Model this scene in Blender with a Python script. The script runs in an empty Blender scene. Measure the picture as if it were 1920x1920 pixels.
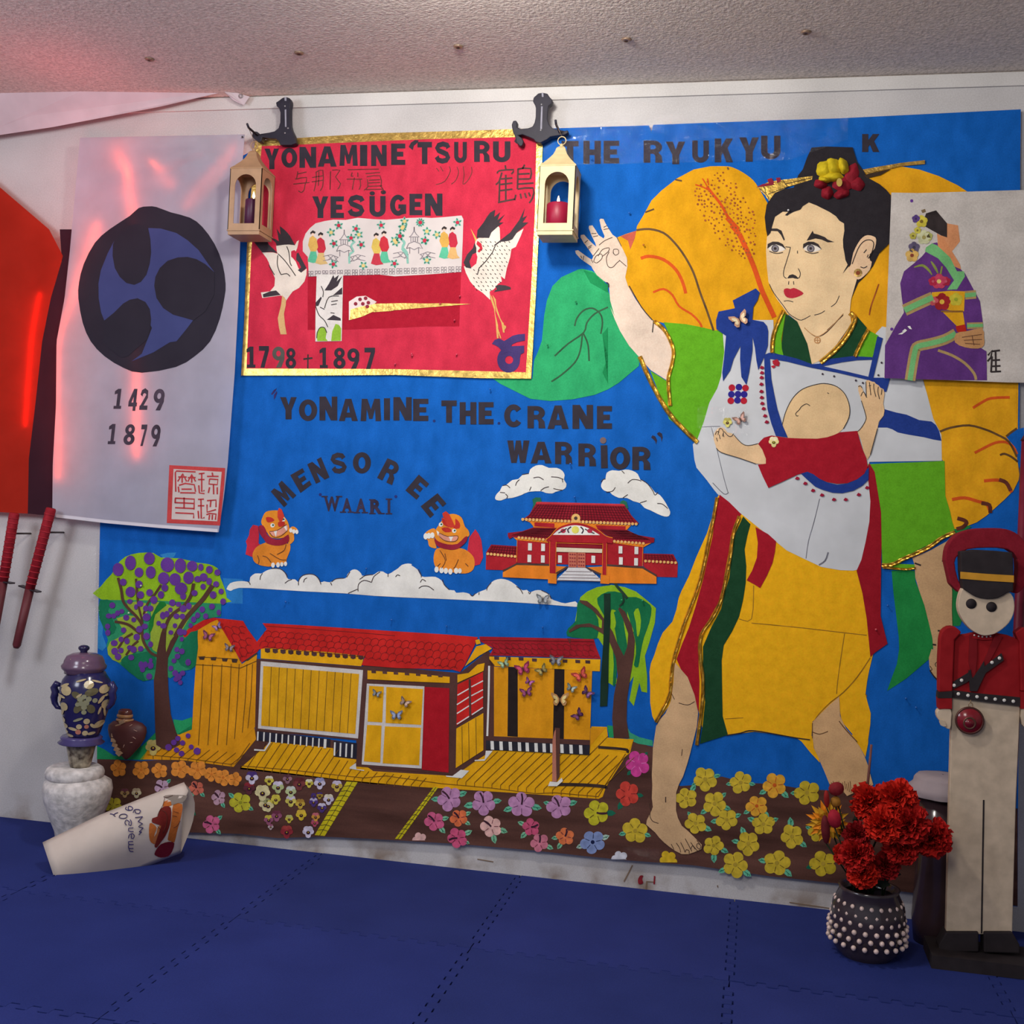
import bpy, math, random
from mathutils import Vector, Matrix
random.seed(7)
SC = bpy.context.scene
COL = SC.collection
# ------------------------------------------------------------------ camera
YAW, PITCH, ROLL, F = -0.21024953, 0.00664516, 0.04692673, 2165.0
D, CH = 3.3, 1.03                     # camera distance to the wall, camera height
H_CEIL = 2.297
cy, sy, cp, sp = math.cos(YAW), math.sin(YAW), math.cos(PITCH), math.sin(PITCH)
fw = Vector((sy*cp, cy*cp, sp)); rt = Vector((cy, -sy, 0)); up = rt.cross(fw)
r2 = rt*math.cos(ROLL)+up*math.sin(ROLL); u2 = -rt*math.sin(ROLL)+up*math.cos(ROLL)
CAMP = Vector((0, -D, CH))
cd = bpy.data.cameras.new('camera'); cam = bpy.data.objects.new('camera', cd); COL.objects.link(cam)
cd.sensor_width = 36; cd.lens = 36*F/1920; cd.clip_start = .05
cam.matrix_world = Matrix(((r2.x, u2.x, -fw.x, 0), (r2.y, u2.y, -fw.y, -D), (r2.z, u2.z, -fw.z, CH), (0, 0, 0, 1)))
SC.camera = cam
# ------------------------------------------------------------------ world, lights, exposure
SC.view_settings.view_transform = 'Standard'; SC.view_settings.look = 'None'
SC.view_settings.gamma = 1; SC.view_settings.use_curve_mapping = False
SC.view_settings.exposure = -0.17
w = bpy.data.worlds.new('world'); SC.world = w; w.use_nodes = True
w.node_tree.nodes['Background'].inputs[0].default_value = (.82, .88, 1, 1)
w.node_tree.nodes['Background'].inputs[1].default_value = .46
def light(name, kind, loc, power, color, size=.2, aim=None, sizey=None, spot=None):
    l = bpy.data.lights.new(name, kind); l.energy = power; l.color = color
    if kind == 'AREA':
        l.size = size
        if sizey: l.shape = 'RECTANGLE'; l.size_y = sizey
    elif kind != 'SUN': l.shadow_soft_size = size
    if spot: l.spot_size = spot; l.spot_blend = .8
    o = bpy.data.objects.new(name, l); COL.objects.link(o); o.location = loc
    if aim: o.rotation_euler = (Vector(aim)-Vector(loc)).to_track_quat('-Z', 'Y').to_euler()
    return o
light('ceiling_lamp_light', 'AREA', (-.72, -1.12, 2.22), 17, (1, .96, .90), .16, (-.5, -.1, 1.2))
light('room_fill_light', 'AREA', (-.5, -2.9, 2.0), 22, (1, .95, .88), .6, (-.5, 0, 1.35))  # unseen fill added near the camera to brighten the mural from the front
light('cool_fill_light', 'AREA', (-2.5, -2.4, 1.8), 25, (.84, .88, 1), .7, (-1.9, 0, 1.0))
light('red_lamp_light', 'POINT', (-2.05, -.30, 2.0), 1.3, (1, .10, .14), .05)
# ------------------------------------------------------------------ projection helpers: a pixel of the survey photograph -> a point of a plane Y = const
def ray(x, y): return r2*((x-960)/F)-u2*((y-960)/F)+fw
def at(x, y, Y=0.0):
    v = ray(x, y); return CAMP+v*((Y+D)/v.y)
def onfloor(x, y, z=0.0):
    v = ray(x, y); return CAMP+v*((z-CH)/v.z)
def mpp(P): return (Vector(P)-CAMP).dot(fw)/F      # metres per pixel at a point
def C(x0, y0, size):
    s = 1920/size
    def f(*pts): return [(x0+u/s, y0+v/s) for u, v in pts]
    return f
def S(pts, n=4, closed=True):
    out = []; N = len(pts)
    rng = range(N) if closed else range(N-1)
    for i in rng:
        if closed: p0, p1, p2, p3 = pts[i-1], pts[i], pts[(i+1) % N], pts[(i+2) % N]
        else: p0, p1, p2, p3 = pts[max(i-1, 0)], pts[i], pts[i+1], pts[min(i+2, N-1)]
        for k in range(n):
            t = k/n; a = []
            for c in range(2):
                a.append(.5*(2*p1[c]+(p2[c]-p0[c])*t+(2*p0[c]-5*p1[c]+4*p2[c]-p3[c])*t*t+(3*p1[c]-p0[c]-3*p2[c]+p3[c])*t**3))
            out.append(tuple(a))
    if not closed: out.append(pts[-1])
    return out
# ------------------------------------------------------------------ materials
def lin(c):
    return tuple(((v/255)/12.92 if v/255 <= .04045 else ((v/255+.055)/1.055)**2.4) for v in c)
MATS = {}
def M(c, kind='paper'):
    key = (tuple(c), kind)
    if key in MATS: return MATS[key]
    m = bpy.data.materials.new(kind+'_%d_%d_%d' % tuple(c)); m.use_nodes = True
    nt = m.node_tree; N = nt.nodes; L = nt.links; b = N['Principled BSDF']
    rgb = lin(c)
    P = dict(paper=(.7, .10, 14, .05, .15), paint=(.78, .11, 22, .12, .10), felt=(.9, .06, 40, .2, .1), cloth=(.85, .07, 9, .25, .15),
             gold=(.32, .25, 60, .5, .5), ink=(.6, .25, 30, 0, .2), gloss=(.18, .12, 8, .08, .5), satin=(.5, .08, 30, .03, .5), matte=(.72, .10, 30, .05, .12), wood=(.5, .15, 20, .1, .3), wall=(.75, .10, 3, .12, .2),
             metal=(.38, .06, 30, .05, .5), stone=(.8, .2, 45, .8, .2), wax=(.45, .08, 10, .05, .4), foam=(.85, .06, 5, .25, .15),
             plaster=(.9, .14, 110, 1.0, .1), petal=(.75, .16, 60, .08, .2), emis=(1, 0, 1, 0, 0), soil=(.7, .3, 5, .15, .2), sheer=(.9, .06, 9, .25, .1))[kind]
    rough, var, scale, bump, spec = P
    b.inputs['Roughness'].default_value = rough
    b.inputs['Specular IOR Level'].default_value = spec
    b.inputs['Base Color'].default_value = rgb+(1,)
    if kind == 'emis':
        b.inputs['Emission Color'].default_value = rgb+(1,); b.inputs['Emission Strength'].default_value = 13; MATS[key] = m; return m
    tc = N.new('ShaderNodeTexCoord')
    def noise(sc, det=4, stretch=None):
        n = N.new('ShaderNodeTexNoise'); n.inputs['Scale'].default_value = sc; n.inputs['Detail'].default_value = det
        if stretch:
            mp = N.new('ShaderNodeMapping'); mp.inputs['Scale'].default_value = stretch
            L.new(tc.outputs['Object'], mp.inputs[0]); L.new(mp.outputs[0], n.inputs['Vector'])
        else: L.new(tc.outputs['Object'], n.inputs['Vector'])
        return n
    st = None
    if kind == 'paint': st = (1, 1, .6)
    if kind == 'soil': st = (.5, 1, 4)
    n1 = noise(scale, 5, st)
    mx = N.new('ShaderNodeMix'); mx.data_type = 'RGBA'
    lo = tuple(max(0, v*(1-var*1.5)) for v in rgb); hi = tuple(min(1, v*(1+var*1.2)+var*.03) for v in rgb)
    mx.inputs['A'].default_value = lo+(1,); mx.inputs['B'].default_value = hi+(1,)
    mr = N.new('ShaderNodeMapRange'); mr.inputs['From Min'].default_value = .3; mr.inputs['From Max'].default_value = .7
    L.new(n1.outputs['Fac'], mr.inputs['Value']); L.new(mr.outputs['Result'], mx.inputs['Factor'])
    outc = mx.outputs['Result']
    if kind in ('paint', 'soil', 'foam', 'felt', 'paper', 'plaster', 'wall'):
        n2 = noise(260, 2)                                     # fine grain
        m2 = N.new('ShaderNodeMix'); m2.data_type = 'RGBA'; m2.blend_type = 'OVERLAY'
        m2.inputs['Factor'].default_value = .22
        L.new(outc, m2.inputs['A']); L.new(n2.outputs['Fac'], m2.inputs['B']); outc = m2.outputs['Result']
    L.new(outc, b.inputs['Base Color'])
    if kind == 'wall':                                           # grime that gathers in patches near the floor
        sx = N.new('ShaderNodeSeparateXYZ'); L.new(tc.outputs['Object'], sx.inputs[0])
        mz = N.new('ShaderNodeMapRange'); mz.inputs['From Min'].default_value = .09; mz.inputs['From Max'].default_value = -.01; L.new(sx.outputs['Z'], mz.inputs['Value'])
        ng = noise(9, 6); mg = N.new('ShaderNodeMapRange'); mg.inputs['From Min'].default_value = .46; mg.inputs['From Max'].default_value = .66; L.new(ng.outputs['Fac'], mg.inputs['Value'])
        mu = N.new('ShaderNodeMath'); mu.operation = 'MULTIPLY'; L.new(mz.outputs['Result'], mu.inputs[0]); L.new(mg.outputs['Result'], mu.inputs[1])
        m3 = N.new('ShaderNodeMix'); m3.data_type = 'RGBA'; m3.inputs['B'].default_value = (.22, .15, .10, 1); L.new(mu.outputs[0], m3.inputs['Factor']); L.new(outc, m3.inputs['A']); L.new(m3.outputs['Result'], b.inputs['Base Color'])
    if bump:
        bn = N.new('ShaderNodeBump'); bn.inputs['Strength'].default_value = bump; bn.inputs['Distance'].default_value = .003
        nb = noise({'paint': 9, 'paper': 12, 'cloth': 7, 'sheer': 7, 'gold': 90, 'stone': 60, 'plaster': 120, 'foam': 300}.get(kind, scale*2), 4)
        L.new(nb.outputs['Fac'], bn.inputs['Height']); L.new(bn.outputs['Normal'], b.inputs['Normal'])
    if kind in ('gold', 'metal'): b.inputs['Metallic'].default_value = .85 if kind == 'gold' else .5
    if kind == 'sheer':
        tr = N.new('ShaderNodeBsdfTranslucent'); L.new(outc, tr.inputs['Color'])
        ms = N.new('ShaderNodeMixShader'); ms.inputs[0].default_value = .42
        L.new(b.outputs[0], ms.inputs[1]); L.new(tr.outputs[0], ms.inputs[2]); L.new(ms.outputs[0], N['Material Output'].inputs[0])
    MATS[key] = m
    return m
def film_mat():
    m = bpy.data.materials.get('clear_film')
    if m: return m
    m = bpy.data.materials.new('clear_film'); m.use_nodes = True; nt = m.node_tree; N = nt.nodes; L = nt.links
    for n in list(N):
        if n.type == 'BSDF_PRINCIPLED': N.remove(n)
    t = N.new('ShaderNodeBsdfTransparent'); g = N.new('ShaderNodeBsdfGlossy'); g.inputs['Roughness'].default_value = .05
    ms = N.new('ShaderNodeMixShader'); ms.inputs[0].default_value = .028; L.new(t.outputs[0], ms.inputs[1]); L.new(g.outputs[0], ms.inputs[2]); L.new(ms.outputs[0], N['Material Output'].inputs[0])
    tc = N.new('ShaderNodeTexCoord'); nz = N.new('ShaderNodeTexNoise'); nz.inputs['Scale'].default_value = 16; nz.inputs['Detail'].default_value = 5; nz.inputs['Distortion'].default_value = 1.2
    bn = N.new('ShaderNodeBump'); bn.inputs['Strength'].default_value = 1; bn.inputs['Distance'].default_value = .03
    L.new(tc.outputs['Object'], nz.inputs['Vector']); L.new(nz.outputs['Fac'], bn.inputs['Height']); L.new(bn.outputs['Normal'], g.inputs['Normal'])
    return m
# ------------------------------------------------------------------ object helpers
def link(name, me, mt, parent=None, org=None):
    o = bpy.data.objects.new(name, me); COL.objects.link(o)
    if mt is not None: me.materials.append(mt)
    if parent is not None: o.parent = parent
    return o
ORG = {}
def origin(parent):
    o = parent
    while o is not None and o.name not in ORG: o = o.parent
    return ORG[o.name] if o is not None else Vector((0, 0, 0))
def thing(name, label, cat, loc, group=None):
    o = bpy.data.objects.new(name, None); COL.objects.link(o); o.location = loc; o.empty_display_size = .05
    o['label'] = label; o['category'] = cat
    if group: o['group'] = group
    ORG[o.name] = Vector(loc); return o
def tag(o, label, cat, group=None):
    o['label'] = label; o['category'] = cat
    if group: o['group'] = group
    return o
def mesh(name, vs, fs, mt, parent=None, smooth=False, label=None, kind=None):
    """vs are world points; stored relative to the origin of the top-level thing"""
    og = origin(parent)
    me = bpy.data.meshes.new(name); me.from_pydata([tuple(Vector(v)-og) for v in vs], [], fs); me.update()
    if smooth:
        for p in me.polygons: p.use_smooth = True
    o = link(name, me, mt, parent)
    if label: o['label'] = label
    if kind: o['kind'] = kind
    return o
BASE = -.018                          # front plane of the mural sheet
LT = .0005
def yl(lay): return BASE-LT*lay
class G:                                # geometry gatherer for flat cut pieces
    n = 0
    def __init__(s): s.v = []; s.f = []; G.n += 1; s.j = (G.n*5 % 9)*.00004
    def add(s, p2, faces, lay, th=None, base=None):
        s.k = getattr(s, 'k', -1)+1; Y = yl(lay)-.00003*min(s.k, 6)-s.j; th = LT*.8 if th is None else th
        k = len(s.v); n = len(p2)
        P = [at(x, y, Y) for x, y in p2]; s.v += P; s.v += [Vector((p.x, p.y+th, p.z)) for p in P]
        cnt = {}
        for f in faces:
            s.f.append([k+i for i in f])
            for a, b in zip(f, list(f[1:])+[f[0]]): cnt[(a, b)] = 1
        for a, b in list(cnt):
            if (b, a) not in cnt: s.f.append([k+b, k+a, k+n+a, k+n+b])
        return s
    def poly(s, pts, lay, th=None):
        A = sum(pts[i][0]*pts[(i+1) % len(pts)][1]-pts[(i+1) % len(pts)][0]*pts[i][1] for i in range(len(pts)))
        if A > 0: pts = pts[::-1]       # image y runs down: negative area is anticlockwise on the wall
        return s.add(pts, [list(range(len(pts)))], lay, th)
    def stroke(s, pts, wd, lay, th=None, taper=False):
        n = len(pts)
        if n < 2: return s
        L, R = [], []
        for i, (x, y) in enumerate(pts):
            a = pts[max(i-1, 0)]; b = pts[min(i+1, n-1)]
            dx, dy = b[0]-a[0], b[1]-a[1]; l = math.hypot(dx, dy) or 1
            h = wd/2
            if taper: h *= .25+.75*math.sin(math.pi*min(max((i+.3)/(n-.4), .02), .98))
            L.append((x-dy/l*h, y+dx/l*h)); R.append((x+dy/l*h, y-dx/l*h))
        p = L+R
        return s.add(p, [[i, i+1, n+i+1, n+i] for i in range(n-1)], lay, th)
    def disc(s, c, r, lay, ry=None, n=14, rot=0, th=None):
        ry = ry or r; ca, sa = math.cos(rot), math.sin(rot)
        return s.poly([(c[0]+r*math.cos(2*math.pi*i/n)*ca-ry*math.sin(2*math.pi*i/n)*sa, c[1]+r*math.cos(2*math.pi*i/n)*sa+ry*math.sin(2*math.pi*i/n)*ca) for i in range(n)], lay, th)
    def ob(s, name, mt, parent=None, label=None, kind=None): return mesh(name, s.v, s.f, mt, parent, False, label, kind)
def cut(name, pts, mt, lay, parent, smooth=0, th=None, label=None):
    if smooth: pts = S(pts, smooth)
    return G().poly(pts, lay, th).ob(name, mt, parent, label)
def ink(name, lines, mt, lay, parent, wd=1.5, smooth=3, label=None, taper=False):
    g = G()
    for l in lines:
        ww = wd
        if isinstance(l[0], (int, float)): ww, l = l[0], l[1]
        g.stroke(S(l, smooth, False) if smooth and len(l) > 2 else l, ww, lay, taper=taper)
    return g.ob(name, mt, parent, label, 'stuff' if len(lines) > 1 else None)
GL = {}
def glyph(ch, bold):
    ch = ch.strip()
    if (ch, bold) in GL: return GL[(ch, bold)]
    cu = bpy.data.curves.new('glyph', 'FONT'); cu.body = ch; cu.offset = bold; cu.resolution_u = 3; cu.fill_mode = 'FRONT'
    o = bpy.data.objects.new('glyph', cu); COL.objects.link(o)
    dg = bpy.context.evaluated_depsgraph_get(); e = o.evaluated_get(dg); me = e.to_mesh()
    vs = [(v.co.x, v.co.y) for v in me.vertices]; fs = [list(p.vertices) for p in me.polygons]
    e.to_mesh_clear(); bpy.data.objects.remove(o); bpy.data.curves.remove(cu)
    # weld doubles so that shared edges are found
    x0 = min(v[0] for v in vs); x1 = max(v[0] for v in vs); y0 = min(v[1] for v in vs); y1 = max(v[1] for v in vs)
    mp = {}; nv = []; idx = []
    for v in vs:
        k = (round(v[0], 5), round(v[1], 5))
        if k not in mp: mp[k] = len(nv); nv.append(((v[0]-x0)/(x1-x0), (v[1]-y0)/(y1-y0)))
        idx.append(mp[k])
    nf = []
    for f in fs:
        g = []
        for i in f:
            if idx[i] not in g: g.append(idx[i])
        if len(g) > 2: nf.append(g)
    GL[(ch, bold)] = (nv, nf); return GL[(ch, bold)]
def ell(cx, cy, rx, ry, a0=0, a1=360, n=18): return [(cx+rx*math.cos(math.radians(a0+(a1-a0)*i/n)), cy+ry*math.sin(math.radians(a0+(a1-a0)*i/n))) for i in range(n+1)]
def ringp(cx, cy, rx, ry, ix, iy, a0=0, a1=360, n=20):
    o = ell(cx, cy, rx, ry, a0, a1, n); i_ = ell(cx, cy, ix, iy, a0, a1, n); m = n+1
    return (o+i_, [[k, k+1, m+k+1, m+k] for k in range(n)])
def thick(path, wx, wy=None):
    wy = wy or wx; L, R = [], []; n = len(path)
    for i, (x, y) in enumerate(path):
        a = path[max(i-1, 0)]; b = path[min(i+1, n-1)]; dx, dy = b[0]-a[0], b[1]-a[1]; l = math.hypot(dx, dy)
        L.append((x-dy/l*wx/2, y+dx/l*wy/2)); R.append((x+dy/l*wx/2, y-dx/l*wy/2))
    return (L+R, [[i, i+1, n+i+1, n+i] for i in range(n-1)])
def pg(*p): return (list(p), [list(range(len(p)))])
BLK = {
 'I': [pg((0, 0), (1, 0), (1, 1), (0, 1))],
 'E': [pg((0, 0), (1, 0), (1, .24), (.42, .24), (.42, .39), (.86, .39), (.86, .62), (.42, .62), (.42, .77), (1, .77), (1, 1), (0, 1))],
 'H': [pg((0, 0), (.36, 0), (.36, .38), (.64, .38), (.64, 0), (1, 0), (1, 1), (.64, 1), (.64, .62), (.36, .62), (.36, 1), (0, 1))],
 'T': [pg((.31, 0), (.69, 0), (.69, .75), (1, .75), (1, 1), (0, 1), (0, .75), (.31, .75))],
 'Y': [pg((.33, 0), (.69, 0), (.69, .4), (1, 1), (.66, 1), (.51, .64), (.36, 1), (0, 1), (.33, .42))],
 'N': [pg((0, 0), (.33, 0), (.33, .48), (.64, 0), (1, 0), (1, 1), (.69, 1), (.69, .52), (.36, 1), (0, 1))],
 'M': [pg((0, 0), (.27, 0), (.30, .55), (.42, .1), (.58, .1), (.70, .55), (.73, 0), (1, 0), (.94, 1), (.67, 1), (.5, .52), (.33, 1), (.06, 1))],
 'W': [pg((.18, 0), (.42, 0), (.5, .42), (.58, 0), (.82, 0), (1, 1), (.73, 1), (.68, .52), (.61, 1), (.39, 1), (.32, .52), (.27, 1), (0, 1))],
 'K': [pg((0, 0), (.36, 0), (.36, .28), (.45, .4), (.63, 0), (1, 0), (.7, .6), (1, 1), (.62, 1), (.36, .66), (.36, 1), (0, 1))],
 'U': [(ell(.5, .34, .5, .34, 180, 360, 12)+ell(.5, .36, .17, .13, 180, 360, 12), [[k, k+1, 14+k, 13+k] for k in range(12)]), pg((0, .34), (.33, .36), (.33, 1), (0, 1)), pg((.67, .36), (1, .34), (1, 1), (.67, 1))],
 'A': [pg((0, 0), (.31, 0), (.52, .78), (.52, 1), (.34, 1)), pg((.69, 0), (1, 0), (.66, 1), (.48, 1), (.48, .78)), pg((.3, .16), (.7, .16), (.66, .38), (.34, .38))],
 'O': [ringp(.5, .5, .5, .5, .19, .27, 0, 360, 24)],
 'C': [ringp(.5, .5, .5, .5, .19, .27, 38, 322, 22)],
 'G': [ringp(.5, .5, .5, .5, .19, .27, 38, 330, 22), pg((.52, .34), (1, .34), (1, .54), (.52, .54)), pg((.74, .06), (1, .1), (1, .4), (.74, .4))],
 'R': [pg((0, 0), (.36, 0), (.36, 1), (0, 1)), ringp(.5, .7, .48, .3, .15, .1, -90, 90, 12), pg((.3, .8), (.5, .8), (.5, 1), (.3, 1)), pg((.3, .4), (.5, .4), (.5, .6), (.3, .6)), pg((.62, 0), (1, 0), (.96, .3), (.8, .45), (.5, .45), (.62, .3))],
 'S': [thick([(.87, .70), (.8, .83), (.52, .885), (.24, .82), (.155, .7), (.24, .59), (.5, .51), (.77, .42), (.85, .28), (.75, .155), (.48, .11), (.22, .165), (.12, .31)], .31, .23)],
 '1': [pg((.05, 0), (1, 0), (1, .15), (.78, .15), (.78, 1), (.38, 1), (0, .88), (0, .72), (.36, .76), (.36, .15), (.05, .15))],
 '7': [pg((.15, 0), (.55, 0), (1, .8), (1, 1), (0, 1), (0, .78), (.6, .78))],
 '8': [ringp(.5, .745, .43, .255, .14, .1), ringp(.5, .275, .5, .275, .17, .11)],
 '9': [ringp(.5, .67, .5, .33, .18, .14), pg((.66, .42), (.98, .58), (.98, .4), (.72, 0), (.3, 0))],
 '4': [pg((.55, 0), (.88, 0), (.88, 1), (.55, 1)), pg((0, .2), (1, .2), (1, .38), (0, .38)), pg((0, .3), (.3, .34), (.66, .78), (.66, 1), (.5, 1), (0, .42))],
 '2': [thick([(.13, .66), (.2, .82), (.5, .89), (.8, .8), (.82, .62), (.5, .36), (.2, .12)], .3, .22), pg((0, 0), (1, 0), (1, .2), (0, .2))],
}
def quadmap(q, u, v):                   # u right, v up inside TL,TR,BR,BL
    TL, TR, BR, BL = q
    return tuple((BL[c]*(1-u)+BR[c]*u)*(1-v)+(TL[c]*(1-u)+TR[c]*u)*v for c in range(2))
def letter(ch, q, mt, lay, parent, bold=.025, label=None, name='letter', th=None):
    if len(q) == 2: (a, b), (c, d) = q; q = [(a, b), (c, b), (c, d), (a, d)]
    g = G()
    if bold and ch in BLK:
        for pv, pf in BLK[ch]:
            for f in (pf if len(pf) == 1 else [None]):
                q2 = [quadmap(q, u, v) for u, v in pv]
                if f is not None: g.poly(q2, lay, th)
                else: g.add(q2, pf, lay, th)
        return g.ob(name, mt, parent, label)
    nv, nf = glyph(ch, bold)
    p2 = [quadmap(q, u, v) for u, v in nv]
    # orientation
    A = 0
    for f in nf[:1]:
        A = sum(p2[f[i]][0]*p2[f[(i+1) % len(f)]][1]-p2[f[(i+1) % len(f)]][0]*p2[f[i]][1] for i in range(len(f)))
    fs = nf if A < 0 else [f[::-1] for f in nf]
    g.add(p2, fs, lay, th)
    return g.ob(name, mt, parent, label)
def word(text, boxes, crop, mt, lay, parent, bold=.025, lab=None):
    for ch, bx in zip(text, boxes):
        if len(bx) == 4 and isinstance(bx[0], (int, float)): q = crop((bx[0], bx[2]), (bx[1], bx[3]))
        else: q = crop(*bx)
        letter(ch, q, mt, lay, parent, bold)
def lathe(name, prof, ctr, mt, parent, n=32, smooth=True, sx=1, sy_=1, label=None, rot=0, caps=True):
    vs, fs = [], []
    for r, z in prof:
        for i in range(n):
            a = 2*math.pi*i/n+rot; vs.append((ctr[0]+r*sx*math.cos(a), ctr[1]+r*sy_*math.sin(a), ctr[2]+z))
    for j in range(len(prof)-1):
        for i in range(n): k = j*n; fs.append([k+i, k+(i+1) % n, k+n+(i+1) % n, k+n+i])
    if caps:
        fs.append(list(range(n))[::-1]); k = (len(prof)-1)*n; fs.append([k+i for i in range(n)])
    return mesh(name, vs, fs, mt, parent, smooth, label)
def box(name, c, s, mt, parent=None, rz=0, label=None, bev=0):
    vs = []; ca, sa = math.cos(rz), math.sin(rz)
    for x in (-.5, .5):
        for y in (-.5, .5):
            for z in (-.5, .5):
                a, b = x*s[0], y*s[1]; vs.append((c[0]+a*ca-b*sa, c[1]+a*sa+b*ca, c[2]+z*s[2]))
    fs = [[0, 1, 3, 2], [4, 6, 7, 5], [0, 4, 5, 1], [2, 3, 7, 6], [0, 2, 6, 4], [1, 5, 7, 3]]
    o = mesh(name, vs, fs, mt, parent, False, label)
    if bev: md = o.modifiers.new('bevel', 'BEVEL'); md.width = bev; md.segments = 2
    return o
def tube(name, pts, rad, mt, parent, n=10, label=None, cap=True, smooth=True):
    vs, fs = [], []; pts = [Vector(p) for p in pts]; K = len(pts)
    for j, p in enumerate(pts):
        d = (pts[min(j+1, K-1)]-pts[max(j-1, 0)]).normalized()
        u = d.cross(Vector((0, 1, 0)) if abs(d.y) < .8 else Vector((1, 0, 0))).normalized(); v = d.cross(u)
        r = rad[j] if isinstance(rad, (list, tuple)) else rad
        for i in range(n): a = 2*math.pi*i/n; vs.append(p+u*r*math.cos(a)+v*r*math.sin(a))
    for j in range(K-1):
        for i in range(n): k = j*n; fs.append([k+i, k+n+i, k+n+(i+1) % n, k+(i+1) % n])
    if cap: fs.append(list(range(n))); fs.append([(K-1)*n+i for i in range(n)][::-1])
    return mesh(name, vs, fs, mt, parent, smooth, label)
def extr(name, pts, Y, th, mt, parent, smooth=0, label=None, bev=0):
    """silhouette of a solid board: drawn on plane Y, th metres thick towards the wall"""
    if smooth: pts = S(pts, smooth)
    A = sum(pts[i][0]*pts[(i+1) % len(pts)][1]-pts[(i+1) % len(pts)][0]*pts[i][1] for i in range(len(pts)))
    if A > 0: pts = pts[::-1]
    P = [at(x, y, Y) for x, y in pts]; n = len(P)
    vs = P+[Vector((p.x, p.y+th, p.z)) for p in P]
    fs = [list(range(n)), list(range(n, 2*n))[::-1]]+[[(i+1) % n, i, n+i, n+(i+1) % n] for i in range(n)]
    o = mesh(name, vs, fs, mt, parent, False, label)
    if bev: md = o.modifiers.new('bevel', 'BEVEL'); md.width = bev; md.segments = 2; md.limit_method = 'ANGLE'
    return o
def struct(o): o['kind'] = 'structure'; return o
BLACK = (46, 42, 46)
INK = M((44, 34, 34), 'ink')
# ================================================================== the room
WALLM = M((196, 192, 190), 'wall')
struct(box('wall_back', (-.4, .06, 1.15), (5.0, .12, 2.32), WALLM))
struct(box('wall_left', (-2.96, -1.6, 1.15), (.12, 3.3, 2.32), WALLM))
struct(box('wall_right', (2.16, -1.6, 1.15), (.12, 3.3, 2.32), WALLM))
ceil = struct(box('ceiling', (-.4, -1.6, H_CEIL+.05), (5.24, 3.44, .1), M((226, 214, 202), 'plaster')))
for X in (-1.758, -1.303, -.846, -.392, .063):
    lathe('ceiling_screw', [(.014, -.001), (.012, -.004), (.006, -.006), (.005, -.002)], (X, -.31, H_CEIL), M((150, 125, 105), 'metal'), ceil, 12)
struct(box('trim_1', (-.4, -.004, H_CEIL-.022), (5.0, .008, .036), M((206, 202, 198), 'wall')))
# scuffs, marks and dried glue on the bare strip of wall under the mural
wb = bpy.data.objects['wall_back']
YW = -.0012
WK = [0]
def wallmark(pts, mt, wd=None):
    WK[0] += 1; YW = -.0012-.00004*WK[0]
    P = [at(x, y, YW) for x, y in pts]
    if wd is None: fs = [list(range(len(P)))]; vs = P
    else:
        vs = []
        for i, p in enumerate(pts):
            a = pts[max(i-1, 0)]; b = pts[min(i+1, len(pts)-1)]; dx, dy = b[0]-a[0], b[1]-a[1]; l = math.hypot(dx, dy) or 1
            vs += [at(p[0]-dy/l*wd/2, p[1]+dx/l*wd/2, YW), at(p[0]+dy/l*wd/2, p[1]-dx/l*wd/2, YW)]
        fs = [[2*i, 2*i+1, 2*i+3, 2*i+2] for i in range(len(pts)-1)]
    return mesh('stain', vs, fs, mt, wb)
stn = M((128, 104, 84), 'wall'); stn2 = M((160, 144, 126), 'wall'); rd = M((130, 22, 34), 'ink')
for pts, wd in (([(1186, 1622), (1180, 1634), (1170, 1653)], 2.5), ([(1213, 1652), (1211, 1668)], 3), ([(1213, 1653), (1228, 1654)], 2), ([(895, 1611), (925, 1616)], 2), ([(1480, 1692), (1555, 1703)], 2), ([(1345, 1660), (1346, 1664)], 2)):
    wallmark(pts, stn, wd)
wallmark(S([(1196, 1650), (1200, 1642), (1206, 1642), (1204, 1648), (1206, 1656), (1198, 1658)], 3), rd)
wallmark([(1226, 1642), (1229, 1643), (1228, 1658), (1225, 1658)], rd)
# floor: slab + interlocking foam mats
fl = struct(box('floor', (-.4, -1.6, -.032), (5.24, 3.44, .04), M((24, 26, 52), 'foam')))
T = .6096
def tile_outline(x0, y0, sides):
    """teeth run along every side; a tooth of one tile fills the notch of its neighbour"""
    NT = 11; tl = .021; g = .0019; pts = []
    def side(p, q, sgn, on):
        # p->q, outward normal to the right; sgn +1 starts with a tooth
        dx, dy = (q[0]-p[0])/T, (q[1]-p[1])/T; nx, ny = dy, -dx; out = []
        if not on: return [p]
        m = .035; L = T-2*m; step = L/(2*NT)
        lvl0 = -g
        out.append((p[0]+nx*lvl0, p[1]+ny*lvl0))
        for k in range(2*NT):
            a = m+k*step; b = a+step
            lev = (tl/2-g) if (k % 2 == (0 if sgn > 0 else 1)) else (-tl/2-g)
            fl_ = .0022 if lev > 0 else -.0022
            for t, l2 in ((a+g*.25, 0), (a+g*.25-fl_, 1), (b-g*.25+fl_, 1), (b-g*.25, 0)):
                out.append((p[0]+dx*t+nx*(lev if l2 else (-g)), p[1]+dy*t+ny*(lev if l2 else (-g))))
        return out
    c = [(x0, y0), (x0+T, y0), (x0+T, y0+T), (x0, y0+T)]
    pts += side(c[0], c[1], 1, 1); pts += side(c[1], c[2], 1, 1); pts += side(c[2], c[3], 1, sides); pts += side(c[3], c[0], 1, 1)
    out = []
    for p in pts:
        if not out or (abs(p[0]-out[-1][0])+abs(p[1]-out[-1][1])) > 1e-6: out.append(p)
    return out
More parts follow.
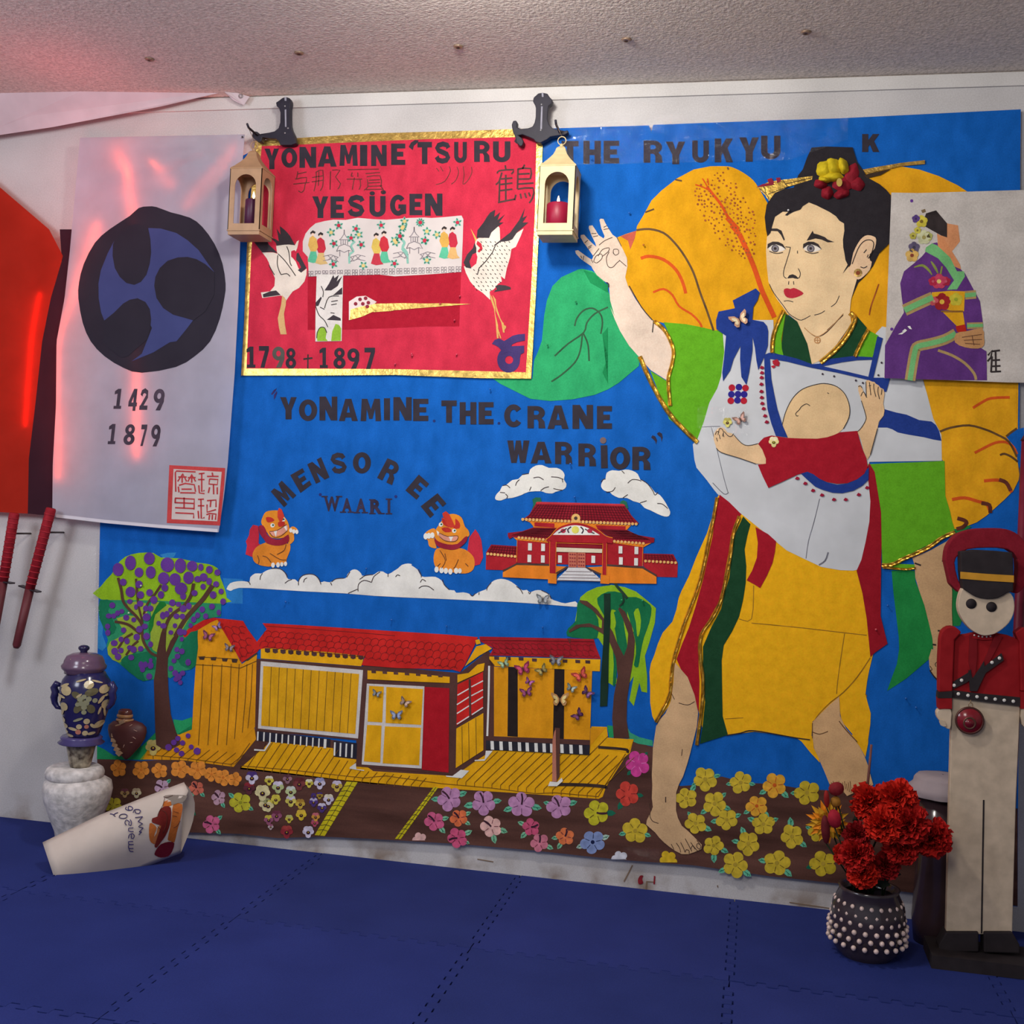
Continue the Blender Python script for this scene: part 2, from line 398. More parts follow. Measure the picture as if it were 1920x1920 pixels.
foamM = [M(c, 'foam') for c in ((37, 50, 116), (35, 48, 113), (39, 51, 117), (36, 49, 111))]
for i in range(-5, 4):
    for j in range(1, 5):
        x0 = -.018+i*T; y0 = .012-j*T
        if x0 < -3.1 or x0+T > 2.4: continue
        pts = tile_outline(x0, y0, j > 1); n = len(pts); dz = random.uniform(-.0006, .0006)
        vs = [(p[0], p[1], dz) for p in pts]+[(p[0], p[1], -.012) for p in pts]
        mesh('mat_tile', vs, [list(range(n))]+[[k, n+k, n+(k+1) % n, (k+1) % n] for k in range(n)], foamM[(i*3+j*5) % 4], fl)
# ================================================================== the mural
mur = thing('mural', 'huge blue painted mural of a robed warrior, red palace and yellow houses, covering the wall', 'mural', (-.6, BASE, .1))
BLUE = M((12, 92, 178), 'paint'); DBLUE = M((14, 80, 158), 'paint'); WHITE = M((224, 222, 214), 'paper'); BRN = M((78, 48, 40), 'paper'); SOIL = M((86, 52, 42), 'soil')
YEL = M((228, 166, 18), 'paint'); ORY = M((222, 150, 22), 'paint'); RED = M((196, 36, 32), 'paint'); DRED = M((160, 26, 38), 'paint'); LETB = M((50, 45, 54), 'matte')
GREEN = M((38, 152, 92), 'paint'); DGREEN = M((14, 84, 60), 'paint'); LIME = M((140, 182, 32), 'paint'); GOLD = M((206, 162, 70), 'gold'); GREY = M((198, 200, 202), 'cloth')
SKIN = M((222, 184, 140), 'paper'); SKIN2 = M((220, 198, 178), 'paper'); SKIN3 = M((198, 160, 116), 'paper'); ORAN = M((224, 132, 32), 'paint'); NAVY = M((34, 58, 132), 'felt')
sheet = [(188, 960), (183, 1218), (181, 1300), (182, 1420), (186, 1544), (340, 1560), (450, 1563), (520, 1571), (600, 1568), (690, 1572), (860, 1582), (1000, 1594), (1090, 1604), (1180, 1613), (1300, 1622), (1440, 1642), (1572, 1656), (1908, 1700),
         (1910, 1300), (1911, 900), (1913, 300), (1914, 205), (1570, 222), (1440, 226), (1225, 234), (1221, 247), (1217, 235), (1060, 240), (1018, 241), (1018, 245), (900, 252), (500, 268), (440, 300), (300, 320), (215, 330)]
g = G(); g.poly(sheet, 0, .016); g.ob('sky_sheet', BLUE, mur, 'painted blue background sheet')
# lighter/darker repainted patches
cut('paint_patch', [(418, 1084), (455, 1086), (455, 1132), (424, 1131)], M((40, 120, 188), 'paint'), 1, mur)
for q in ([(188, 1128), (200, 1138), (196, 1160), (192, 1190), (200, 1212), (183, 1215)], [(300, 1040), (330, 1036), (318, 1050)]):
    cut('paint_patch', q, M((48, 130, 190), 'paint'), 1, mur, 2)
# soil and grass
soil = cut('soil_strip', [(182, 1422), (262, 1427), (340, 1422), (440, 1434), (560, 1442), (780, 1464), (1100, 1462), (1160, 1430), (1188, 1386), (1214, 1398), (1232, 1402), (1262, 1468), (1276, 1474), (1300, 1472), (1353, 1456), (1400, 1468), (1450, 1470), (1510, 1480), (1560, 1482), (1640, 1492), (1760, 1500), (1908, 1516),
    (1908, 1699), (1572, 1656.5), (1440, 1642.5), (1300, 1622.5), (1180, 1613.5), (1090, 1604.5), (1000, 1594.5), (860, 1582.5), (690, 1572.5), (600, 1568.5), (520, 1571.5), (450, 1563.5), (340, 1560.5), (186, 1544.5)], SOIL, 1, mur, label='brown painted garden soil')
c = C(60, 1180, 400)
cut('grass_patch', c((585, 1050), (650, 1080), (740, 1140), (900, 1110), (1000, 1040), (1110, 930), (1130, 990), (1200, 1060), (1020, 1175), (585, 1168)), GREEN, 2, mur)
cut('grass_patch', c((1270, 810), (1350, 820), (1440, 790), (1440, 900), (1320, 950), (1290, 930)), GREEN, 2, mur)
cut('grass_patch', c((970, 1175), (1030, 1100), (1060, 1020), (1160, 1000), (1180, 1070), (1100, 1150)), M((150, 160, 40), 'paint'), 2, mur)
# ---- left tree with purple blossoms
c = C(160, 1000, 340)
tree = cut('blossom_tree', c((165, 700), (165, 560), (280, 430), (330, 340), (420, 250), (560, 208), (720, 208), (800, 255), (1000, 265), (1180, 310), (1300, 325), (1400, 370), (1430, 470), (1470, 570), (1495, 680), (1440, 745)), LIME, 2, mur, 2, label='lime green tree crown with purple blossoms')
cut('foliage', c((155, 705), (700, 710), (1440, 745), (1435, 880), (1290, 900), (1190, 1020), (1170, 1400), (1120, 1440), (1000, 1465), (900, 1535), (870, 1520), (640, 1560), (560, 1545), (360, 1380), (240, 1290), (225, 1180), (240, 1130), (195, 1000), (150, 880)), M((44, 140, 96), 'paint'), 3, tree, 0, label='green lower foliage')
for q in (c((155, 705), (300, 730), (240, 820), (330, 1000), (250, 1080), (150, 900)), c((720, 1260), (560, 1270), (420, 1300), (380, 1390), (560, 1540), (640, 1560), (600, 1450), (740, 1440)), c((1040, 1130), (1185, 1030), (1170, 1400), (1060, 1420), (980, 1340))):
    cut('foliage', q, M((22, 112, 76), 'paint'), 4, tree, 2)
for q in (c((700, 720), (900, 760), (1160, 760), (1100, 900), (950, 1150), (880, 1270), (760, 1260), (690, 1180), (700, 900)), c((330, 900), (560, 880), (580, 1060), (640, 1210), (520, 1260), (360, 1370), (240, 1280), (260, 1150), (420, 1060)), c((440, 740), (640, 740), (640, 900), (540, 900))):
    cut('foliage', q, M((150, 172, 56), 'paint'), 4, tree, 2)
cut('foliage', c((790, 720), (860, 760), (740, 860), (720, 980), (680, 1060), (670, 960), (710, 860)), M((26, 118, 48), 'paint'), 5, tree, 2)
cut('trunk', c((735, 1920), (725, 1560), (745, 1440), (755, 1320), (760, 1240), (800, 1060), (830, 980), (860, 1000), (850, 1200), (855, 1260), (900, 1140), (960, 1060), (985, 1090), (920, 1220), (875, 1320), (870, 1440), (880, 1680), (905, 1920), (960, 2100), (1010, 2230), (940, 2270), (830, 2290), (750, 2240), (740, 2080)), M((82, 50, 42), 'paper'), 6, tree, 0, label='dark brown tree trunk')
for l, wd in ((((345, 470), (380, 600), (400, 720), (460, 800), (540, 880), (600, 970), (600, 1040), (610, 1130), (650, 1210), (700, 1270), (765, 1300)), 5), (((535, 480), (545, 600), (560, 760), (595, 900), (605, 980)), 4), (((800, 545), (730, 650), (660, 740), (615, 860)), 4),
              (((310, 935), (380, 945), (460, 970), (540, 1030), (580, 1070)), 5), (((500, 1060), (420, 1110), (370, 1180), (345, 1220)), 4), (((560, 1140), (500, 1190), (430, 1290)), 4), (((835, 1050), (870, 930), (930, 850), (1050, 760), (1120, 650), (1145, 530)), 6), (((950, 1090), (1050, 920), (1150, 800), (1250, 690), (1345, 550)), 8)):
    ink('branch', [(wd, c(*l))], M((86, 56, 44), 'paper'), 7, tree)
PUR = M((98, 52, 140), 'paper')
dots = [(347, 383, 58, 70), (477, 312, 58, 78), (677, 266, 58, 66), (567, 413, 46, 52), (692, 412, 52, 66), (400, 517, 36, 38), (568, 540, 38, 40), (477, 620, 52, 56), (583, 652, 38, 40), (680, 628, 36, 38), (868, 332, 72, 78), (1005, 342, 60, 78), (1130, 347, 56, 56), (1222, 358, 28, 38), (1312, 384, 36, 40), (1398, 414, 32, 34), (828, 477, 60, 66), (948, 487, 60, 66), (1092, 470, 56, 66), (1190, 485, 38, 34), (1252, 465, 42, 44), (1310, 508, 30, 38), (1384, 538, 32, 32), (1012, 585, 66, 66), (840, 577, 36, 40), (800, 650, 34, 40), (725, 705, 38, 42), (1035, 665, 32, 38), (1155, 632, 32, 32), (1246, 565, 28, 32), (1352, 652, 36, 40), (1437, 615, 28, 30), (1458, 722, 30, 34), (470, 722, 30, 26), (285, 762, 32, 32), (580, 745, 34, 32), (535, 780, 20, 30), (640, 795, 30, 32), (690, 795, 30, 32), (920, 735, 34, 36), (985, 752, 30, 26), (1035, 798, 36, 38), (1095, 770, 30, 36), (1340, 775, 32, 32), (1237, 805, 30, 34), (1412, 838, 22, 32), (900, 810, 24, 26), (820, 870, 30, 40), (862, 855, 28, 34), (1188, 868, 26, 32), (1274, 878, 28, 32), (385, 825, 26, 26), (340, 845, 26, 30), (248, 875, 32, 28), (300, 875, 28, 28), (432, 892, 32, 32), (512, 915, 26, 26), (648, 888, 42, 42), (965, 878, 32, 30), (1028, 880, 30, 30), (1146, 912, 28, 34), (775, 952, 24, 26), (825, 980, 34, 30), (630, 985, 32, 30), (948, 978, 24, 26), (1115, 975, 24, 26), (235, 985, 28, 30), (405, 1025, 28, 30), (238, 1052, 28, 34), (572, 1015, 36, 36), (905, 1050, 26, 24), (1005, 1045, 36, 38), (1050, 1048, 24, 30), (543, 1098, 34, 36), (648, 1090, 36, 38), (1020, 1120, 22, 26), (378, 1122, 28, 30), (440, 1140, 28, 34), (305, 1162, 36, 32), (690, 1175, 26, 32), (310, 1248, 36, 38), (376, 1240, 28, 30), (345, 1305, 34, 36), (468, 1210, 28, 26), (510, 1230, 34, 36), (585, 1222, 30, 30), (485, 1315, 32, 30), (968, 1230, 26, 28), (1022, 1250, 30, 32), (975, 1302, 30, 30), (692, 1345, 20, 24), (938, 1350, 26, 26), (590, 1390, 28, 36), (635, 1390, 26, 34), (690, 1398, 32, 38), (605, 1440, 28, 32), (905, 1428, 26, 28), (1088, 1366, 30, 36), (675, 1515, 32, 34), (950, 1480, 32, 34), (985, 1520, 36, 36), (1030, 1480, 28, 28), (960, 1545, 28, 26), (1005, 1580, 24, 26)]
for x, y, a, b in dots:
    G().disc(c((x, y))[0], a/5.647, 8, b/5.647, 14).ob('blossom', PUR, tree)
c2 = C(60, 1180, 400)
for x, y, r in ((1404, 958, 22), (1312, 982, 24), (1276, 1018, 26), (1354, 1022, 24), (1228, 1062, 30), (1300, 1086, 24), (1345, 1118, 26), (1432, 1058, 22), (1485, 1096, 32)):
    G().disc(c2((x, y))[0], r/4.8, 9, None, 14).ob('blossom', PUR, tree)
cut('soil_patch', [(450, 1442), (478, 1368), (680, 1395), (680, 1430), (920, 1390), (1110, 1400), (1140, 1470), (970, 1480), (700, 1470)], SOIL, 1, mur)
# ---- yellow houses
L_ = C(340, 1120, 400); Mc = C(640, 1140, 400); Nc = C(880, 1080, 400); Rc = C(780, 1380, 400); Pc = C(160, 1360, 400)
deck = cut('house', [(452, 1439), (507, 1391), (625, 1403), (625, 1419), (668, 1424), (700, 1446), (848, 1455), (923, 1407), (1104, 1414), (1109, 1362), (1138, 1363), (1140, 1383), (1188, 1387), (1181, 1412), (1174, 1417), (1136, 1476), (1130, 1494), (1122, 1498), (968, 1487), (780, 1475), (640, 1462), (553, 1451)], YEL, 2, mur, label='yellow wooden house with red tile roofs and deck')
shed = deck
cut('deck', [(268, 1424), (283, 1393), (331, 1378), (359, 1360), (436, 1390), (477, 1364), (480, 1386), (438, 1438), (340, 1425)], ORY, 2, shed)
cut('wall_panel', L_((150, 290), (280, 203), (330, 190), (380, 290), (545, 600), (680, 505), (665, 1165), (500, 1340), (460, 1355), (90, 1310), (110, 900), (130, 600)), ORY, 3, shed, label='orange-yellow boarded side wall')
cut('roof', L_((15, 345), (60, 285), (200, 205), (290, 183), (555, 212), (600, 290), (680, 400), (730, 430), (680, 495), (545, 588), (370, 290), (325, 200), (270, 222), (150, 292), (30, 362)), RED, 4, shed)
cut('roof', L_((730, 232), (1100, 252), (1920, 305))+Mc((970, 240), (1228, 262), (1200, 335), (1110, 515), (1070, 575), (1000, 555), (500, 540), (180, 515), (215, 432))+L_((1300, 490), (760, 455), (690, 470), (640, 500), (680, 400), (770, 285)), RED, 6, deck)
cut('roof', Nc((90, 545), (560, 555), (1120, 568), (1140, 640), (1182, 745), (600, 725), (180, 715), (218, 650), (100, 590)), DRED, 4, deck)
frm = cut('timber_frame', [(481, 1235), (679, 1250), (686, 1246), (862, 1262), (915, 1220), (925, 1230), (926, 1402), (912, 1412), (855, 1453), (668, 1437), (668, 1388), (478, 1370)], M((84, 52, 46), 'paper'), 3, deck, label='dark brown timber frame')
cut('frieze', L_((715, 452), (1650, 512), (1620, 620), (715, 550)), YEL, 5, deck)
for i in range(13):
    x = 775+i*70; y = 470+i*5.2; cut('rafter_end', L_((x-24, y-12), (x+22, y-10), (x+24, y+22), (x, y+30), (x-22, y+20)), M((70, 44, 44), 'ink'), 6, deck)
cut('window_frame', L_((715, 575), (1635, 655), (1590, 1270), (690, 1180)), M((206, 200, 194), 'paper'), 4, deck, label='white panel frame')
cut('wall_panel', L_((738, 618), (1600, 690), (1565, 1230), (718, 1155)), M((218, 160, 22), 'paint'), 5, deck)
BL = M((96, 66, 20), 'ink')
ls = []
for i in range(1, 12): t = i/12; ls.append(L_((738+862*t, 618+72*t), (718+847*t, 1155+75*t)))
for x in (195, 280, 365, 448, 520, 590, 640): ls.append(L_((x, 600+max(0, 0)), (x-14, 900), (x-42, 1330-max(0, x-450)*.8)))
ls += [L_((130, 605), (400, 620), (530, 636), (680, 570)), L_((150, 535), (500, 555))]
ink('board_joint', ls, BL, 6, deck, 1.0, 0)
cut('lattice', L_((680, 1205), (1340, 1275), (1340, 1345), (700, 1290)), M((34, 32, 48), 'ink'), 4, deck)
cut('lattice', L_((1370, 1290), (1582, 1312), (1577, 1452), (1370, 1432)), M((34, 32, 48), 'ink'), 4, deck)
for i in range(12):
    x = 690+i*55; y0 = 1208+i*6.2
    ink('lattice_bar', [(2.6 if i < 11 else 5, L_((x, y0), (x-4, y0+82)))], WHITE, 6, deck)
for i in range(4): x = 1382+i*52; ink('lattice_bar', [(3, L_((x, 1305+i*6), (x-5, 1425+i*6)))], WHITE, 6, deck)
cut('post_base', L_((690, 1300), (760, 1300), (740, 1370), (655, 1370)), M((84, 52, 46), 'paper'), 6, deck)
ink('post_base', [(3, L_((655, 1372), (750, 1378), (800, 1300)))], WHITE, 7, deck, smooth=0)
cut('post_base', Mc((130, 1395), (135, 1450), (205, 1458), (205, 1466), (72, 1445), (80, 1430)), WHITE, 5, deck)
cut('post_base', Mc((940, 1508), (1000, 1512), (1075, 1455), (1150, 1465), (1085, 1532), (945, 1518)), WHITE, 5, deck)
cut('post_base', Mc((1200, 1368), (1290, 1360), (1300, 1285), (1362, 1285), (1290, 1375), (1200, 1378)), WHITE, 5, deck)
# deck boards
ls = [L_((540, 1515), (1000, 1555), (1640, 1625))+Mc((400, 1510), (900, 1580), (1350, 1620), (1750, 1670))+Rc((1250, 510), (1640, 545))]
for i in range(22):
    x = 600+i*73.5; yb = 1520+i*8.3
    ls.append(L_((x, yb), (x-8, yb+35)))
    xt = x+150 if i < 13 else x+60; yt = (1300+(xt-800)*.12) if i < 10 else (1440+(xt-1370)*.12)
    if i >= 13: yt = yb-70
    if i in (10, 11, 12): xt = x+90; yt = yb-140
    ls.append(L_((x, yb), (xt, yt)))
for i in range(20):
    x = 370+i*78; yb = 405+i*7.4
    if x > 1640: break
    ls.append(Rc((x, yb+2), (x, yb+38)))
    dy = min(yb-(130+(x)*.02), 330); dx = dy*1.05
    if i < 1: dx = 70; dy = 70
    ls.append(Rc((x, yb), (x+dx, yb-dy)))
for i in range(10):
    x = 620+i*78; yb = 275+i*9
    ls.append(Pc((x-10, yb-5), (x-10, yb+28))); ls.append(Pc((x-10, yb-5), (x+110, yb-100)))
ls.append(Pc((560, 265), (900, 295), (1300, 350), (1350, 345), (1480, 160)))
ls += [Rc((1640, 545), (1690, 460), (1885, 160)), Rc((1560, 170), (1730, 0))]
ink('board_joint', ls, M((120, 78, 16), 'ink'), 4, deck, 1.1, 0)
ink('deck_dark_line', [(6, Rc((1260, 435), (1500, 440), (1690, 455), (1710, 470))), (5, Rc((1640, 100), (1800, 112), (1900, 125), (1900, 150)))], M((52, 36, 30), 'ink'), 5, deck)  # thick dark brown lines drawn along the deck
# porch front (centre)
cut('frieze', Mc((235, 562), (600, 585), (975, 620), (975, 675), (600, 660), (235, 640)), YEL, 7, deck)
for i in range(7): x = 290+i*100; y = 570+i*6; cut('rafter_end', Mc((x-20, y-8), (x+20, y-6), (x+22, y+18), (x-18, y+16)), M((84, 52, 46), 'ink'), 8, deck)
cut('door_frame', Mc((230, 680), (748, 705), (722, 1445), (183, 1408)), M((206, 200, 194), 'paper'), 5, deck, label='white sliding door frame')
for q in (((250, 700), (382, 708), (368, 1030), (236, 1022)), ((405, 710), (735, 730), (718, 1052), (398, 1035)), ((232, 1052), (362, 1058), (350, 1392), (202, 1380)), ((392, 1065), (716, 1078), (700, 1416), (372, 1398))):
    cut('door_panel', Mc(*q), YEL, 6, deck)
cut('door_panel', Mc((750, 710), (972, 722), (965, 1482), (725, 1455)), M((170, 24, 36), 'felt'), 5, deck, label='red door panel')
cut('gable', Mc((1215, 345), (1300, 325), (1355, 365), (1240, 430), (1112, 525)), YEL, 7, deck)
cut('gable', Mc((1205, 290), (1240, 280), (1255, 320), (1215, 330)), YEL, 8, deck)
cut('frieze', Mc((1045, 600), (1145, 585), (1225, 510), (1290, 495), (1280, 565), (1045, 672)), YEL, 7, deck)
g = G()
cut('window', Mc((1045, 690), (1275, 575), (1275, 900), (1035, 1060)), RED, 6, deck, label='red shuttered side window')
ls = [(4, Mc((1155, 640), (1160, 980)))]
for a, b in (((1045, 785), (1150, 725)), ((1040, 870), (1150, 800)), ((1040, 950), (1150, 880)), ((1040, 1045), (1150, 975)), ((1170, 710), (1275, 655)), ((1170, 790), (1275, 735)), ((1170, 865), (1275, 800)), ((1175, 960), (1275, 895))): ls.append((2.2, Mc(a, b)))
ink('window_bar', ls[1:], WHITE, 7, deck, smooth=0); ink('window_post', ls[:1], M((84, 52, 46), 'ink'), 7, deck, smooth=0)
cut('wall_panel', Mc((1035, 1085), (1278, 945), (1278, 1280), (1030, 1440)), YEL, 6, deck)
ink('board_joint', [Mc((1085, 1065), (1090, 1400)), Mc((1145, 1030), (1150, 1360)), Mc((1210, 990), (1215, 1320))], BL, 7, deck, 1, 0)
ink('corner_post', [(3.5, Mc((1330, 520), (1325, 800), (1312, 1190)))], WHITE, 6, deck)
# right wing
cut('frieze', Nc((180, 725), (1180, 750), (1175, 858), (180, 808)), YEL, 4, deck)
for x, y in ((245, 738), (350, 742), (465, 745), (585, 755), (740, 762), (860, 765), (975, 768), (1065, 772)): cut('rafter_end', Nc((x-22, y-14), (x+22, y-12), (x+22, y+16), (x-20, y+14)), M((70, 44, 44), 'ink'), 6, deck)
cut('corner_post', Nc((140, 700), (225, 800), (222, 1440), (150, 1480)), M((84, 52, 46), 'paper'), 4, deck)
cut('wall_panel', Nc((222, 815), (1105, 855), (1085, 1478), (222, 1442)), ORY, 5, deck)
cut('post', Nc((350, 820), (435, 825), (436, 1448), (343, 1442)), M((40, 32, 32), 'felt'), 6, deck)
cut('post', Nc((765, 835), (856, 840), (850, 1468), (752, 1462)), M((40, 32, 32), 'felt'), 6, deck)
cut('beam', Nc((150, 1440), (1085, 1476), (1085, 1522), (150, 1480)), M((84, 52, 46), 'paper'), 7, deck)
cut('lattice', Nc((150, 1480), (1085, 1524), (1080, 1612), (150, 1562)), M((34, 32, 42), 'ink'), 6, deck)
for x in (205, 285, 368, 450, 520, 600, 672, 740, 832, 915, 1002): y = 1482+(x-150)*.047; cut('lattice_bar', Nc((x-15, y), (x+14, y+2), (x+18, y+80), (x-12, y+78)), WHITE, 7, deck)
cut('wall_panel', Nc((1090, 1368), (1232, 1362), (1085, 1530)), ORY, 3, deck)
cut('step', Nc((1240, 1455), (1480, 1470), (1470, 1500), (1430, 1590), (1165, 1540)), YEL, 4, deck)
pl = cut('pillar', Nc((770, 1365), (815, 1370), (812, 1700), (812, 1800), (780, 1855), (746, 1850), (750, 1500)), M((92, 58, 48), 'paper'), 8, deck)
cut('pillar', Nc((765, 1400), (778, 1380), (778, 1500), (785, 1850), (746, 1848), (748, 1480)), M((188, 120, 98), 'paper'), 9, deck, label='pink-brown pillar face')
cut('post_base', Nc((725, 1850), (790, 1855), (832, 1815), (842, 1845), (788, 1892), (708, 1890)), WHITE, 9, deck)
# roof tiles drawn as arcs
g = G()
def tiles(a, b, c_, d, rows, cols, lay, par):
    gg = G()
    for r in range(rows):
        for k in range(cols):
            u0, u1 = (k+(r % 2)*.5)/cols, (k+.9+(r % 2)*.5)/cols
            if u1 > 1: continue
            pts = []
            for t in range(6):
                u = u0+(u1-u0)*t/5; v = (r+.92-.30*math.sin(math.pi*t/5))/rows
                pts.append(quadmap((a, b, c_, d), u, 1-v))
            gg.stroke(pts, .9, lay)
            p0 = quadmap((a, b, c_, d), u0, 1-(r+.92)/rows); p1 = quadmap((a, b, c_, d), u0, 1-(min(r+1.8, rows))/rows)
            gg.stroke([p0, p1], .9, lay)
    gg.ob('roof_tile_line', M((120, 18, 20), 'ink'), par, kind='stuff')
tiles(L_((760, 270))[0], Mc((1195, 290))[0], Mc((1080, 560))[0], L_((700, 450))[0], 4, 27, 7, deck)
tiles(Nc((110, 570))[0], Nc((1120, 585))[0], Nc((1175, 735))[0], Nc((210, 705))[0], 3, 17, 5, deck)
tiles(L_((350, 215))[0], L_((560, 230))[0], L_((690, 470))[0], L_((530, 570))[0], 5, 3, 5, deck)
ink('roof_tile_line', [L_((760, 258), (1500, 310), (1920, 345)), Nc((110, 575), (1120, 588))], M((120, 18, 20), 'ink'), 7, deck, 1.2, 0)
for x, y in ((185, 546), (290, 552), (392, 562), (480, 572)): cut('rafter_end', L_((x-28, y-14), (x+28, y-16), (x+18, y+16), (x-22, y+14)), M((64, 44, 36), 'ink'), 5, deck)
cut('rafter_end', L_((560, 575), (670, 500), (690, 505), (640, 540), (600, 570)), M((64, 44, 36), 'ink'), 5, deck)
cut('roof_dark_stroke', Nc((880, 560), (920, 560), (905, 610)), M((98, 34, 30), 'ink'), 6, deck)  # small dark reddish stroke drawn on the wing roof
# garden paths
for q, cols in ((((800, 455), (910, 462), (580, 1000), (480, 990)), 2), (((1670, 510), (1715, 515), (1340, 1032), (1282, 1028)), 2)):
    c = C(500, 1380, 360); a, b, d, e = c(*q)
    pp = cut('garden_path', [a, b, d, e], M((204, 188, 30), 'paint'), 3, mur, label='yellow edged garden path')
    ls = [[((a[0]+b[0])/2, (a[1]+b[1])/2), ((d[0]+e[0])/2, (d[1]+e[1])/2)]]
    for i in range(1, 11):
        t = i/11; l = (a[0]+(e[0]-a[0])*t, a[1]+(e[1]-a[1])*t); r = (b[0]+(d[0]-b[0])*t, b[1]+(d[1]-b[1])*t); m_ = ((l[0]+r[0])/2, (l[1]+r[1])/2-2)
        ls.append([l, m_, r])
    ink('joint_line', ls, INK, 4, pp, .8, 0)
#PART3
cut('soil_patch', [(430, 1440), (455, 1442), (512, 1391), (482, 1376), (474, 1364)], SOIL, 1, mur)
OL = M((60, 44, 44), 'ink')
# ---- clouds
J_ = C(420, 820, 360); K_ = C(760, 820, 360); O_ = C(900, 820, 400)
def cloud(pts, lines, sm=2):
    o = cut('cloud', pts, WHITE, 3, mur, sm); ink('outline', lines, OL, 4, o, 1.4, 3); return o
cloud(J_((25, 1515), (60, 1460), (130, 1440), (200, 1438), (255, 1445), (262, 1400), (310, 1362), (370, 1362), (395, 1350), (430, 1330), (500, 1312), (560, 1315), (600, 1345), (630, 1400), (650, 1420), (710, 1420), (745, 1450), (760, 1410), (810, 1372), (880, 1368), (935, 1400), (965, 1450), (1000, 1440), (1060, 1450), (1100, 1420), (1160, 1412), (1215, 1410), (1235, 1370), (1280, 1325), (1330, 1325), (1370, 1360), (1385, 1385), (1450, 1375), (1500, 1372), (1540, 1345), (1590, 1342), (1640, 1370), (1700, 1335), (1740, 1310), (1780, 1275), (1840, 1262), (1880, 1270))
      + K_((60, 1280), (120, 1320), (160, 1390), (230, 1395), (300, 1395), (360, 1430), (390, 1475), (440, 1525), (490, 1530), (510, 1555), (580, 1550), (640, 1565), (670, 1585), (730, 1550), (780, 1530), (820, 1510), (860, 1450), (920, 1420), (990, 1418), (1060, 1445), (1120, 1490), (1170, 1530), (1215, 1525), (1245, 1550), (1300, 1530), (1360, 1530), (1420, 1560), (1460, 1615), (1520, 1640), (1600, 1660), (1700, 1640), (1722, 1680), (1700, 1695), (1400, 1670), (1000, 1645), (500, 1622), (100, 1605))
      + J_((1900, 1605), (1500, 1585), (1200, 1560), (800, 1540), (400, 1515), (150, 1505), (70, 1535), (40, 1525)),
      [J_((235, 1440), (255, 1455), (262, 1475)), J_((385, 1360), (365, 1390), (360, 1425)), J_((470, 1312), (560, 1315), (620, 1365), (630, 1400)), J_((608, 1460), (640, 1435), (680, 1420)), J_((745, 1480), (748, 1430), (790, 1380), (880, 1368), (940, 1405), (970, 1470)), J_((795, 1450), (805, 1420), (830, 1405)), J_((1065, 1450), (1078, 1480)), J_((1075, 1445), (1120, 1415), (1200, 1408)), J_((1225, 1400), (1260, 1345)), J_((1380, 1400), (1420, 1380), (1490, 1372)), J_((1355, 1420), (1385, 1400)), J_((1475, 1450), (1500, 1390), (1560, 1345)), J_((1340, 1540), (1345, 1470), (1400, 1430), (1475, 1450)), J_((1240, 1560), (1335, 1518)), J_((1640, 1395), (1640, 1360)), J_((1715, 1395), (1735, 1375), (1760, 1385)),
       K_((150, 1450), (170, 1420), (205, 1440)), K_((135, 1510), (170, 1488), (230, 1490), (285, 1528)), K_((130, 1320), (155, 1370), (160, 1400)), K_((370, 1420), (390, 1475), (440, 1525)), K_((645, 1565), (670, 1588), (700, 1560)), K_((735, 1575), (737, 1550)), K_((815, 1530), (820, 1500), (860, 1450)), K_((1110, 1490), (1150, 1520), (1175, 1565)), K_((1230, 1545), (1242, 1565), (1255, 1545)), K_((1360, 1530), (1430, 1565), (1460, 1615))], 2)
cloud(O_((135, 545), (150, 510), (180, 480), (200, 440), (240, 425), (290, 385), (345, 375), (380, 340), (440, 325), (450, 290), (500, 255), (560, 250), (620, 275), (690, 275), (740, 300), (762, 340), (755, 380), (778, 420), (765, 460), (720, 480), (680, 490), (650, 505), (590, 500), (550, 485), (440, 490), (370, 520), (290, 545), (235, 550), (190, 568), (150, 565)),
      [O_((180, 495), (225, 500)), O_((205, 435), (240, 430), (270, 455)), O_((355, 380), (330, 405), (320, 435)), O_((480, 365), (530, 358), (572, 382)), O_((640, 355), (700, 360), (750, 378)), O_((740, 378), (745, 405)), O_((545, 480), (580, 455), (620, 445)), O_((460, 445), (445, 480)), O_((230, 510), (248, 530), (240, 548)), O_((380, 335), (440, 325)), O_((660, 460), (700, 470), (740, 475))])
cloud(O_((1090, 425), (1110, 385), (1130, 370), (1140, 320), (1190, 296), (1250, 302), (1310, 290), (1370, 300), (1420, 330), (1445, 385), (1490, 400), (1540, 450), (1575, 495), (1620, 520), (1665, 580), (1690, 625), (1712, 670), (1700, 708), (1660, 712), (1600, 690), (1530, 655), (1480, 635), (1440, 592), (1380, 575), (1320, 545), (1250, 545), (1190, 515), (1170, 495), (1120, 480), (1095, 455)),
      [O_((1135, 492), (1190, 485), (1218, 450)), O_((1330, 412), (1370, 380), (1430, 385), (1450, 395)), O_((1450, 380), (1510, 420), (1560, 490)), O_((1560, 490), (1575, 520), (1600, 495)), O_((1285, 545), (1330, 515)), O_((1440, 590), (1500, 570)), O_((1595, 595), (1640, 600), (1690, 640)), O_((1275, 300), (1300, 325)), O_((1090, 400), (1110, 378), (1130, 375))])
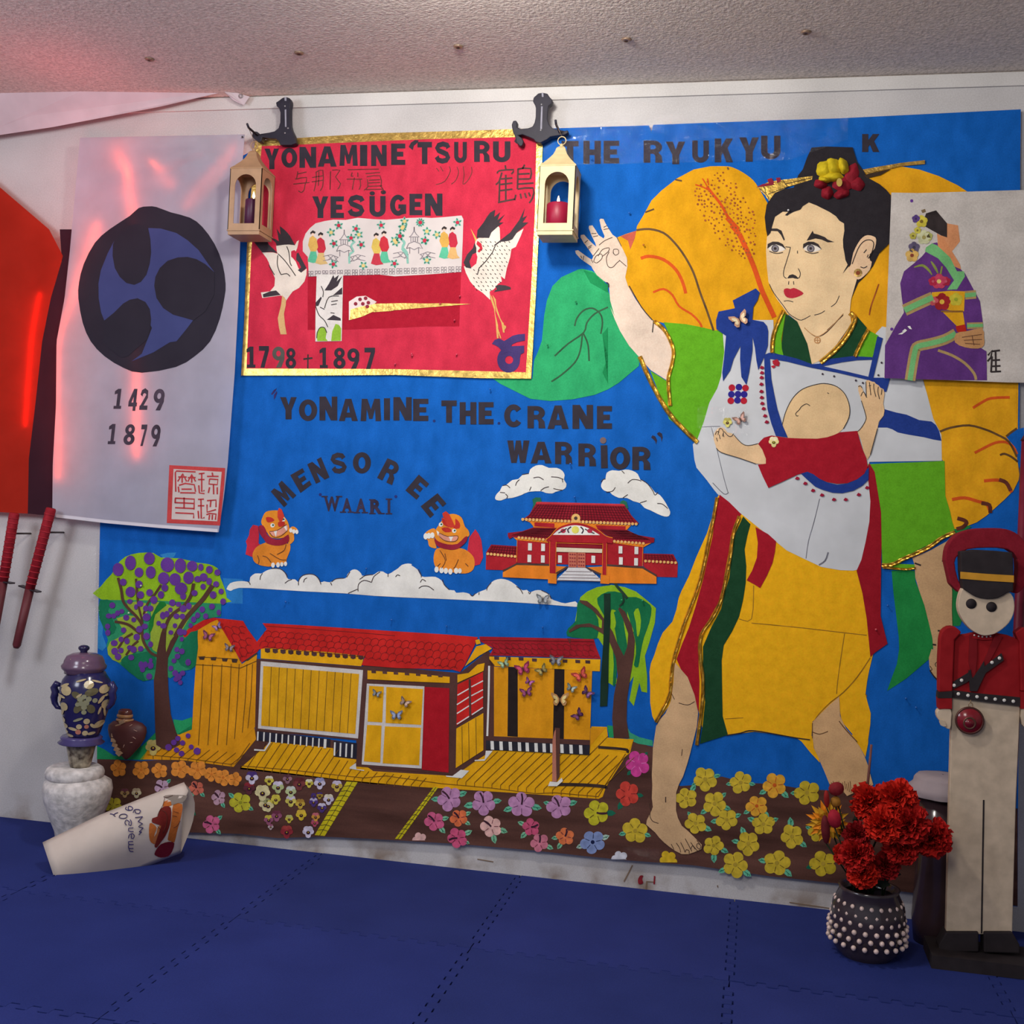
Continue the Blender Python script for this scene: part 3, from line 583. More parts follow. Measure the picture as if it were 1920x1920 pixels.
# ---- red palace with orange plinth
CR = M((168, 32, 42), 'paint'); CRD = M((140, 24, 40), 'paint'); CO = M((226, 128, 36), 'paint'); CRM = M((228, 178, 104), 'paper'); DK = M((72, 50, 44), 'ink')
pal = cut('palace', O_((335, 905), (400, 920), (620, 925), (640, 890), (1120, 900), (1200, 940), (1470, 960), (1465, 1160), (1100, 1150), (960, 1150), (330, 1130)), CR, 3, mur, label='red palace building with tiered tiled roofs')
cut('side_wing', O_((55, 1035), (100, 965), (330, 980), (330, 1140), (200, 1195), (52, 1190)), CR, 3, pal); cut('side_wing', O_((1465, 1045), (1740, 1052), (1780, 1130), (1775, 1260), (1590, 1255), (1470, 1160)), CR, 3, pal)
cut('wing_roof', O_((52, 1040), (100, 965), (330, 980), (325, 1070), (60, 1045)), CRD, 4, pal); cut('wing_roof', O_((1465, 1045), (1740, 1052), (1780, 1130), (1470, 1110)), CRD, 4, pal)
cut('roof', O_((395, 730), (440, 700), (470, 650), (510, 585), (560, 585), (1290, 605), (1330, 650), (1360, 700), (1430, 775), (1400, 785), (900, 760), (400, 745)), CRD, 6, pal)
cut('ridge', O_((500, 590), (515, 580), (1290, 600), (1310, 615), (1290, 618), (510, 600)), M((190, 50, 60), 'paint'), 7, pal)
for q in (((470, 560), (500, 540), (545, 542), (555, 580), (510, 590), (480, 650), (468, 650), (480, 600)), ((1262, 580), (1290, 565), (1320, 580), (1335, 640), (1320, 640), (1300, 605), (1262, 600))): cut('roof_finial', O_(*q), M((38, 104, 76), 'paint'), 5, pal)
cut('eave_board', O_((450, 765), (480, 800), (480, 815), (1100, 830), (1320, 835), (1360, 790), (900, 770), (400, 745)), CO, 4, pal)
cut('upper_wall', O_((490, 765), (670, 775), (670, 812), (490, 800)), CR, 5, pal); cut('upper_wall', O_((1040, 790), (1310, 800), (1310, 830), (1060, 825)), CR, 5, pal)
cut('lower_roof', O_((250, 860), (380, 845), (480, 810), (700, 815), (620, 885), (600, 925), (400, 915), (300, 895), (265, 915), (250, 890)), CRD, 6, pal)
cut('lower_roof', O_((1040, 820), (1320, 832), (1420, 880), (1570, 905), (1565, 945), (1480, 960), (1200, 930), (1140, 880)), CRD, 6, pal)
for n, q in enumerate((((300, 900), (340, 905), (600, 925), (620, 950), (330, 925)), ((1195, 925), (1480, 955), (1560, 940), (1470, 990), (1200, 950)))): cut('eave_board', O_(*q), CO, 5, pal)
def eaves(a, b, n, r, lay):
    g = G()
    for i in range(n):
        t = i/(n-1); g.disc(O_((a[0]+(b[0]-a[0])*t, a[1]+(b[1]-a[1])*t))[0], r/4.8, lay, n=8)
    g.ob('eave_tile', CRM, pal, kind='stuff')
eaves((385, 738), (1405, 780), 33, 14, 8); eaves((350, 903), (600, 922), 9, 13, 8); eaves((1210, 935), (1470, 955), 9, 13, 8); eaves((70, 1048), (315, 1072), 9, 13, 8); eaves((1490, 1113), (1760, 1128), 9, 13, 8)
def hatch(q, n, m_, lay, col, par):
    q = O_(*q); g = G()
    for i in range(n): g.stroke([quadmap(q, (i+.5)/n, 1), quadmap(q, (i+.5)/n, 0)], 1.2, lay)
    for j in range(m_): g.stroke([quadmap(q, 0, (j+.5)/m_), quadmap(q, 1, (j+.5)/m_)], .9, lay)
    g.ob('roof_tile_line', col, par, kind='stuff')
TL_ = M((86, 10, 24), 'matte')
hatch(((515, 605), (1300, 622), (1400, 765), (410, 730)), 34, 6, 7, TL_, pal); hatch(((480, 820), (690, 820), (610, 905), (280, 880)), 16, 4, 7, TL_, pal); hatch(((1080, 830), (1320, 838), (1540, 925), (1190, 915)), 16, 4, 7, TL_, pal)
hatch(((105, 975), (328, 985), (325, 1060), (70, 1035)), 10, 3, 5, TL_, pal); hatch(((1480, 1052), (1735, 1060), (1760, 1115), (1480, 1100)), 10, 3, 5, TL_, pal)
cut('gable_arch', S(O_((590, 925), (640, 880), (700, 815), (790, 778), (870, 768), (960, 785), (1050, 825), (1130, 885), (1195, 905), (1190, 955)), 3, False)+O_((1150, 950), (1120, 930), (900, 915), (650, 920), (620, 945)), CR, 9, pal, label='curved red gable')
tym = cut('gable_panel', S(O_((655, 878), (720, 825), (800, 797), (880, 792), (970, 815), (1080, 880)), 3, False), WHITE, 10, pal, label='white gable panel with flower')
ink('outline', [(1.4, S(O_((590, 925), (640, 880), (700, 815), (790, 778), (870, 768), (960, 785), (1050, 825), (1130, 885), (1195, 905)), 2, False))], CO, 10, pal)
G().disc(O_((858, 832))[0], 7, 11).ob('flower', M((224, 216, 100), 'paint'), tym)
for x in (748, 988): G().disc(O_((x, 842))[0], 5, 11, 4).ob('flower', M((178, 50, 74), 'paint'), tym)
ink('leaf_scroll', [(2.5, O_((800, 860), (790, 830), (820, 805))), (2.5, O_((915, 865), (930, 835), (905, 805))), (2, O_((705, 860), (740, 845), (780, 820))), (2, O_((945, 825), (990, 850), (1030, 865)))], M((60, 44, 60), 'ink'), 11, tym)
G().disc(O_((862, 728))[0], 8.5, 10).ob('medallion', CRM, pal); G().disc(O_((862, 728))[0], 3.4, 11).ob('medallion', DK, pal)
cut('lintel', O_((640, 905), (1150, 915), (1140, 955), (640, 940)), CR, 10, pal)
cut('wall_panel', O_((690, 950), (1100, 965), (1100, 1000), (690, 985)), CRD, 8, pal)
cut('wall_panel', O_((680, 990), (1100, 1005), (1098, 1040), (680, 1030)), M((220, 208, 180), 'paper'), 8, pal, label='cream band over the door')
for q in (((625, 935), (685, 940), (682, 1225), (628, 1222)), ((1105, 950), (1140, 952), (1135, 1240), (1098, 1235))): cut('column', O_(*q), CR, 11, pal)
ink('outline', [(.9, O_((628, 935), (625, 1220))), (.9, O_((685, 940), (682, 1220))), (.9, O_((1105, 955), (1100, 1235))), (.9, O_((1140, 955), (1138, 1235))), (.9, O_((335, 905), (330, 1120))), (.9, O_((1467, 960), (1462, 1160))), (.9, O_((690, 950), (1100, 962)))], CO, 12, pal, smooth=0)
for q in (((795, 1035), (870, 1038), (870, 1170), (795, 1168)), ((876, 1038), (948, 1040), (948, 1172), (876, 1170))):
    d_ = cut('door', O_(*q), M((196, 110, 88), 'paint'), 9, pal)
    g = G()
    for i in range(3):
        for j in range(4): g.disc(quadmap(O_(*q), .22+.28*i, .15+.24*j), 1.6, 10, n=6)
    g.ob('stud', M((140, 40, 50), 'ink'), d_, kind='stuff')
for x, y in ((450, 985), (568, 990), (445, 1090), (566, 1095), (720, 1095), (1020, 1098), (1265, 1012), (1408, 1018), (1268, 1112), (1405, 1120)): cut('window', O_((x-17, y-34), (x+17, y-32), (x+16, y+34), (x-18, y+33)), WHITE, 8, pal)
cut('plinth', O_((330, 1150), (640, 1155), (790, 1165), (690, 1235), (610, 1278), (205, 1258), (205, 1215)), CO, 9, pal, label='orange stone plinth'); cut('plinth', O_((960, 1170), (1140, 1160), (1460, 1180), (1588, 1255), (1588, 1318), (1160, 1312), (1090, 1240)), CO, 9, pal, label='orange stone plinth')
ink('plinth_edge', [(3.5, O_((205, 1205), (330, 1140), (640, 1150), (640, 1160))), (3.5, O_((685, 1225), (790, 1165))), (3.5, O_((950, 1170), (1090, 1235))), (3.5, O_((1140, 1150), (1465, 1172), (1588, 1245)))], DK, 10, pal, smooth=0)
for y0, y1, x0, x1, x2, x3 in ((1172, 1205, 795, 950, 1000, 770), (1205, 1235, 765, 1010, 1040, 735), (1235, 1262, 735, 1045, 1070, 705), (1262, 1290, 705, 1075, 1085, 690)): cut('step', O_((x0, y0), (x1, y0+3), (x2, y1+3), (x3, y1)), M((214, 212, 212), 'paper'), 10, pal)
ink('step_line', [O_((770, 1206), (1000, 1210)), O_((735, 1236), (1040, 1240)), O_((705, 1263), (1070, 1267)), O_((690, 1285), (1085, 1296))], M((110, 90, 90), 'ink'), 11, pal, .9, 0)
for q in (((612, 1222), (690, 1228), (688, 1318), (612, 1312)), ((1085, 1238), (1165, 1244), (1163, 1320), (1083, 1315))): cut('column_base', O_(*q), CO, 12, pal)
# ---- guardian lions
def lion(body, tail, mane, head, brow, mouth, eyes, teeth, claws, lines, crest, lab, paw):
    o = cut('guardian_lion', body, M((222, 134, 44), 'paint'), 4, mur, 3, label=lab)
    cut('tail', tail, M((192, 44, 62), 'paint'), 3, o, 1); cut('paw', paw, M((222, 140, 52), 'paint'), 3, o, 3)
    cut('head', head, M((226, 140, 42), 'paint'), 5, o, 3); cut('mane', mane, M((148, 34, 54), 'paint'), 6, o, 2)
    for b in brow: cut('eyebrow', b, M((188, 50, 42), 'paint'), 6, o, 2)
    cut('mouth', mouth, M((222, 150, 128), 'paint'), 6, o, 2)
    cut('crest', crest, M((200, 60, 44), 'paint'), 6, o)
    for e in eyes: G().disc(e, 4, 6).ob('eye', WHITE, o); G().disc((e[0]+1, e[1]-.5), 1.8, 7).ob('pupil', M((30, 84, 60), 'ink'), o)
    for t in teeth: cut('tooth', t, WHITE, 7, o)
    for x, y, r, q in claws: G().disc((x, y), r, 6, r*q).ob('claw', WHITE, o)
    ink('outline', lines, M((96, 54, 30), 'ink'), 7, o, 1.1)
lion(J_((350, 1080), (470, 1040), (620, 1060), (660, 1070), (660, 1130), (625, 1220), (620, 1265), (560, 1260), (470, 1290), (420, 1290), (350, 1275), (300, 1240), (285, 1180), (300, 1130)),
     J_((290, 875), (340, 885), (350, 980), (345, 1060), (365, 1075), (310, 1120), (290, 1200), (215, 1170), (230, 1080), (218, 1040), (250, 980), (258, 920)),
     J_((345, 890), (390, 880), (420, 930), (430, 970), (480, 1010), (560, 1020), (620, 985), (645, 975), (650, 1040), (590, 1075), (510, 1082), (430, 1060), (400, 1020), (355, 960)),
     J_((385, 800), (420, 745), (500, 730), (560, 740), (600, 790), (640, 850), (655, 930), (640, 980), (560, 1010), (470, 1000), (430, 950), (390, 890), (372, 850)),
     [J_((420, 800), (470, 800), (505, 830), (460, 850), (430, 845)), J_((540, 850), (600, 840), (605, 880), (550, 895))],
     J_((455, 940), (530, 930), (625, 870), (635, 930), (570, 975), (490, 985)), [J_((485, 880))[0], J_((592, 822))[0]],
     [J_((495, 935), (530, 932), (520, 998)), J_((598, 895), (625, 885), (630, 945))],
     [J_((x, y))[0]+(r, q) for x, y, r, q in ((490, 1278, 3.5, 1.4), (540, 1275, 3.5, 1.4), (578, 1270, 3, 1.4), (615, 1265, 3, 1.4), (668, 930, 3, 1.4), (698, 942, 3, 1.4), (728, 945, 3, 1.4))],
     [J_((335, 1180), (350, 1230), (340, 1270)), J_((385, 1185), (430, 1200), (470, 1250)), J_((460, 1160), (560, 1220), (620, 1225)), J_((530, 1170), (600, 1130), (620, 1070)), J_((455, 940), (530, 930), (625, 870)), J_((455, 950), (500, 1000), (570, 985), (635, 930))],
     J_((535, 740), (550, 705), (575, 720), (600, 780), (590, 830), (560, 850), (535, 800)), 'orange guardian lion facing right', J_((640, 930), (690, 890), (740, 930), (700, 960), (700, 1030), (650, 1070), (630, 1000)))
lion(K_((320, 1110), (430, 1110), (560, 1110), (640, 1150), (690, 1220), (680, 1320), (600, 1362), (470, 1350), (340, 1335), (290, 1270), (285, 1180)),
     K_((640, 1000), (700, 920), (735, 970), (760, 1030), (770, 1110), (778, 1200), (745, 1270), (690, 1285), (680, 1210), (620, 1140)),
     K_((290, 1010), (330, 1040), (420, 1070), (520, 1065), (590, 1000), (620, 990), (610, 1040), (560, 1090), (520, 1115), (450, 1125), (340, 1100), (300, 1060)),
     K_((295, 940), (340, 870), (400, 790), (480, 765), (560, 800), (595, 890), (630, 930), (640, 980), (600, 1010), (520, 1070), (420, 1080), (330, 1040), (295, 1000)),
     [K_((365, 800), (420, 850), (470, 880), (440, 900), (380, 870)), K_((500, 810), (545, 860), (540, 910), (480, 910), (500, 870)), K_((360, 910), (430, 900), (465, 940), (400, 950))],
     K_((330, 950), (420, 990), (520, 985), (510, 1030), (440, 1040), (350, 1010)), [K_((488, 935))[0], K_((355, 872))[0]],
     [K_((435, 992), (478, 992), (455, 1045)), K_((310, 930), (340, 950), (325, 985))],
     [K_((x, y))[0]+(r, q) for x, y, r, q in ((312, 1322, 4, 1.4), (362, 1330, 4, 1.4), (405, 1335, 4, 1.4), (450, 1342, 4, 1.4), (508, 1335, 4, 1.4), (545, 1335, 3.5, 1.4), (203, 990, 4, 1.5), (235, 985, 4, 1.4), (270, 980, 4, 1.4))],
     [K_((345, 1130), (400, 1230), (360, 1310)), K_((395, 1160), (410, 1230)), K_((530, 1220), (500, 1290), (480, 1310)), K_((320, 1290), (350, 1260)), K_((600, 1260), (630, 1290)), K_((330, 950), (420, 990), (525, 985), (500, 1040), (400, 1035), (340, 990))],
     K_((380, 800), (370, 760), (405, 738), (440, 770), (470, 830), (500, 900), (450, 905), (410, 870)), 'orange guardian lion facing left', K_((195, 960), (260, 915), (300, 920), (290, 1000), (300, 1060), (310, 1110), (240, 1090), (225, 1030), (195, 1010)))
# ---- weeping tree on the right
wt = cut('weeping_tree', Nc((1000, 190), (1060, 140), (1150, 100), (1280, 80), (1400, 100), (1500, 140), (1600, 220), (1680, 290), (1670, 420), (1620, 600), (1580, 720), (1600, 900), (1600, 1050), (1550, 1040), (1530, 960), (1480, 1170), (1440, 1120), (1480, 900), (1430, 980), (1400, 700), (1300, 700), (1330, 960), (1300, 990), (1250, 960), (1250, 700), (1160, 560), (1060, 560), (890, 540), (880, 490), (950, 420), (970, 300)), LIME, 2, mur, 1, label='weeping green tree with brown trunk')
DG2 = M((20, 108, 66), 'paint')
for q in (((880, 540), (890, 470), (960, 400), (970, 260), (1010, 220), (1100, 300), (1160, 390), (1150, 560), (1000, 560)), ((1150, 200), (1250, 140), (1360, 150), (1420, 200), (1420, 300), (1350, 330), (1290, 300), (1240, 380), (1180, 300)), ((1380, 210), (1500, 190), (1600, 240), (1640, 290), (1620, 420), (1570, 560), (1540, 700), (1520, 820), (1480, 800), (1500, 700), (1490, 560), (1440, 400), (1400, 330)), ((1300, 330), (1370, 330), (1400, 500), (1430, 700), (1400, 740), (1330, 600)), ((1290, 600), (1330, 700), (1320, 960), (1290, 980), (1300, 800))):
    cut('foliage', Nc(*q), DG2, 3, wt, 2, label='dark green foliage')
for q in (((1480, 330), (1520, 290), (1545, 400), (1530, 520), (1510, 540), (1500, 420)), ((1270, 340), (1290, 300), (1320, 420), (1300, 480), (1275, 430)), ((1420, 320), (1450, 420), (1480, 500), (1440, 480))): cut('foliage', Nc(*q), LIME, 4, wt, 2)
cut('trunk', Nc((1195, 400), (1100, 300), (1000, 240), (990, 215), (1060, 225), (1150, 300), (1230, 410), (1290, 500), (1330, 600), (1390, 720), (1420, 640), (1430, 520), (1380, 380), (1340, 300), (1350, 280), (1400, 320), (1460, 440), (1490, 580), (1480, 720), (1450, 900), (1420, 1100), (1415, 1300), (1440, 1460), (1300, 1460), (1285, 1280), (1300, 1080), (1335, 900), (1320, 740), (1260, 590), (1200, 520), (1100, 460), (1000, 460), (900, 510), (895, 490), (960, 440), (1080, 425), (1190, 470)), M((84, 54, 46), 'paper'), 5, wt, 1, label='brown trunk and limbs')
cut('dark_stroke', Nc((1210, 160), (1270, 155), (1270, 400), (1255, 700), (1250, 1000), (1240, 1170), (1175, 1175), (1180, 950), (1205, 600), (1212, 350)), M((24, 50, 38), 'paint'), 6, wt)
ink('dark_stroke', [(5, Nc((1285, 0), (1320, 80), (1380, 150), (1420, 200))), (3, Nc((1380, 170), (1390, 230), (1350, 270)))], M((24, 56, 38), 'ink'), 6, wt)
cut('grass_patch', Nc((1240, 1345), (1300, 1350), (1300, 1450), (1260, 1455)), GREEN, 2, mur); cut('grass_patch', Nc((1415, 1350), (1450, 1410), (1530, 1450), (1650, 1480), (1650, 1530), (1520, 1510), (1430, 1470)), M((60, 160, 120), 'paint'), 2, mur)
# ---- leaves and petals of the giant hibiscus behind the warrior
Dd = C(740, 480, 400); U_ = C(1040, 220, 400); V_ = C(1380, 220, 400); W_ = C(1140, 540, 400); X_ = C(1420, 560, 360); AA = C(1600, 660, 320); AB = C(1600, 960, 320); AC = C(1600, 1200, 320); Z_ = C(1180, 900, 500); S_ = C(1120, 1340, 400); T_ = C(1380, 1380, 400)
lf = cut('giant_leaf', Dd((1655, 120), (1500, 190), (1420, 270), (1370, 400), (1345, 540), (1325, 760), (1290, 860), (1255, 940), (1240, 1105), (880, 1100), (950, 1150), (1100, 1225), (1220, 1285), (1400, 1305), (1600, 1290), (1800, 1250), (1920, 1200))+[(1160, 718), (1198, 686), (1200, 655), (1172, 610), (1150, 570), (1130, 520), (1110, 508), (1092, 504)], M((44, 160, 100), 'paint'), 2, mur, label='large green leaf')
ink('leaf_vein', [(3, Dd((1620, 630), (1640, 560), (1700, 490), (1780, 470), (1850, 520), (1870, 600), (1855, 700))), (3, Dd((1920, 460), (1800, 520), (1730, 600), (1700, 690), (1560, 790), (1440, 900))), (3, Dd((1690, 700), (1670, 850), (1620, 960), (1500, 1070), (1410, 1130))), (3, Dd((1700, 700), (1740, 800), (1750, 945)))], M((28, 80, 46), 'ink'), 3, lf)
for q in (Dd((1700, 130), (1790, 150), (1850, 210), (1920, 260), (1920, 330), (1760, 240)), Dd((1870, 700), (1920, 640), (1920, 1150), (1870, 1050), (1920, 900))): cut('leaf_dark_part', q, M((24, 132, 76), 'paint'), 3, lf)  # areas of the leaf in a darker green paint
PY = M((216, 154, 18), 'paint')
pt = cut('giant_petal', S(U_((1400, 440), (1530, 440), (1600, 450), (1700, 500), (1790, 570), (1850, 660), (1920, 780)), 3, False)+[(1450, 480), (1480, 560), (1475, 650), (1420, 650), (1350, 640)]+W_((1010, 420), (960, 385), (500, 315), (400, 290))+U_((870, 1830), (800, 1740), (660, 1520), (635, 1440), (655, 1290), (600, 1160), (565, 1080), (640, 1050), (735, 1020), (740, 980), (800, 880), (870, 750), (960, 660), (1100, 550), (1250, 470)), PY, 2, mur, label='large yellow hibiscus petal')
cut('petal_corner', U_((590, 1070), (735, 1020), (720, 1090), (680, 1190), (660, 1110)), M((190, 90, 70), 'paint'), 3, pt)
BRV = M((92, 62, 26), 'ink'); ORV = M((206, 82, 28), 'paint')
ink('petal_vein', [(4, U_((735, 1015), (850, 1005), (980, 1040), (1080, 1130), (1170, 1250), (1250, 1400), (1310, 1580), (1370, 1740), (1430, 1920))), (3, U_((815, 855), (895, 825))), (3, U_((1085, 560), (1145, 572))), (3, U_((1555, 450), (1565, 470)))], BRV, 3, pt)
ink('petal_vein', [(6, U_((775, 1270), (850, 1250), (980, 1280), (1090, 1370), (1150, 1480), (1180, 1585))), (4, U_((885, 1575), (980, 1545), (1060, 1600), (1120, 1700), (1230, 1770), (1300, 1840), (1325, 1890)))], ORV, 3, pt)
ink('stamen', [(5, U_((1370, 625), (1430, 700), (1500, 790), (1560, 900), (1620, 1000), (1680, 1110), (1740, 1220), (1800, 1370))), (9, V_((30, 1050), (80, 1160), (130, 1270), (180, 1400), (230, 1550), (280, 1660), (345, 1800))), (2.4, U_((1265, 605), (1330, 625), (1375, 650))), (2.2, U_((1330, 550), (1360, 600), (1380, 640))), (2.2, U_((1375, 550), (1385, 610)))], M((204, 76, 26), 'paint'), 4, pt)
for a, b in (((1550, 900), (1650, 1010)), ((1590, 970), (1660, 1050))): ink('stamen', [(9, U_(a, b))], M((204, 76, 26), 'paint'), 4, pt)
g = G(); rr = random.Random(3); spots = []
while len(spots) < 190:
    t = rr.random(); bx, by = 1340+430*t, 560+680*t; s_ = rr.uniform(-1, 1); wdt = 160+80*math.sin(math.pi*t)-60*t
    x, y = bx+s_*wdt*.8+30, by-s_*wdt*.62
    if x < 1150 or x > 1810 or any(math.hypot(x-a, y-b) < 24 for a, b in spots): spots.append(spots[-1] if spots else (1300, 600)) if rr.random() < .06 else None; continue
    spots.append((x, y)); g.disc(U_((x, y))[0], rr.uniform(1.2, 2.3), 4, n=7)
g.ob('stamen_dot', M((156, 76, 20), 'ink'), pt, kind='stuff')
PO = M((224, 160, 24), 'paint')
cut('giant_petal', [(1600, 345), (1640, 322), (1690, 312), (1760, 330), (1830, 370), (1890, 430), (1908, 500), (1908, 830), (1890, 820), (1860, 840), (1780, 720), (1700, 660), (1640, 655), (1575, 600), (1590, 560)], PO, 2, mur, 2, label='large orange-yellow petal behind the head')
p3 = cut('giant_petal', [(1728, 700), (1906, 700), (1907, 800)]+AA((1720, 950), (1800, 1050), (1840, 1180), (1855, 1280), (1868, 1380), (1860, 1440), (1800, 1560), (1700, 1660), (1600, 1750), (1500, 1840), (1390, 1915))+AB((1300, 150), (1150, 200), (1110, 160), (1080, 0))+AA((1030, 1620), (1020, 1240), (990, 1200), (980, 900), (900, 760), (830, 480)), PO, 3, mur, label='lower orange-yellow petal')
cut('sky_patch', AA((1920, 850), (1840, 870), (1720, 955), (1800, 1050), (1840, 1180), (1860, 1300), (1910, 1300)), BLUE, 4, mur)
ink('petal_vein', [(4, AA((975, 895), (1100, 850), (1300, 825), (1480, 870), (1620, 930), (1750, 1010), (1840, 1180))), (4, AA((1720, 950), (1780, 900), (1840, 860))), (4, AA((1650, 1160), (1700, 1145), (1780, 1180), (1850, 1235)))], BRV, 4, p3)
ink('petal_vein', [(5, AA((1345, 630), (1440, 570), (1550, 520), (1760, 510))), (5, AA((1365, 1135), (1450, 1090), (1600, 1020), (1720, 1015), (1800, 1070), (1840, 1150))), (6, AA((1470, 1450), (1600, 1440), (1700, 1460), (1750, 1520), (1780, 1580))), (6, AA((1110, 1660), (1250, 1640), (1400, 1680), (1500, 1710), (1540, 1800)))], ORV, 4, p3)
ink('petal_vein', [(7, AA((1640, 1435), (1720, 1470), (1770, 1560))), (7, AA((1440, 1700), (1530, 1720), (1540, 1810))), (7, AB((1170, 70), (1240, 90), (1275, 120), (1230, 170), (1160, 190)))], M((96, 40, 24), 'ink'), 5, p3)
ink('petal_vein', [(2.6, V_((1285, 1500), (1250, 1600), (1215, 1700), (1200, 1780)))], M((160, 76, 20), 'ink'), 3, pt)
cut('giant_leaf', AB((430, 660), (690, 660), (700, 780), (800, 1030), (860, 1280), (905, 1500), (870, 1640), (600, 1870))+AC((480, 510), (380, 572), (430, 430), (490, 270), (515, 100))+AB((510, 1400), (480, 1150), (450, 900)), M((30, 132, 62), 'paint'), 2, mur, label='pointed green leaf by the arm')
cut('giant_leaf', AB((1085, 700), (1200, 880), (1300, 1000), (1200, 1280), (1110, 1285)), M((30, 122, 62), 'paint'), 2, mur); cut('giant_leaf', AB((1130, 195), (1300, 150), (1330, 170), (1200, 230), (1100, 300)), M((30, 122, 62), 'paint'), 4, mur)
#PART4
# ---- the warrior
wr = cut('warrior_face', V_((330, 850), (560, 790), (650, 760), (900, 800), (985, 940), (990, 1200), (1005, 1330), (1060, 1400), (1090, 1450), (1035, 1640), (1025, 1740))+X_((940, 250), (700, 590), (545, 655), (500, 450), (400, 230), (300, 150))+V_((430, 1720), (370, 1640), (330, 1570), (292, 1480), (278, 1350), (270, 1200), (278, 1080), (310, 960)), M((228, 196, 150), 'paper'), 6, mur, 0, label='painted face and neck of the standing warrior')
HAIR = M((42, 38, 42), 'felt')
cut('hair', V_((980, 1290), (1150, 1000), (1350, 900), (1392, 1000), (1388, 1125), (1290, 1222), (1232, 1340), (1160, 1432), (1100, 1490), (1030, 1650), (1020, 1600), (1060, 1500), (1080, 1400)), HAIR, 5, wr, label='black hair behind the ear')
cut('hair', V_((560, 520), (600, 470), (640, 360), (680, 272), (800, 262), (930, 266), (1050, 270), (1062, 310), (1090, 400), (1140, 470), (1190, 545), (1290, 600), (1350, 650), (1392, 700), (1400, 800), (1396, 1000), (1388, 1125), (1290, 1222), (1180, 1190), (1150, 1050), (1050, 1250), (1030, 1320), (960, 1405), (1005, 1325), (985, 1285), (975, 1220), (965, 1170), (962, 1100), (975, 1020), (972, 955), (930, 930), (900, 890), (840, 850), (780, 820), (720, 790), (655, 765), (600, 800), (580, 830), (520, 850), (485, 868), (460, 885), (440, 880), (470, 850), (420, 848), (350, 895), (325, 980), (310, 1040), (282, 1070), (270, 1010), (258, 900), (275, 790), (310, 720), (350, 680), (420, 650), (520, 630)), HAIR, 8, wr, label='black topknot hair')
ear = cut('ear', V_((1185, 1060), (1240, 1072), (1262, 1100), (1248, 1180), (1202, 1235), (1208, 1290), (1222, 1300), (1205, 1370), (1150, 1430), (1100, 1460), (1060, 1430), (1010, 1380), (1035, 1320), (1055, 1220), (1100, 1130), (1140, 1080)), M((226, 190, 152), 'paper'), 9, wr, 2)
ink('outline', [V_((1045, 1320), (1070, 1250), (1110, 1160), (1160, 1110), (1215, 1105), (1240, 1140), (1220, 1220), (1190, 1270)), V_((1120, 1345), (1150, 1355), (1180, 1340)), V_((1150, 1220), (1175, 1190)), V_((1180, 1260), (1190, 1235))], INK, 10, ear, 1.6)
er = G().disc(V_((1098, 1400))[0], 8, 10).ob('earring', M((206, 168, 96), 'gold'), ear); G().disc(V_((1098, 1400))[0], 4, 11).ob('earring_stone', M((130, 60, 26), 'gloss'), ear)
for cx in (360, 680):
    e = cut('eye', V_((cx-72, 1178), (cx-40, 1145), (cx, 1132), (cx+45, 1145), (cx+85, 1185), (cx+40, 1208), (cx-10, 1212), (cx-50, 1200)), M((228, 218, 205), 'paper'), 7, wr, 2)
    G().disc(V_((cx-8, 1180))[0], 6.6, 8).ob('iris', M((130, 124, 130), 'paper'), e); G().disc(V_((cx-8, 1180))[0], 2.6, 9).ob('pupil', INK, e)
    cut('eyelash', V_((cx-78, 1180), (cx-75, 1140), (cx-30, 1118), (cx+20, 1120), (cx+60, 1140), (cx+90, 1188), (cx+50, 1160), (cx, 1142), (cx-40, 1150)), INK, 10, e)
    ink('eyelid_line', [V_((cx-60, 1205), (cx, 1225), (cx+62, 1215))], INK, 8, e, 1.4)
    ink('iris_ring', [S([(V_((cx-8, 1180))[0][0]+6.6*math.cos(k*.5236), V_((cx-8, 1180))[0][1]+6.6*math.sin(k*.5236)) for k in range(13)], 1, False)], INK, 9, e, 1, 0)
cut('eyebrow', V_((320, 1000), (370, 1000), (410, 1020), (440, 1100), (430, 1110), (405, 1060), (375, 1025), (310, 1022), (285, 1050)), INK, 7, wr)
cut('eyebrow', V_((635, 1110), (665, 1060), (690, 1020), (700, 1045), (740, 1055), (800, 1078), (825, 1100), (885, 1122), (825, 1125), (770, 1100), (715, 1090), (660, 1105)), INK, 7, wr)
cut('nostrils', V_((460, 1450), (480, 1420), (510, 1412), (540, 1425), (560, 1445), (535, 1452), (510, 1445), (480, 1448)), INK, 7, wr)
ink('nose_line', [V_((490, 1170), (475, 1230), (450, 1310), (430, 1380), (430, 1430), (455, 1450)), V_((560, 1360), (578, 1400), (570, 1440), (545, 1452)), V_((475, 1475), (472, 1505)), V_((517, 1475), (520, 1505)), V_((445, 1165), (490, 1170)), V_((553, 1200), (553, 1225))], INK, 7, wr, 1.4)
cut('lips', V_((430, 1550), (460, 1538), (490, 1545), (520, 1535), (570, 1555), (608, 1585), (570, 1610), (510, 1628), (460, 1620), (435, 1590)), M((180, 42, 58), 'paint'), 7, wr, 2, label='painted red lips')
ink('face_line', [V_((430, 1655), (470, 1650), (515, 1662)), V_((855, 1705), (900, 1670), (930, 1605)), V_((540, 1810), (590, 1825), (670, 1785)), V_((705, 1780), (760, 1765), (800, 1740)), V_((300, 1500), (340, 1580), (430, 1700), (480, 1770), (545, 1812)), V_((820, 1915), (880, 1860), (965, 1780)), X_((470, 290), (530, 345), (600, 380), (700, 330), (860, 150))], INK, 7, wr, 1.4)
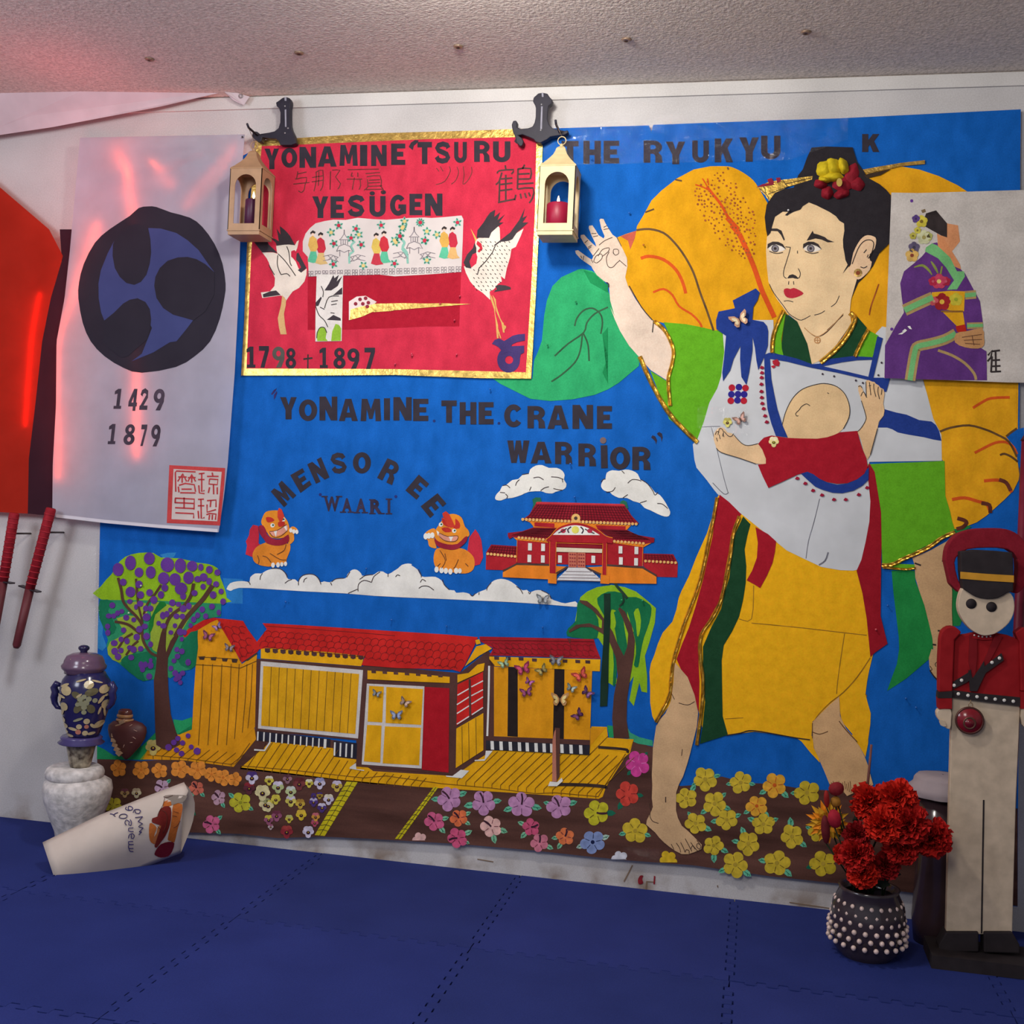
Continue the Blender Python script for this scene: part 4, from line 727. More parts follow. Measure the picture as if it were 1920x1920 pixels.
ink('necklace', [(1.2, X_((470, 290), (530, 345), (600, 385))), (1.2, X_((600, 385), (700, 320), (860, 150))), (1.8, S([(X_((600, 415))[0][0]+5.5*math.cos(k*.6283), X_((600, 415))[0][1]+5.5*math.sin(k*.6283)) for k in range(11)], 1, False)), (1.4, X_((570, 415), (630, 415))), (1.4, X_((600, 388), (600, 440)))], M((170, 120, 70), 'metal'), 8, wr)
# hairpins and paper flowers
hp = cut('hairpin', V_((185, 632), (300, 578), (420, 562), (690, 528), (682, 560), (480, 622), (350, 680), (298, 752), (260, 700), (215, 650)), M((216, 176, 84), 'gold'), 9, wr, label='gold foil hairpin')
ink('hairpin_line', [V_((210, 640), (280, 700), (300, 740)), V_((250, 620), (270, 680)), V_((420, 565), (460, 620)), V_((440, 600), (680, 545)), V_((290, 690), (480, 620))], M((50, 38, 30), 'ink'), 10, hp, 1.2, 0)
for q in (((180, 630), (240, 600), (330, 590), (350, 605), (240, 622)), ((360, 545), (395, 540), (405, 575), (370, 590)), ((280, 560), (320, 545), (345, 590), (300, 600))): cut('hairpin_tip', V_(*q), M((140, 26, 54), 'gloss'), 11, hp)
cut('hairpin', V_((1140, 470), (1300, 440), (1395, 425), (1480, 410), (1700, 385), (1700, 420), (1480, 440), (1400, 460), (1290, 480), (1180, 512)), M((206, 164, 80), 'gold'), 9, wr)
cut('hairpin', V_((1150, 520), (1300, 485), (1395, 465), (1300, 520), (1180, 548)), M((60, 46, 36), 'felt'), 9, wr)
FLR = [((1040, 520), 62, 110, .3), ((960, 600), 95, 70, 0), ((1090, 600), 70, 60, .4), ((950, 690), 75, 42, -.3), ((820, 680), 55, 60, .3), ((760, 600), 60, 45, .1)]
def blob(name, c, rx, ry, rot, lay, dep, mt, par):
    """a cupped fabric petal standing off the sheet"""
    vs = []; fs = []; R_, K_n = 4, 16; Y = yl(lay)
    for j in range(R_+1):
        for i in range(K_n):
            a = 2*math.pi*i/K_n; t = j/R_; wv = 1+.07*math.sin(5*a+rot*9)*t
            x = rx*t*wv*math.cos(a); y = ry*t*wv*math.sin(a)
            px, py = c[0]+x*math.cos(rot)-y*math.sin(rot), c[1]+x*math.sin(rot)+y*math.cos(rot)
            vs.append(at(px, py, Y-dep*(1-t*t)-.002*math.sin(3*a)*t))
    for j in range(R_):
        for i in range(K_n): k = j*K_n; fs.append([k+i, k+(i+1) % K_n, k+K_n+(i+1) % K_n, k+K_n+i])
    return mesh(name, vs, fs, mt, par, True)
fr = None
for n, (c_, a, b, r_) in enumerate(FLR): o = blob('petal', V_(c_)[0], a/4.8, b/4.8, r_, 12, .010+.002*n, M((132, 16, 34), 'petal'), wr)
for n, (c_, a, b, r_) in enumerate([((800, 470), 80, 80, .2), ((870, 450), 75, 85, -.2), ((870, 530), 100, 50, .1), ((965, 440), 48, 78, -.35), ((800, 560), 60, 30, .2)]): blob('petal', V_(c_)[0], a/4.8, b/4.8, r_, 14, .020+.002*n, M((200, 176, 24), 'petal'), wr)
G().disc(V_((930, 585))[0], 5.5, 62, 8).ob('bead', M((190, 160, 80), 'gloss'), wr)
# arms, hands, legs
arm = cut('raised_arm', U_((345, 1370), (330, 1340), (270, 1300), (225, 1265), (190, 1225), (185, 1200), (210, 1195), (260, 1232), (300, 1260), (333, 1280), (345, 1262), (345, 1245), (300, 1180), (262, 1130), (233, 1080), (235, 1058), (265, 1055), (300, 1095), (340, 1135), (375, 1165), (365, 1130), (330, 1060), (306, 995), (310, 975), (340, 972), (365, 1010), (395, 1060), (440, 1090), (450, 1070), (420, 1000), (403, 925), (412, 912), (440, 915), (455, 950), (490, 1010), (520, 1055), (560, 1085), (590, 1140), (620, 1200), (650, 1265), (655, 1340), (635, 1440), (660, 1520), (730, 1640), (800, 1740), (885, 1830))
          + W_((420, 300), (500, 380), (570, 480), (590, 580), (560, 720), (550, 840), (525, 828), (385, 740), (275, 615), (190, 520), (110, 390), (60, 280), (20, 170))+U_((540, 1790), (500, 1650), (487, 1500), (440, 1470), (380, 1420)), SKIN2, 4, wr, label='pale raised arm with open hand')
ink('finger_line', [U_((235, 1245), (245, 1270)), U_((262, 1245), (255, 1285)), U_((270, 1130), (300, 1105)), U_((300, 1170), (335, 1150)), U_((300, 1185), (330, 1165)), U_((330, 1045), (375, 1045)), U_((345, 1075), (390, 1065)), U_((440, 1010), (490, 1000)), U_((440, 990), (470, 975)), U_((345, 1250), (400, 1180)), U_((400, 1150), (450, 1110), (520, 1080)), U_((350, 1300), (370, 1250), (420, 1230), (425, 1270), (380, 1310), (355, 1300)), U_((390, 1250), (430, 1190), (490, 1175), (480, 1210), (430, 1250)),
     U_((530, 1230), (530, 1190), (570, 1190), (575, 1225), (545, 1240), (525, 1215)), U_((490, 1210), (465, 1270), (480, 1340), (520, 1350), (560, 1310), (585, 1290)), U_((580, 1285), (610, 1310), (645, 1340)), U_((560, 1080), (600, 1160)), U_((330, 1280), (345, 1310))], M((90, 66, 56), 'ink'), 5, arm, 1.4)
ink('outline', [(2, W_((190, -20), (300, 170), (400, 290))), (2, W_((410, 295), (400, 400))), (2.4, U_((465, 1485), (485, 1500), (487, 1530)))], INK, 5, arm)
GRN = M((96, 166, 32), 'felt'); GDR = M((26, 66, 40), 'felt'); RF = M((160, 24, 40), 'felt'); RFD = M((148, 22, 36), 'felt')
cut('green_sleeve', W_((500, 308), (700, 325), (830, 350), (960, 380), (1070, 395), (1080, 500), (1060, 800), (1000, 1000), (800, 1372), (700, 1290), (550, 1180), (380, 745), (525, 835), (560, 720), (595, 580), (575, 470)), GRN, 3, wr, label='lime green felt sleeve')
def braid(name, pts, wd, lay, par=wr):
    """gold foil braid: a ridge with pleats across it"""
    pts = S(pts, 4, False); vs, fs = [], []; n = len(pts); Y = yl(lay)
    for i, (x, y) in enumerate(pts):
        a = pts[max(i-1, 0)]; b = pts[min(i+1, n-1)]; dx, dy = b[0]-a[0], b[1]-a[1]; l = math.hypot(dx, dy) or 1
        for k, (s_, h) in enumerate(((-.5, 0), (-.28, .0035), (0, .0018), (.28, .004), (.5, 0))):
            jt = .0012*math.sin(i*2.1+k*1.7)
            vs.append(at(x-dy/l*wd*s_, y+dx/l*wd*s_, Y-max(0, h+jt)))
    for i in range(n-1):
        for k in range(4): a = i*5+k; fs.append([a, a+1, a+6, a+5])
    return mesh(name, vs, fs, M((214, 168, 66), 'gold'), par, False)
braid('gold_braid', W_((415, 298), (500, 370), (555, 460), (590, 570), (575, 690), (545, 800), (545, 900), (560, 1060)), 7.5, 6)
braid('gold_braid', W_((285, 615), (350, 770), (430, 930), (530, 1100), (640, 1230), (805, 1390)), 9, 6)
robe = cut('robe', [(1355, 622), (1410, 600), (1450, 600), (1452, 668), (1540, 672), (1560, 668), (1638, 664), (1642, 625), (1654, 612), (1690, 620), (1700, 700), (1728, 705), (1738, 738), (1750, 785), (1765, 815), (1766, 864), (1630, 866), (1628, 880), (1633, 900), (1632, 940), (1630, 978), (1623, 1016), (1615, 1050), (1608, 1068), (1600, 1070), (1575, 1069), (1540, 1063), (1508, 1048), (1475, 1032), (1453, 1014), (1388, 962), (1346, 927), (1340, 920), (1325, 900), (1306, 877), (1302, 862), (1299, 833), (1307, 825), (1320, 790), (1330, 755), (1345, 728), (1352, 706), (1358, 660)], GREY, 4, wr, label='pale grey fabric robe')
ink('seam', [(1.2, W_((845, 1250), (1010, 1245))), (1.2, W_((930, 1250), (980, 1450), (1040, 1700), (1080, 1840))), (1.4, Z_((1370, 135), (1330, 300), (1290, 440), (1272, 565))), (3, Z_((1432, 520), (1410, 580), (1365, 612))), (1.4, Z_((600, 20), (680, 100), (715, 90)))], M((110, 110, 120), 'ink'), 5, robe)
NV = NAVY
cut('blue_band', X_((60, 565), (120, 540), (260, 565), (400, 600), (545, 655), (620, 650), (700, 605), (950, 575), (1150, 585), (1150, 610), (1000, 615), (850, 635), (655, 675), (900, 730), (1110, 780), (1160, 560), (1200, 375), (1255, 395), (1160, 790), (1330, 790), (1290, 930), (1265, 930), (1200, 860), (1090, 808), (800, 740), (540, 690), (300, 630), (125, 600), (140, 800), (170, 960), (200, 1100), (250, 1260), (305, 1388), (185, 1372), (140, 1250), (100, 1100), (75, 800), (68, 600)), NV, 8, wr, label='navy felt bib straps')
cut('blue_band', AA((350, 643), (480, 680), (600, 705), (740, 765), (880, 782), (930, 822), (965, 890), (992, 1000), (900, 985), (800, 960), (620, 930), (500, 905), (440, 870), (380, 850), (275, 850), (300, 760)), NV, 5, wr, label='navy stripe across the sleeve')
cut('blue_bow', W_((1330, 3), (1365, 40), (1345, 110), (1308, 170), (1298, 285), (1400, 305), (1430, 340), (1442, 390), (1438, 520), (1405, 620), (1352, 738), (1335, 650), (1322, 540), (1300, 440), (1300, 560), (1270, 760), (1245, 872), (1200, 800), (1188, 640), (1192, 520), (1130, 640), (1100, 740), (1035, 838), (1028, 760), (1045, 620), (1062, 430), (975, 370), (972, 290), (995, 212), (1080, 195), (1142, 182), (1122, 112)), NV, 9, wr, label='navy felt bow')
for i, (x, y, k) in enumerate(((1115, 897, 0), (1178, 892, 1), (1237, 900, 0), (1110, 957, 1), (1170, 955, 1), (1225, 957, 1), (1105, 1015, 0), (1165, 1010, 1), (1222, 1015, 0))):
    G().disc(W_((x, y))[0], 6.3, 6, th=.0015).ob('sequin', M((170, 26, 44) if k == 0 else (40, 34, 130), 'matte'), wr)
for cp_, l in ((W_, ((1385, 715), (1385, 762), (1382, 805), (1380, 865), (1380, 930), (1383, 985), (1388, 1038), (1400, 1085), (1413, 1150), (1428, 1205), (1703, 1712), (1775, 1758))), (Z_, ((1322, 75), (1387, 108), (1473, 140), (1558, 140), (1652, 105), (1712, 55)))):
    for i, p in enumerate(l):
        x, y = cp_(p)[0]; q = [(x-4.2, y+1), (x-1, y-3.4), (x+3.6, y-1.5), (x+4, y+1.5), (x, y+3.2)]
        G().poly(q, 11, .003).ob('gem', M((150, 20, 52), 'matte'), wr)
for q in (X_((150, 620), (200, 605), (225, 640), (215, 675), (175, 670), (155, 650)), X_((135, 675), (165, 665), (185, 680), (160, 698))): cut('red_flower', q, M((168, 22, 42), 'petal'), 9, wr)
for p in ((652, 753), (768, 776), (985, 818), (1055, 842), (1210, 765), (1242, 640)): G().disc(X_(p)[0], 2, 9, n=8).ob('bead', M((60, 50, 60), 'matte'), wr)
# carried child
ch = cut('child_head', X_((245, 1290), (255, 1210), (280, 1140), (350, 1000), (450, 905), (560, 865), (650, 852), (730, 860), (800, 885), (870, 945), (910, 1030), (925, 1120), (910, 1210), (870, 1290), (780, 1370), (650, 1410), (400, 1410), (290, 1388)), M((220, 186, 138), 'paper'), 7, wr, label='round bald head of the carried child')
ink('outline', [X_((245, 1280), (280, 1140), (350, 1000), (450, 905), (600, 855), (700, 850), (800, 882), (880, 960), (922, 1080), (915, 1190), (860, 1300)), X_((528, 1072), (490, 1052), (440, 1080), (420, 1110), (385, 1145), (392, 1172), (410, 1170)), X_((700, 940), (715, 950))], INK, 8, ch, 1.3)
ha = cut('child_arm', X_((1008, 868), (1025, 868), (1045, 890), (1085, 985), (1095, 960), (1082, 880), (1088, 820), (1110, 813), (1150, 830), (1170, 832), (1185, 850), (1215, 868), (1230, 890), (1262, 905), (1272, 945), (1258, 1050), (1272, 1120), (1262, 1170), (1212, 1235), (1200, 1310), (1160, 1450), (1130, 1560), (1100, 1610), (1060, 1520), (1040, 1420), (1000, 1330), (1040, 1290), (1085, 1210), (1080, 1150), (1040, 1020), (1010, 920)), M((220, 182, 136), 'paper'), 9, wr, label='small hand and forearm of the child')
ink('finger_line', [X_((1010, 880), (1030, 870), (1045, 890)), X_((1035, 975), (1060, 930), (1095, 990)), X_((1120, 835), (1125, 880), (1135, 965)), X_((1165, 850), (1165, 900), (1185, 980)), X_((1210, 880), (1205, 930), (1222, 1005)), X_((1245, 905), (1240, 960)), X_((1115, 870), (1135, 868)), X_((1040, 1020), (1080, 1150), (1085, 1210), (1040, 1290), (1000, 1330)), X_((1090, 985), (1085, 830)), X_((1200, 1300), (1130, 1560))], INK, 10, ha, 1.2)
ft = cut('child_foot', W_((950, 1360), (955, 1310), (970, 1285), (990, 1262), (1020, 1252), (1045, 1262), (1075, 1300), (1110, 1305), (1135, 1325), (1160, 1350), (1200, 1395), (1250, 1418), (1310, 1412), (1360, 1395), (1420, 1500), (1422, 1588), (1330, 1580), (1180, 1530), (1100, 1505), (1010, 1480), (975, 1440)), M((222, 186, 142), 'paper'), 9, wr, label='small bare foot of the child')
ink('toe_line', [W_((965, 1320), (980, 1290), (1000, 1300)), W_((990, 1320), (1005, 1265), (1030, 1275), (1040, 1310), (1030, 1335)), W_((975, 1345), (985, 1380)), W_((1000, 1320), (1010, 1360)), W_((1030, 1310), (1045, 1340)), W_((1045, 1290), (1080, 1330), (1110, 1335), (1130, 1310)), W_((1135, 1325), (1200, 1395), (1260, 1418), (1350, 1400)), W_((975, 1440), (1020, 1480), (1180, 1530), (1330, 1582))], INK, 10, ft, 1.2)
cut('child_garment', X_((8, 1452), (30, 1425), (65, 1390), (140, 1368), (300, 1392), (450, 1398), (600, 1400), (700, 1385), (760, 1365), (830, 1335), (1000, 1322), (1020, 1400), (1050, 1500), (1090, 1595), (1105, 1680), (1070, 1750), (1000, 1805), (900, 1845), (800, 1852), (700, 1835), (620, 1800), (560, 1755), (500, 1730), (400, 1760), (250, 1830), (110, 1892), (55, 1780), (5, 1660), (85, 1650), (85, 1600), (50, 1510)), RF, 10, wr, label='red felt garment of the child')
cut('blue_band', X_((430, 1745), (500, 1730), (560, 1755), (620, 1800), (700, 1838), (800, 1860), (900, 1848), (980, 1815), (1060, 1740), (1115, 1685), (1112, 1810), (1050, 1870), (960, 1920), (850, 1945), (750, 1940), (650, 1910), (580, 1880), (500, 1810)), NV, 9, wr, label='navy curved hem band')
# kimono collar
cut('collar', X_((285, 150), (400, 230), (450, 340), (500, 450), (545, 655), (400, 620), (240, 575), (242, 450), (260, 300)), GDR, 7, wr, label='dark green collar')
cut('collar', X_((1000, 180), (1095, 290), (1030, 430), (960, 590), (850, 600), (700, 612), (640, 640), (760, 560), (860, 420), (960, 260)), GDR, 7, wr, label='dark green collar')
cut('collar_edge', X_((250, 120), (280, 150), (258, 300), (240, 400), (245, 500), (262, 572), (170, 542), (180, 400), (210, 250)), GRN, 7, wr); cut('collar_edge', X_((1120, 320), (1212, 370), (1190, 480), (1150, 590), (1000, 585), (1050, 450)), GRN, 7, wr)
braid('gold_braid', X_((262, 118), (210, 230), (168, 340), (150, 440), (148, 540)), 8, 11)
braid('gold_braid', X_((925, 140), (975, 200), (930, 310), (860, 420), (760, 530), (630, 640)), 10, 11)
braid('gold_braid', X_((1110, 310), (1060, 400), (1010, 500), (975, 580)), 7.5, 11)
# right sleeve
cut('green_sleeve', AA((160, 1262), (400, 1250), (700, 1240), (1026, 1225), (1030, 1420), (1035, 1620), (1060, 1700), (1090, 1800), (1110, 1900))+AB((1140, 195), (1050, 250), (900, 340), (700, 440), (520, 530), (430, 580), (700, 590), (690, 640), (500, 640), (325, 610), (320, 430), (300, 60))+AA((280, 1750), (240, 1500)), GRN, 5, wr, label='lime green felt sleeve')
braid('gold_braid', AB((320, 600), (440, 590), (560, 530), (700, 470), (860, 390), (1000, 290), (1145, 225)), 8, 8); braid('gold_braid', AB((330, 625), (500, 640), (600, 645), (700, 630)), 5, 7)
cut('lowered_arm', AB((1050, 330), (1140, 235), (1140, 280), (1050, 370), (1030, 430), (1035, 520), (1060, 640), (1100, 760), (1112, 900), (1108, 1100), (1115, 1285), (1060, 1330), (1000, 1440), (975, 1600), (960, 1920))+AC((945, 460), (880, 380), (855, 300), (850, 200), (880, 100))+AB((900, 1550), (890, 1420), (850, 1250), (800, 1050), (740, 880), (698, 740), (690, 600), (665, 520), (850, 440)), SKIN3, 6, wr, label='tan lowered forearm')
ink('outline', [(3, AB((690, 575), (760, 600))), (3, AB((1000, 545), (1030, 575))), (1.2, AC((930, 300), (920, 270), (940, 250), (955, 280))), (1.2, AC((860, 290), (885, 330), (870, 340))), (2.4, AC((860, 340), (900, 400), (945, 450))), (3, AB((950, 1335), (985, 1340), (985, 1370))), (3, AB((890, 1490), (930, 1495)))], INK, 7, wr)
# skirt
YF = M((236, 174, 24), 'felt')
cut('skirt', Z_((640, 110), (600, 250), (560, 380), (520, 470), (480, 560), (430, 690), (375, 800), (355, 850), (340, 930), (310, 1020), (240, 1100), (205, 1180), (180, 1260), (155, 1320), (145, 1380), (150, 1500), (150, 1600), (165, 1700), (185, 1740), (240, 1690), (290, 1620), (320, 1500), (325, 1310), (420, 1420), (500, 1670), (540, 1850), (720, 1835), (900, 1812), (1040, 1830), (1190, 1855), (1310, 1870), (1318, 1740), (1400, 1670), (1500, 1580), (1530, 1740), (1640, 1870), (1715, 1900), (1722, 1850), (1735, 1760), (1738, 1680), (1715, 1600), (1700, 1540), (1712, 1450), (1725, 1380), (1750, 1275), (1800, 1100), (1720, 900), (1690, 700), (1640, 620), (1450, 600), (1050, 400), (870, 280)), YF, 3, wr, label='golden yellow felt skirt')
cut('skirt_hem', T_((520, 0), (590, 10), (690, 0), (700, 110), (740, 180), (755, 240), (670, 150), (590, 50)), YF, 3, wr); cut('skirt_hem', T_((1030, -10), (1190, -20), (1190, 60), (1165, 190), (1110, 90)), YF, 3, wr)
ink('seam', [(1.5, Z_((790, 1000), (880, 1000), (895, 760))), (1.5, Z_((880, 1030), (1200, 1060), (1550, 1100), (1710, 1118))), (1.5, Z_((1550, 1105), (1520, 1300), (1500, 1450), (1492, 1540))), (2, Z_((1735, 1280), (1640, 1420), (1540, 1530), (1450, 1600), (1370, 1680), (1322, 1750))), (1.2, Z_((690, 1720), (820, 1712))), (1.6, Z_((1700, 1540), (1710, 1560)))], M((150, 104, 16), 'ink'), 4, wr)
cut('red_stripe', Z_((650, 105), (720, 160), (805, 245), (760, 320), (730, 400), (715, 520), (690, 650), (665, 790), (640, 880), (580, 990), (510, 1110), (495, 1250), (505, 1450), (500, 1670), (440, 1520), (340, 1290), (380, 1180), (430, 1060), (480, 900), (530, 720), (570, 540), (600, 400), (620, 250)), RF, 5, wr, label='red felt stripe')
cut('green_stripe', Z_((820, 262), (845, 290), (872, 318), (850, 400), (830, 500), (842, 620), (838, 740), (820, 860), (790, 985), (740, 1090), (680, 1190), (665, 1300), (668, 1500), (672, 1700), (710, 1835), (600, 1870), (508, 1900), (530, 1750), (545, 1600), (530, 1400), (530, 1200), (590, 1060), (660, 930), (690, 800), (720, 700), (740, 500), (765, 380)), GDR, 5, wr, label='dark green felt stripe')
cut('red_stripe', Z_((908, 338), (1000, 390), (1057, 442), (1048, 520), (1030, 600), (990, 690), (942, 778), (905, 755), (845, 722), (885, 650), (918, 560), (925, 450)), RF, 5, wr)
cut('red_sash', [(1630, 868), (1640, 885), (1652, 960), (1653, 1018), (1652, 1060), (1651, 1155), (1664, 1207), (1640, 1224), (1632, 1232), (1625, 1160), (1617, 1112), (1606, 1070), (1615, 1050), (1623, 1016), (1630, 978), (1632, 940), (1628, 900), (1625, 880)], RFD, 6, wr, label='long red felt sash end')
braid('gold_braid', Z_((632, 125), (605, 280), (575, 420), (520, 680), (470, 840), (400, 1020), (350, 1180), (320, 1290), (300, 1420), (285, 1560), (190, 1745)), 7, 7)
braid('gold_braid', Z_((792, 260), (750, 380), (725, 560), (700, 680), (660, 860), (600, 990), (520, 1110), (508, 1250), (530, 1450), (520, 1650), (485, 1910)), 7, 8)
lg = cut('leg', Z_((325, 1310), (420, 1420), (470, 1550), (495, 1670), (490, 1790))+S_((905, 0), (895, 110), (865, 230), (835, 350), (810, 440), (770, 560), (735, 625), (710, 700), (708, 860), (725, 930), (760, 1000), (820, 1050), (880, 1110), (940, 1170), (935, 1210), (880, 1235), (820, 1255), (760, 1255), (700, 1225), (650, 1190), (600, 1150), (560, 1110), (520, 1060), (440, 990), (445, 950), (480, 880), (500, 830), (490, 750), (495, 640), (490, 540), (495, 450), (500, 300), (512, 220), (530, 100), (560, 60))+Z_((190, 1790), (215, 1730), (260, 1680), (300, 1590), (318, 1450)), M((208, 170, 126), 'paper'), 6, wr, label='bare left leg and foot')
ink('toe_line', [S_((665, 1165), (690, 1215)), S_((710, 1155), (740, 1200), (750, 1240)), S_((750, 1150), (775, 1200), (790, 1240)), S_((790, 1115), (830, 1190), (850, 1230)), S_((840, 1150), (870, 1190), (900, 1225)), S_((895, 1130), (930, 1180), (920, 1210), (895, 1190), (900, 1160), (925, 1170)), S_((840, 1215), (855, 1180), (880, 1210)), S_((790, 1240), (800, 1215), (825, 1225), (825, 1250)), S_((475, 885), (475, 920), (500, 960), (550, 978)), S_((490, 860), (465, 820), (470, 790)), Z_((355, 1605), (420, 1620), (470, 1595)), Z_((305, 1540), (325, 1580)), (2, S_((615, 740), (615, 790))), S_((765, 310), (758, 370))], M((80, 56, 44), 'ink'), 7, lg, 1.3)
l2 = cut('leg', Z_((1318, 1745), (1370, 1690), (1440, 1620), (1510, 1560), (1518, 1700), (1560, 1790), (1640, 1880))+T_((1040, 0), (1110, 90), (1160, 190), (1190, 270), (1210, 350), (1235, 440), (1150, 470), (1000, 540), (940, 470), (840, 430), (800, 330), (765, 250), (740, 190), (705, 120), (690, 20)), M((206, 164, 116), 'paper'), 6, wr, label='bare right leg')
ink('outline', [(2, Z_((1510, 1735), (1560, 1800), (1640, 1885))), (1.6, Z_((1320, 1815), (1370, 1830), (1430, 1810))), (1.6, Z_((1318, 1750), (1318, 1860)))]+[(1.2, T_((840+i*17, 430-(i % 3)*12), (850+i*17, 480+(i % 4)*12))) for i in range(12)], M((110, 76, 44), 'ink'), 7, l2)
ink('outline', [(2, Z_((700, 1838), (800, 1822), (860, 1805), (950, 1812), (1190, 1855), (1300, 1870)))], INK, 7, wr)
#PART5
# ---- cut-out letters
A_ = C(400, 140, 400); B_ = C(740, 140, 400); D1 = C(400, 480, 400)
word('YONAMINE', [(600, 750, 1270, 1470), (770, 935, 1290, 1485), (955, 1115, 1265, 1480), (1130, 1300, 1285, 1485), (1325, 1510, 1285, 1485), (1535, 1590, 1280, 1478), (1620, 1785, 1270, 1480), (1797, 1935, 1285, 1485)], D1, LETB, 2, mur)
word('THECRANE', [(420, 558, 1300, 1500), (585, 735, 1315, 1515), (755, 890, 1315, 1515), (985, 1155, 1335, 1540), (1195, 1355, 1350, 1550), (1375, 1565, 1345, 1555), (1600, 1785, 1340, 1555), (1820, 1955, 1350, 1555)], Dd, LETB, 3, mur)
word('WARR', [(245, 445, 28, 230), (455, 645, 40, 235), (675, 830, 40, 240), (885, 1045, 55, 260)], O_, LETB, 2, mur)
word('OR', [(1170, 1350, 85, 290), (1370, 1535, 85, 292)], O_, LETB, 4, mur)
cut('letter', O_((1085, 72), (1145, 70), (1150, 276), (1090, 278)), LETB, 3, mur); G().disc(O_((1108, 28))[0], 6, 4).ob('letter_dot', M((108, 84, 84), 'gloss'), mur)
for ch_, q in zip('MENSOREE', (J_((460, 550), (585, 425), (722, 580), (600, 700)), J_((662, 378), (785, 308), (876, 472), (765, 556)), J_((832, 270), (970, 198), (1055, 400), (920, 464)), J_((1055, 160), (1205, 145), (1235, 350), (1085, 372)), J_((1288, 148), (1470, 148), (1468, 362), (1288, 362)), J_((1635, 208), (1772, 268), (1680, 478), (1530, 405)),
    K_((135, 372), (238, 465), (112, 624), (0, 530)), K_((322, 558), (410, 662), (248, 806), (152, 690)))): letter(ch_, q, LETB, 2, mur)
for ch_, bx in zip('WAARI', ((1000, 1155, 592, 740), (1180, 1278, 608, 748), (1318, 1420, 612, 753), (1462, 1580, 622, 762), (1636, 1662, 618, 764))):
    q = J_((bx[0], bx[2]), (bx[1], bx[2]), (bx[1], bx[3]), (bx[0], bx[3])); l_ = letter(ch_+' ', q, M((44, 34, 60), 'ink'), 2, mur, .045)
    g = G(); (x0, y0), (x1, _), (_, y1), _ = q
    hw = 6; feet = {'W': [(x0+1, y0), (x1-1, y0)], 'A': [(x0+2, y1), (x1-2, y1)], 'R': [(x0+4, y0+.5), (x0+4, y1), (x1-1, y1)], 'I': [((x0+x1)/2, y0), ((x0+x1)/2, y1)]}[ch_]
    for x, y in feet: g.poly([(x-hw, y-1.2), (x+hw, y-1.2), (x+hw, y+1.2), (x-hw, y+1.2)], 2)
    g.ob('serif', M((44, 34, 60), 'ink'), l_, kind='stuff')
for p in ((962, 572), (1718, 592)): G().disc(J_(p)[0], 2.8, 2).ob('quote_mark', M((26, 40, 120), 'ink'), mur)
for q in (D1((520, 1240), (545, 1205), (572, 1190), (560, 1215), (535, 1245), (525, 1250)), D1((545, 1295), (545, 1250), (570, 1215), (575, 1230), (560, 1270))): cut('quote_mark', q, M((36, 26, 92), 'ink'), 2, mur)
for q in (W_((388, 1345), (400, 1325), (425, 1335), (442, 1370), (432, 1410), (425, 1380), (405, 1360)), W_((440, 1310), (460, 1295), (485, 1310), (492, 1345), (482, 1385), (475, 1345), (450, 1325))): cut('quote_mark', q, M((40, 34, 60), 'ink'), 2, mur)
for x, y in ((355, 1485), (938, 1505)): G().disc(Dd((x, y))[0], 2.6, 2).ob('full_stop', M((14, 40, 110), 'ink'), mur)
word('THERYUKYU', [(62, 215, 212, 410), (258, 415, 210, 418), (440, 580, 210, 415), (800, 970, 208, 408), (1000, 1175, 218, 422), (1238, 1388, 208, 408), (1440, 1605, 190, 405), (1660, 1838, 180, 400), (1857, 2032, 165, 378)], U_, LETB, 2, mur)
letter('K', V_((1135, 150), (1290, 150), (1290, 312), (1135, 312)), LETB, 2, mur)
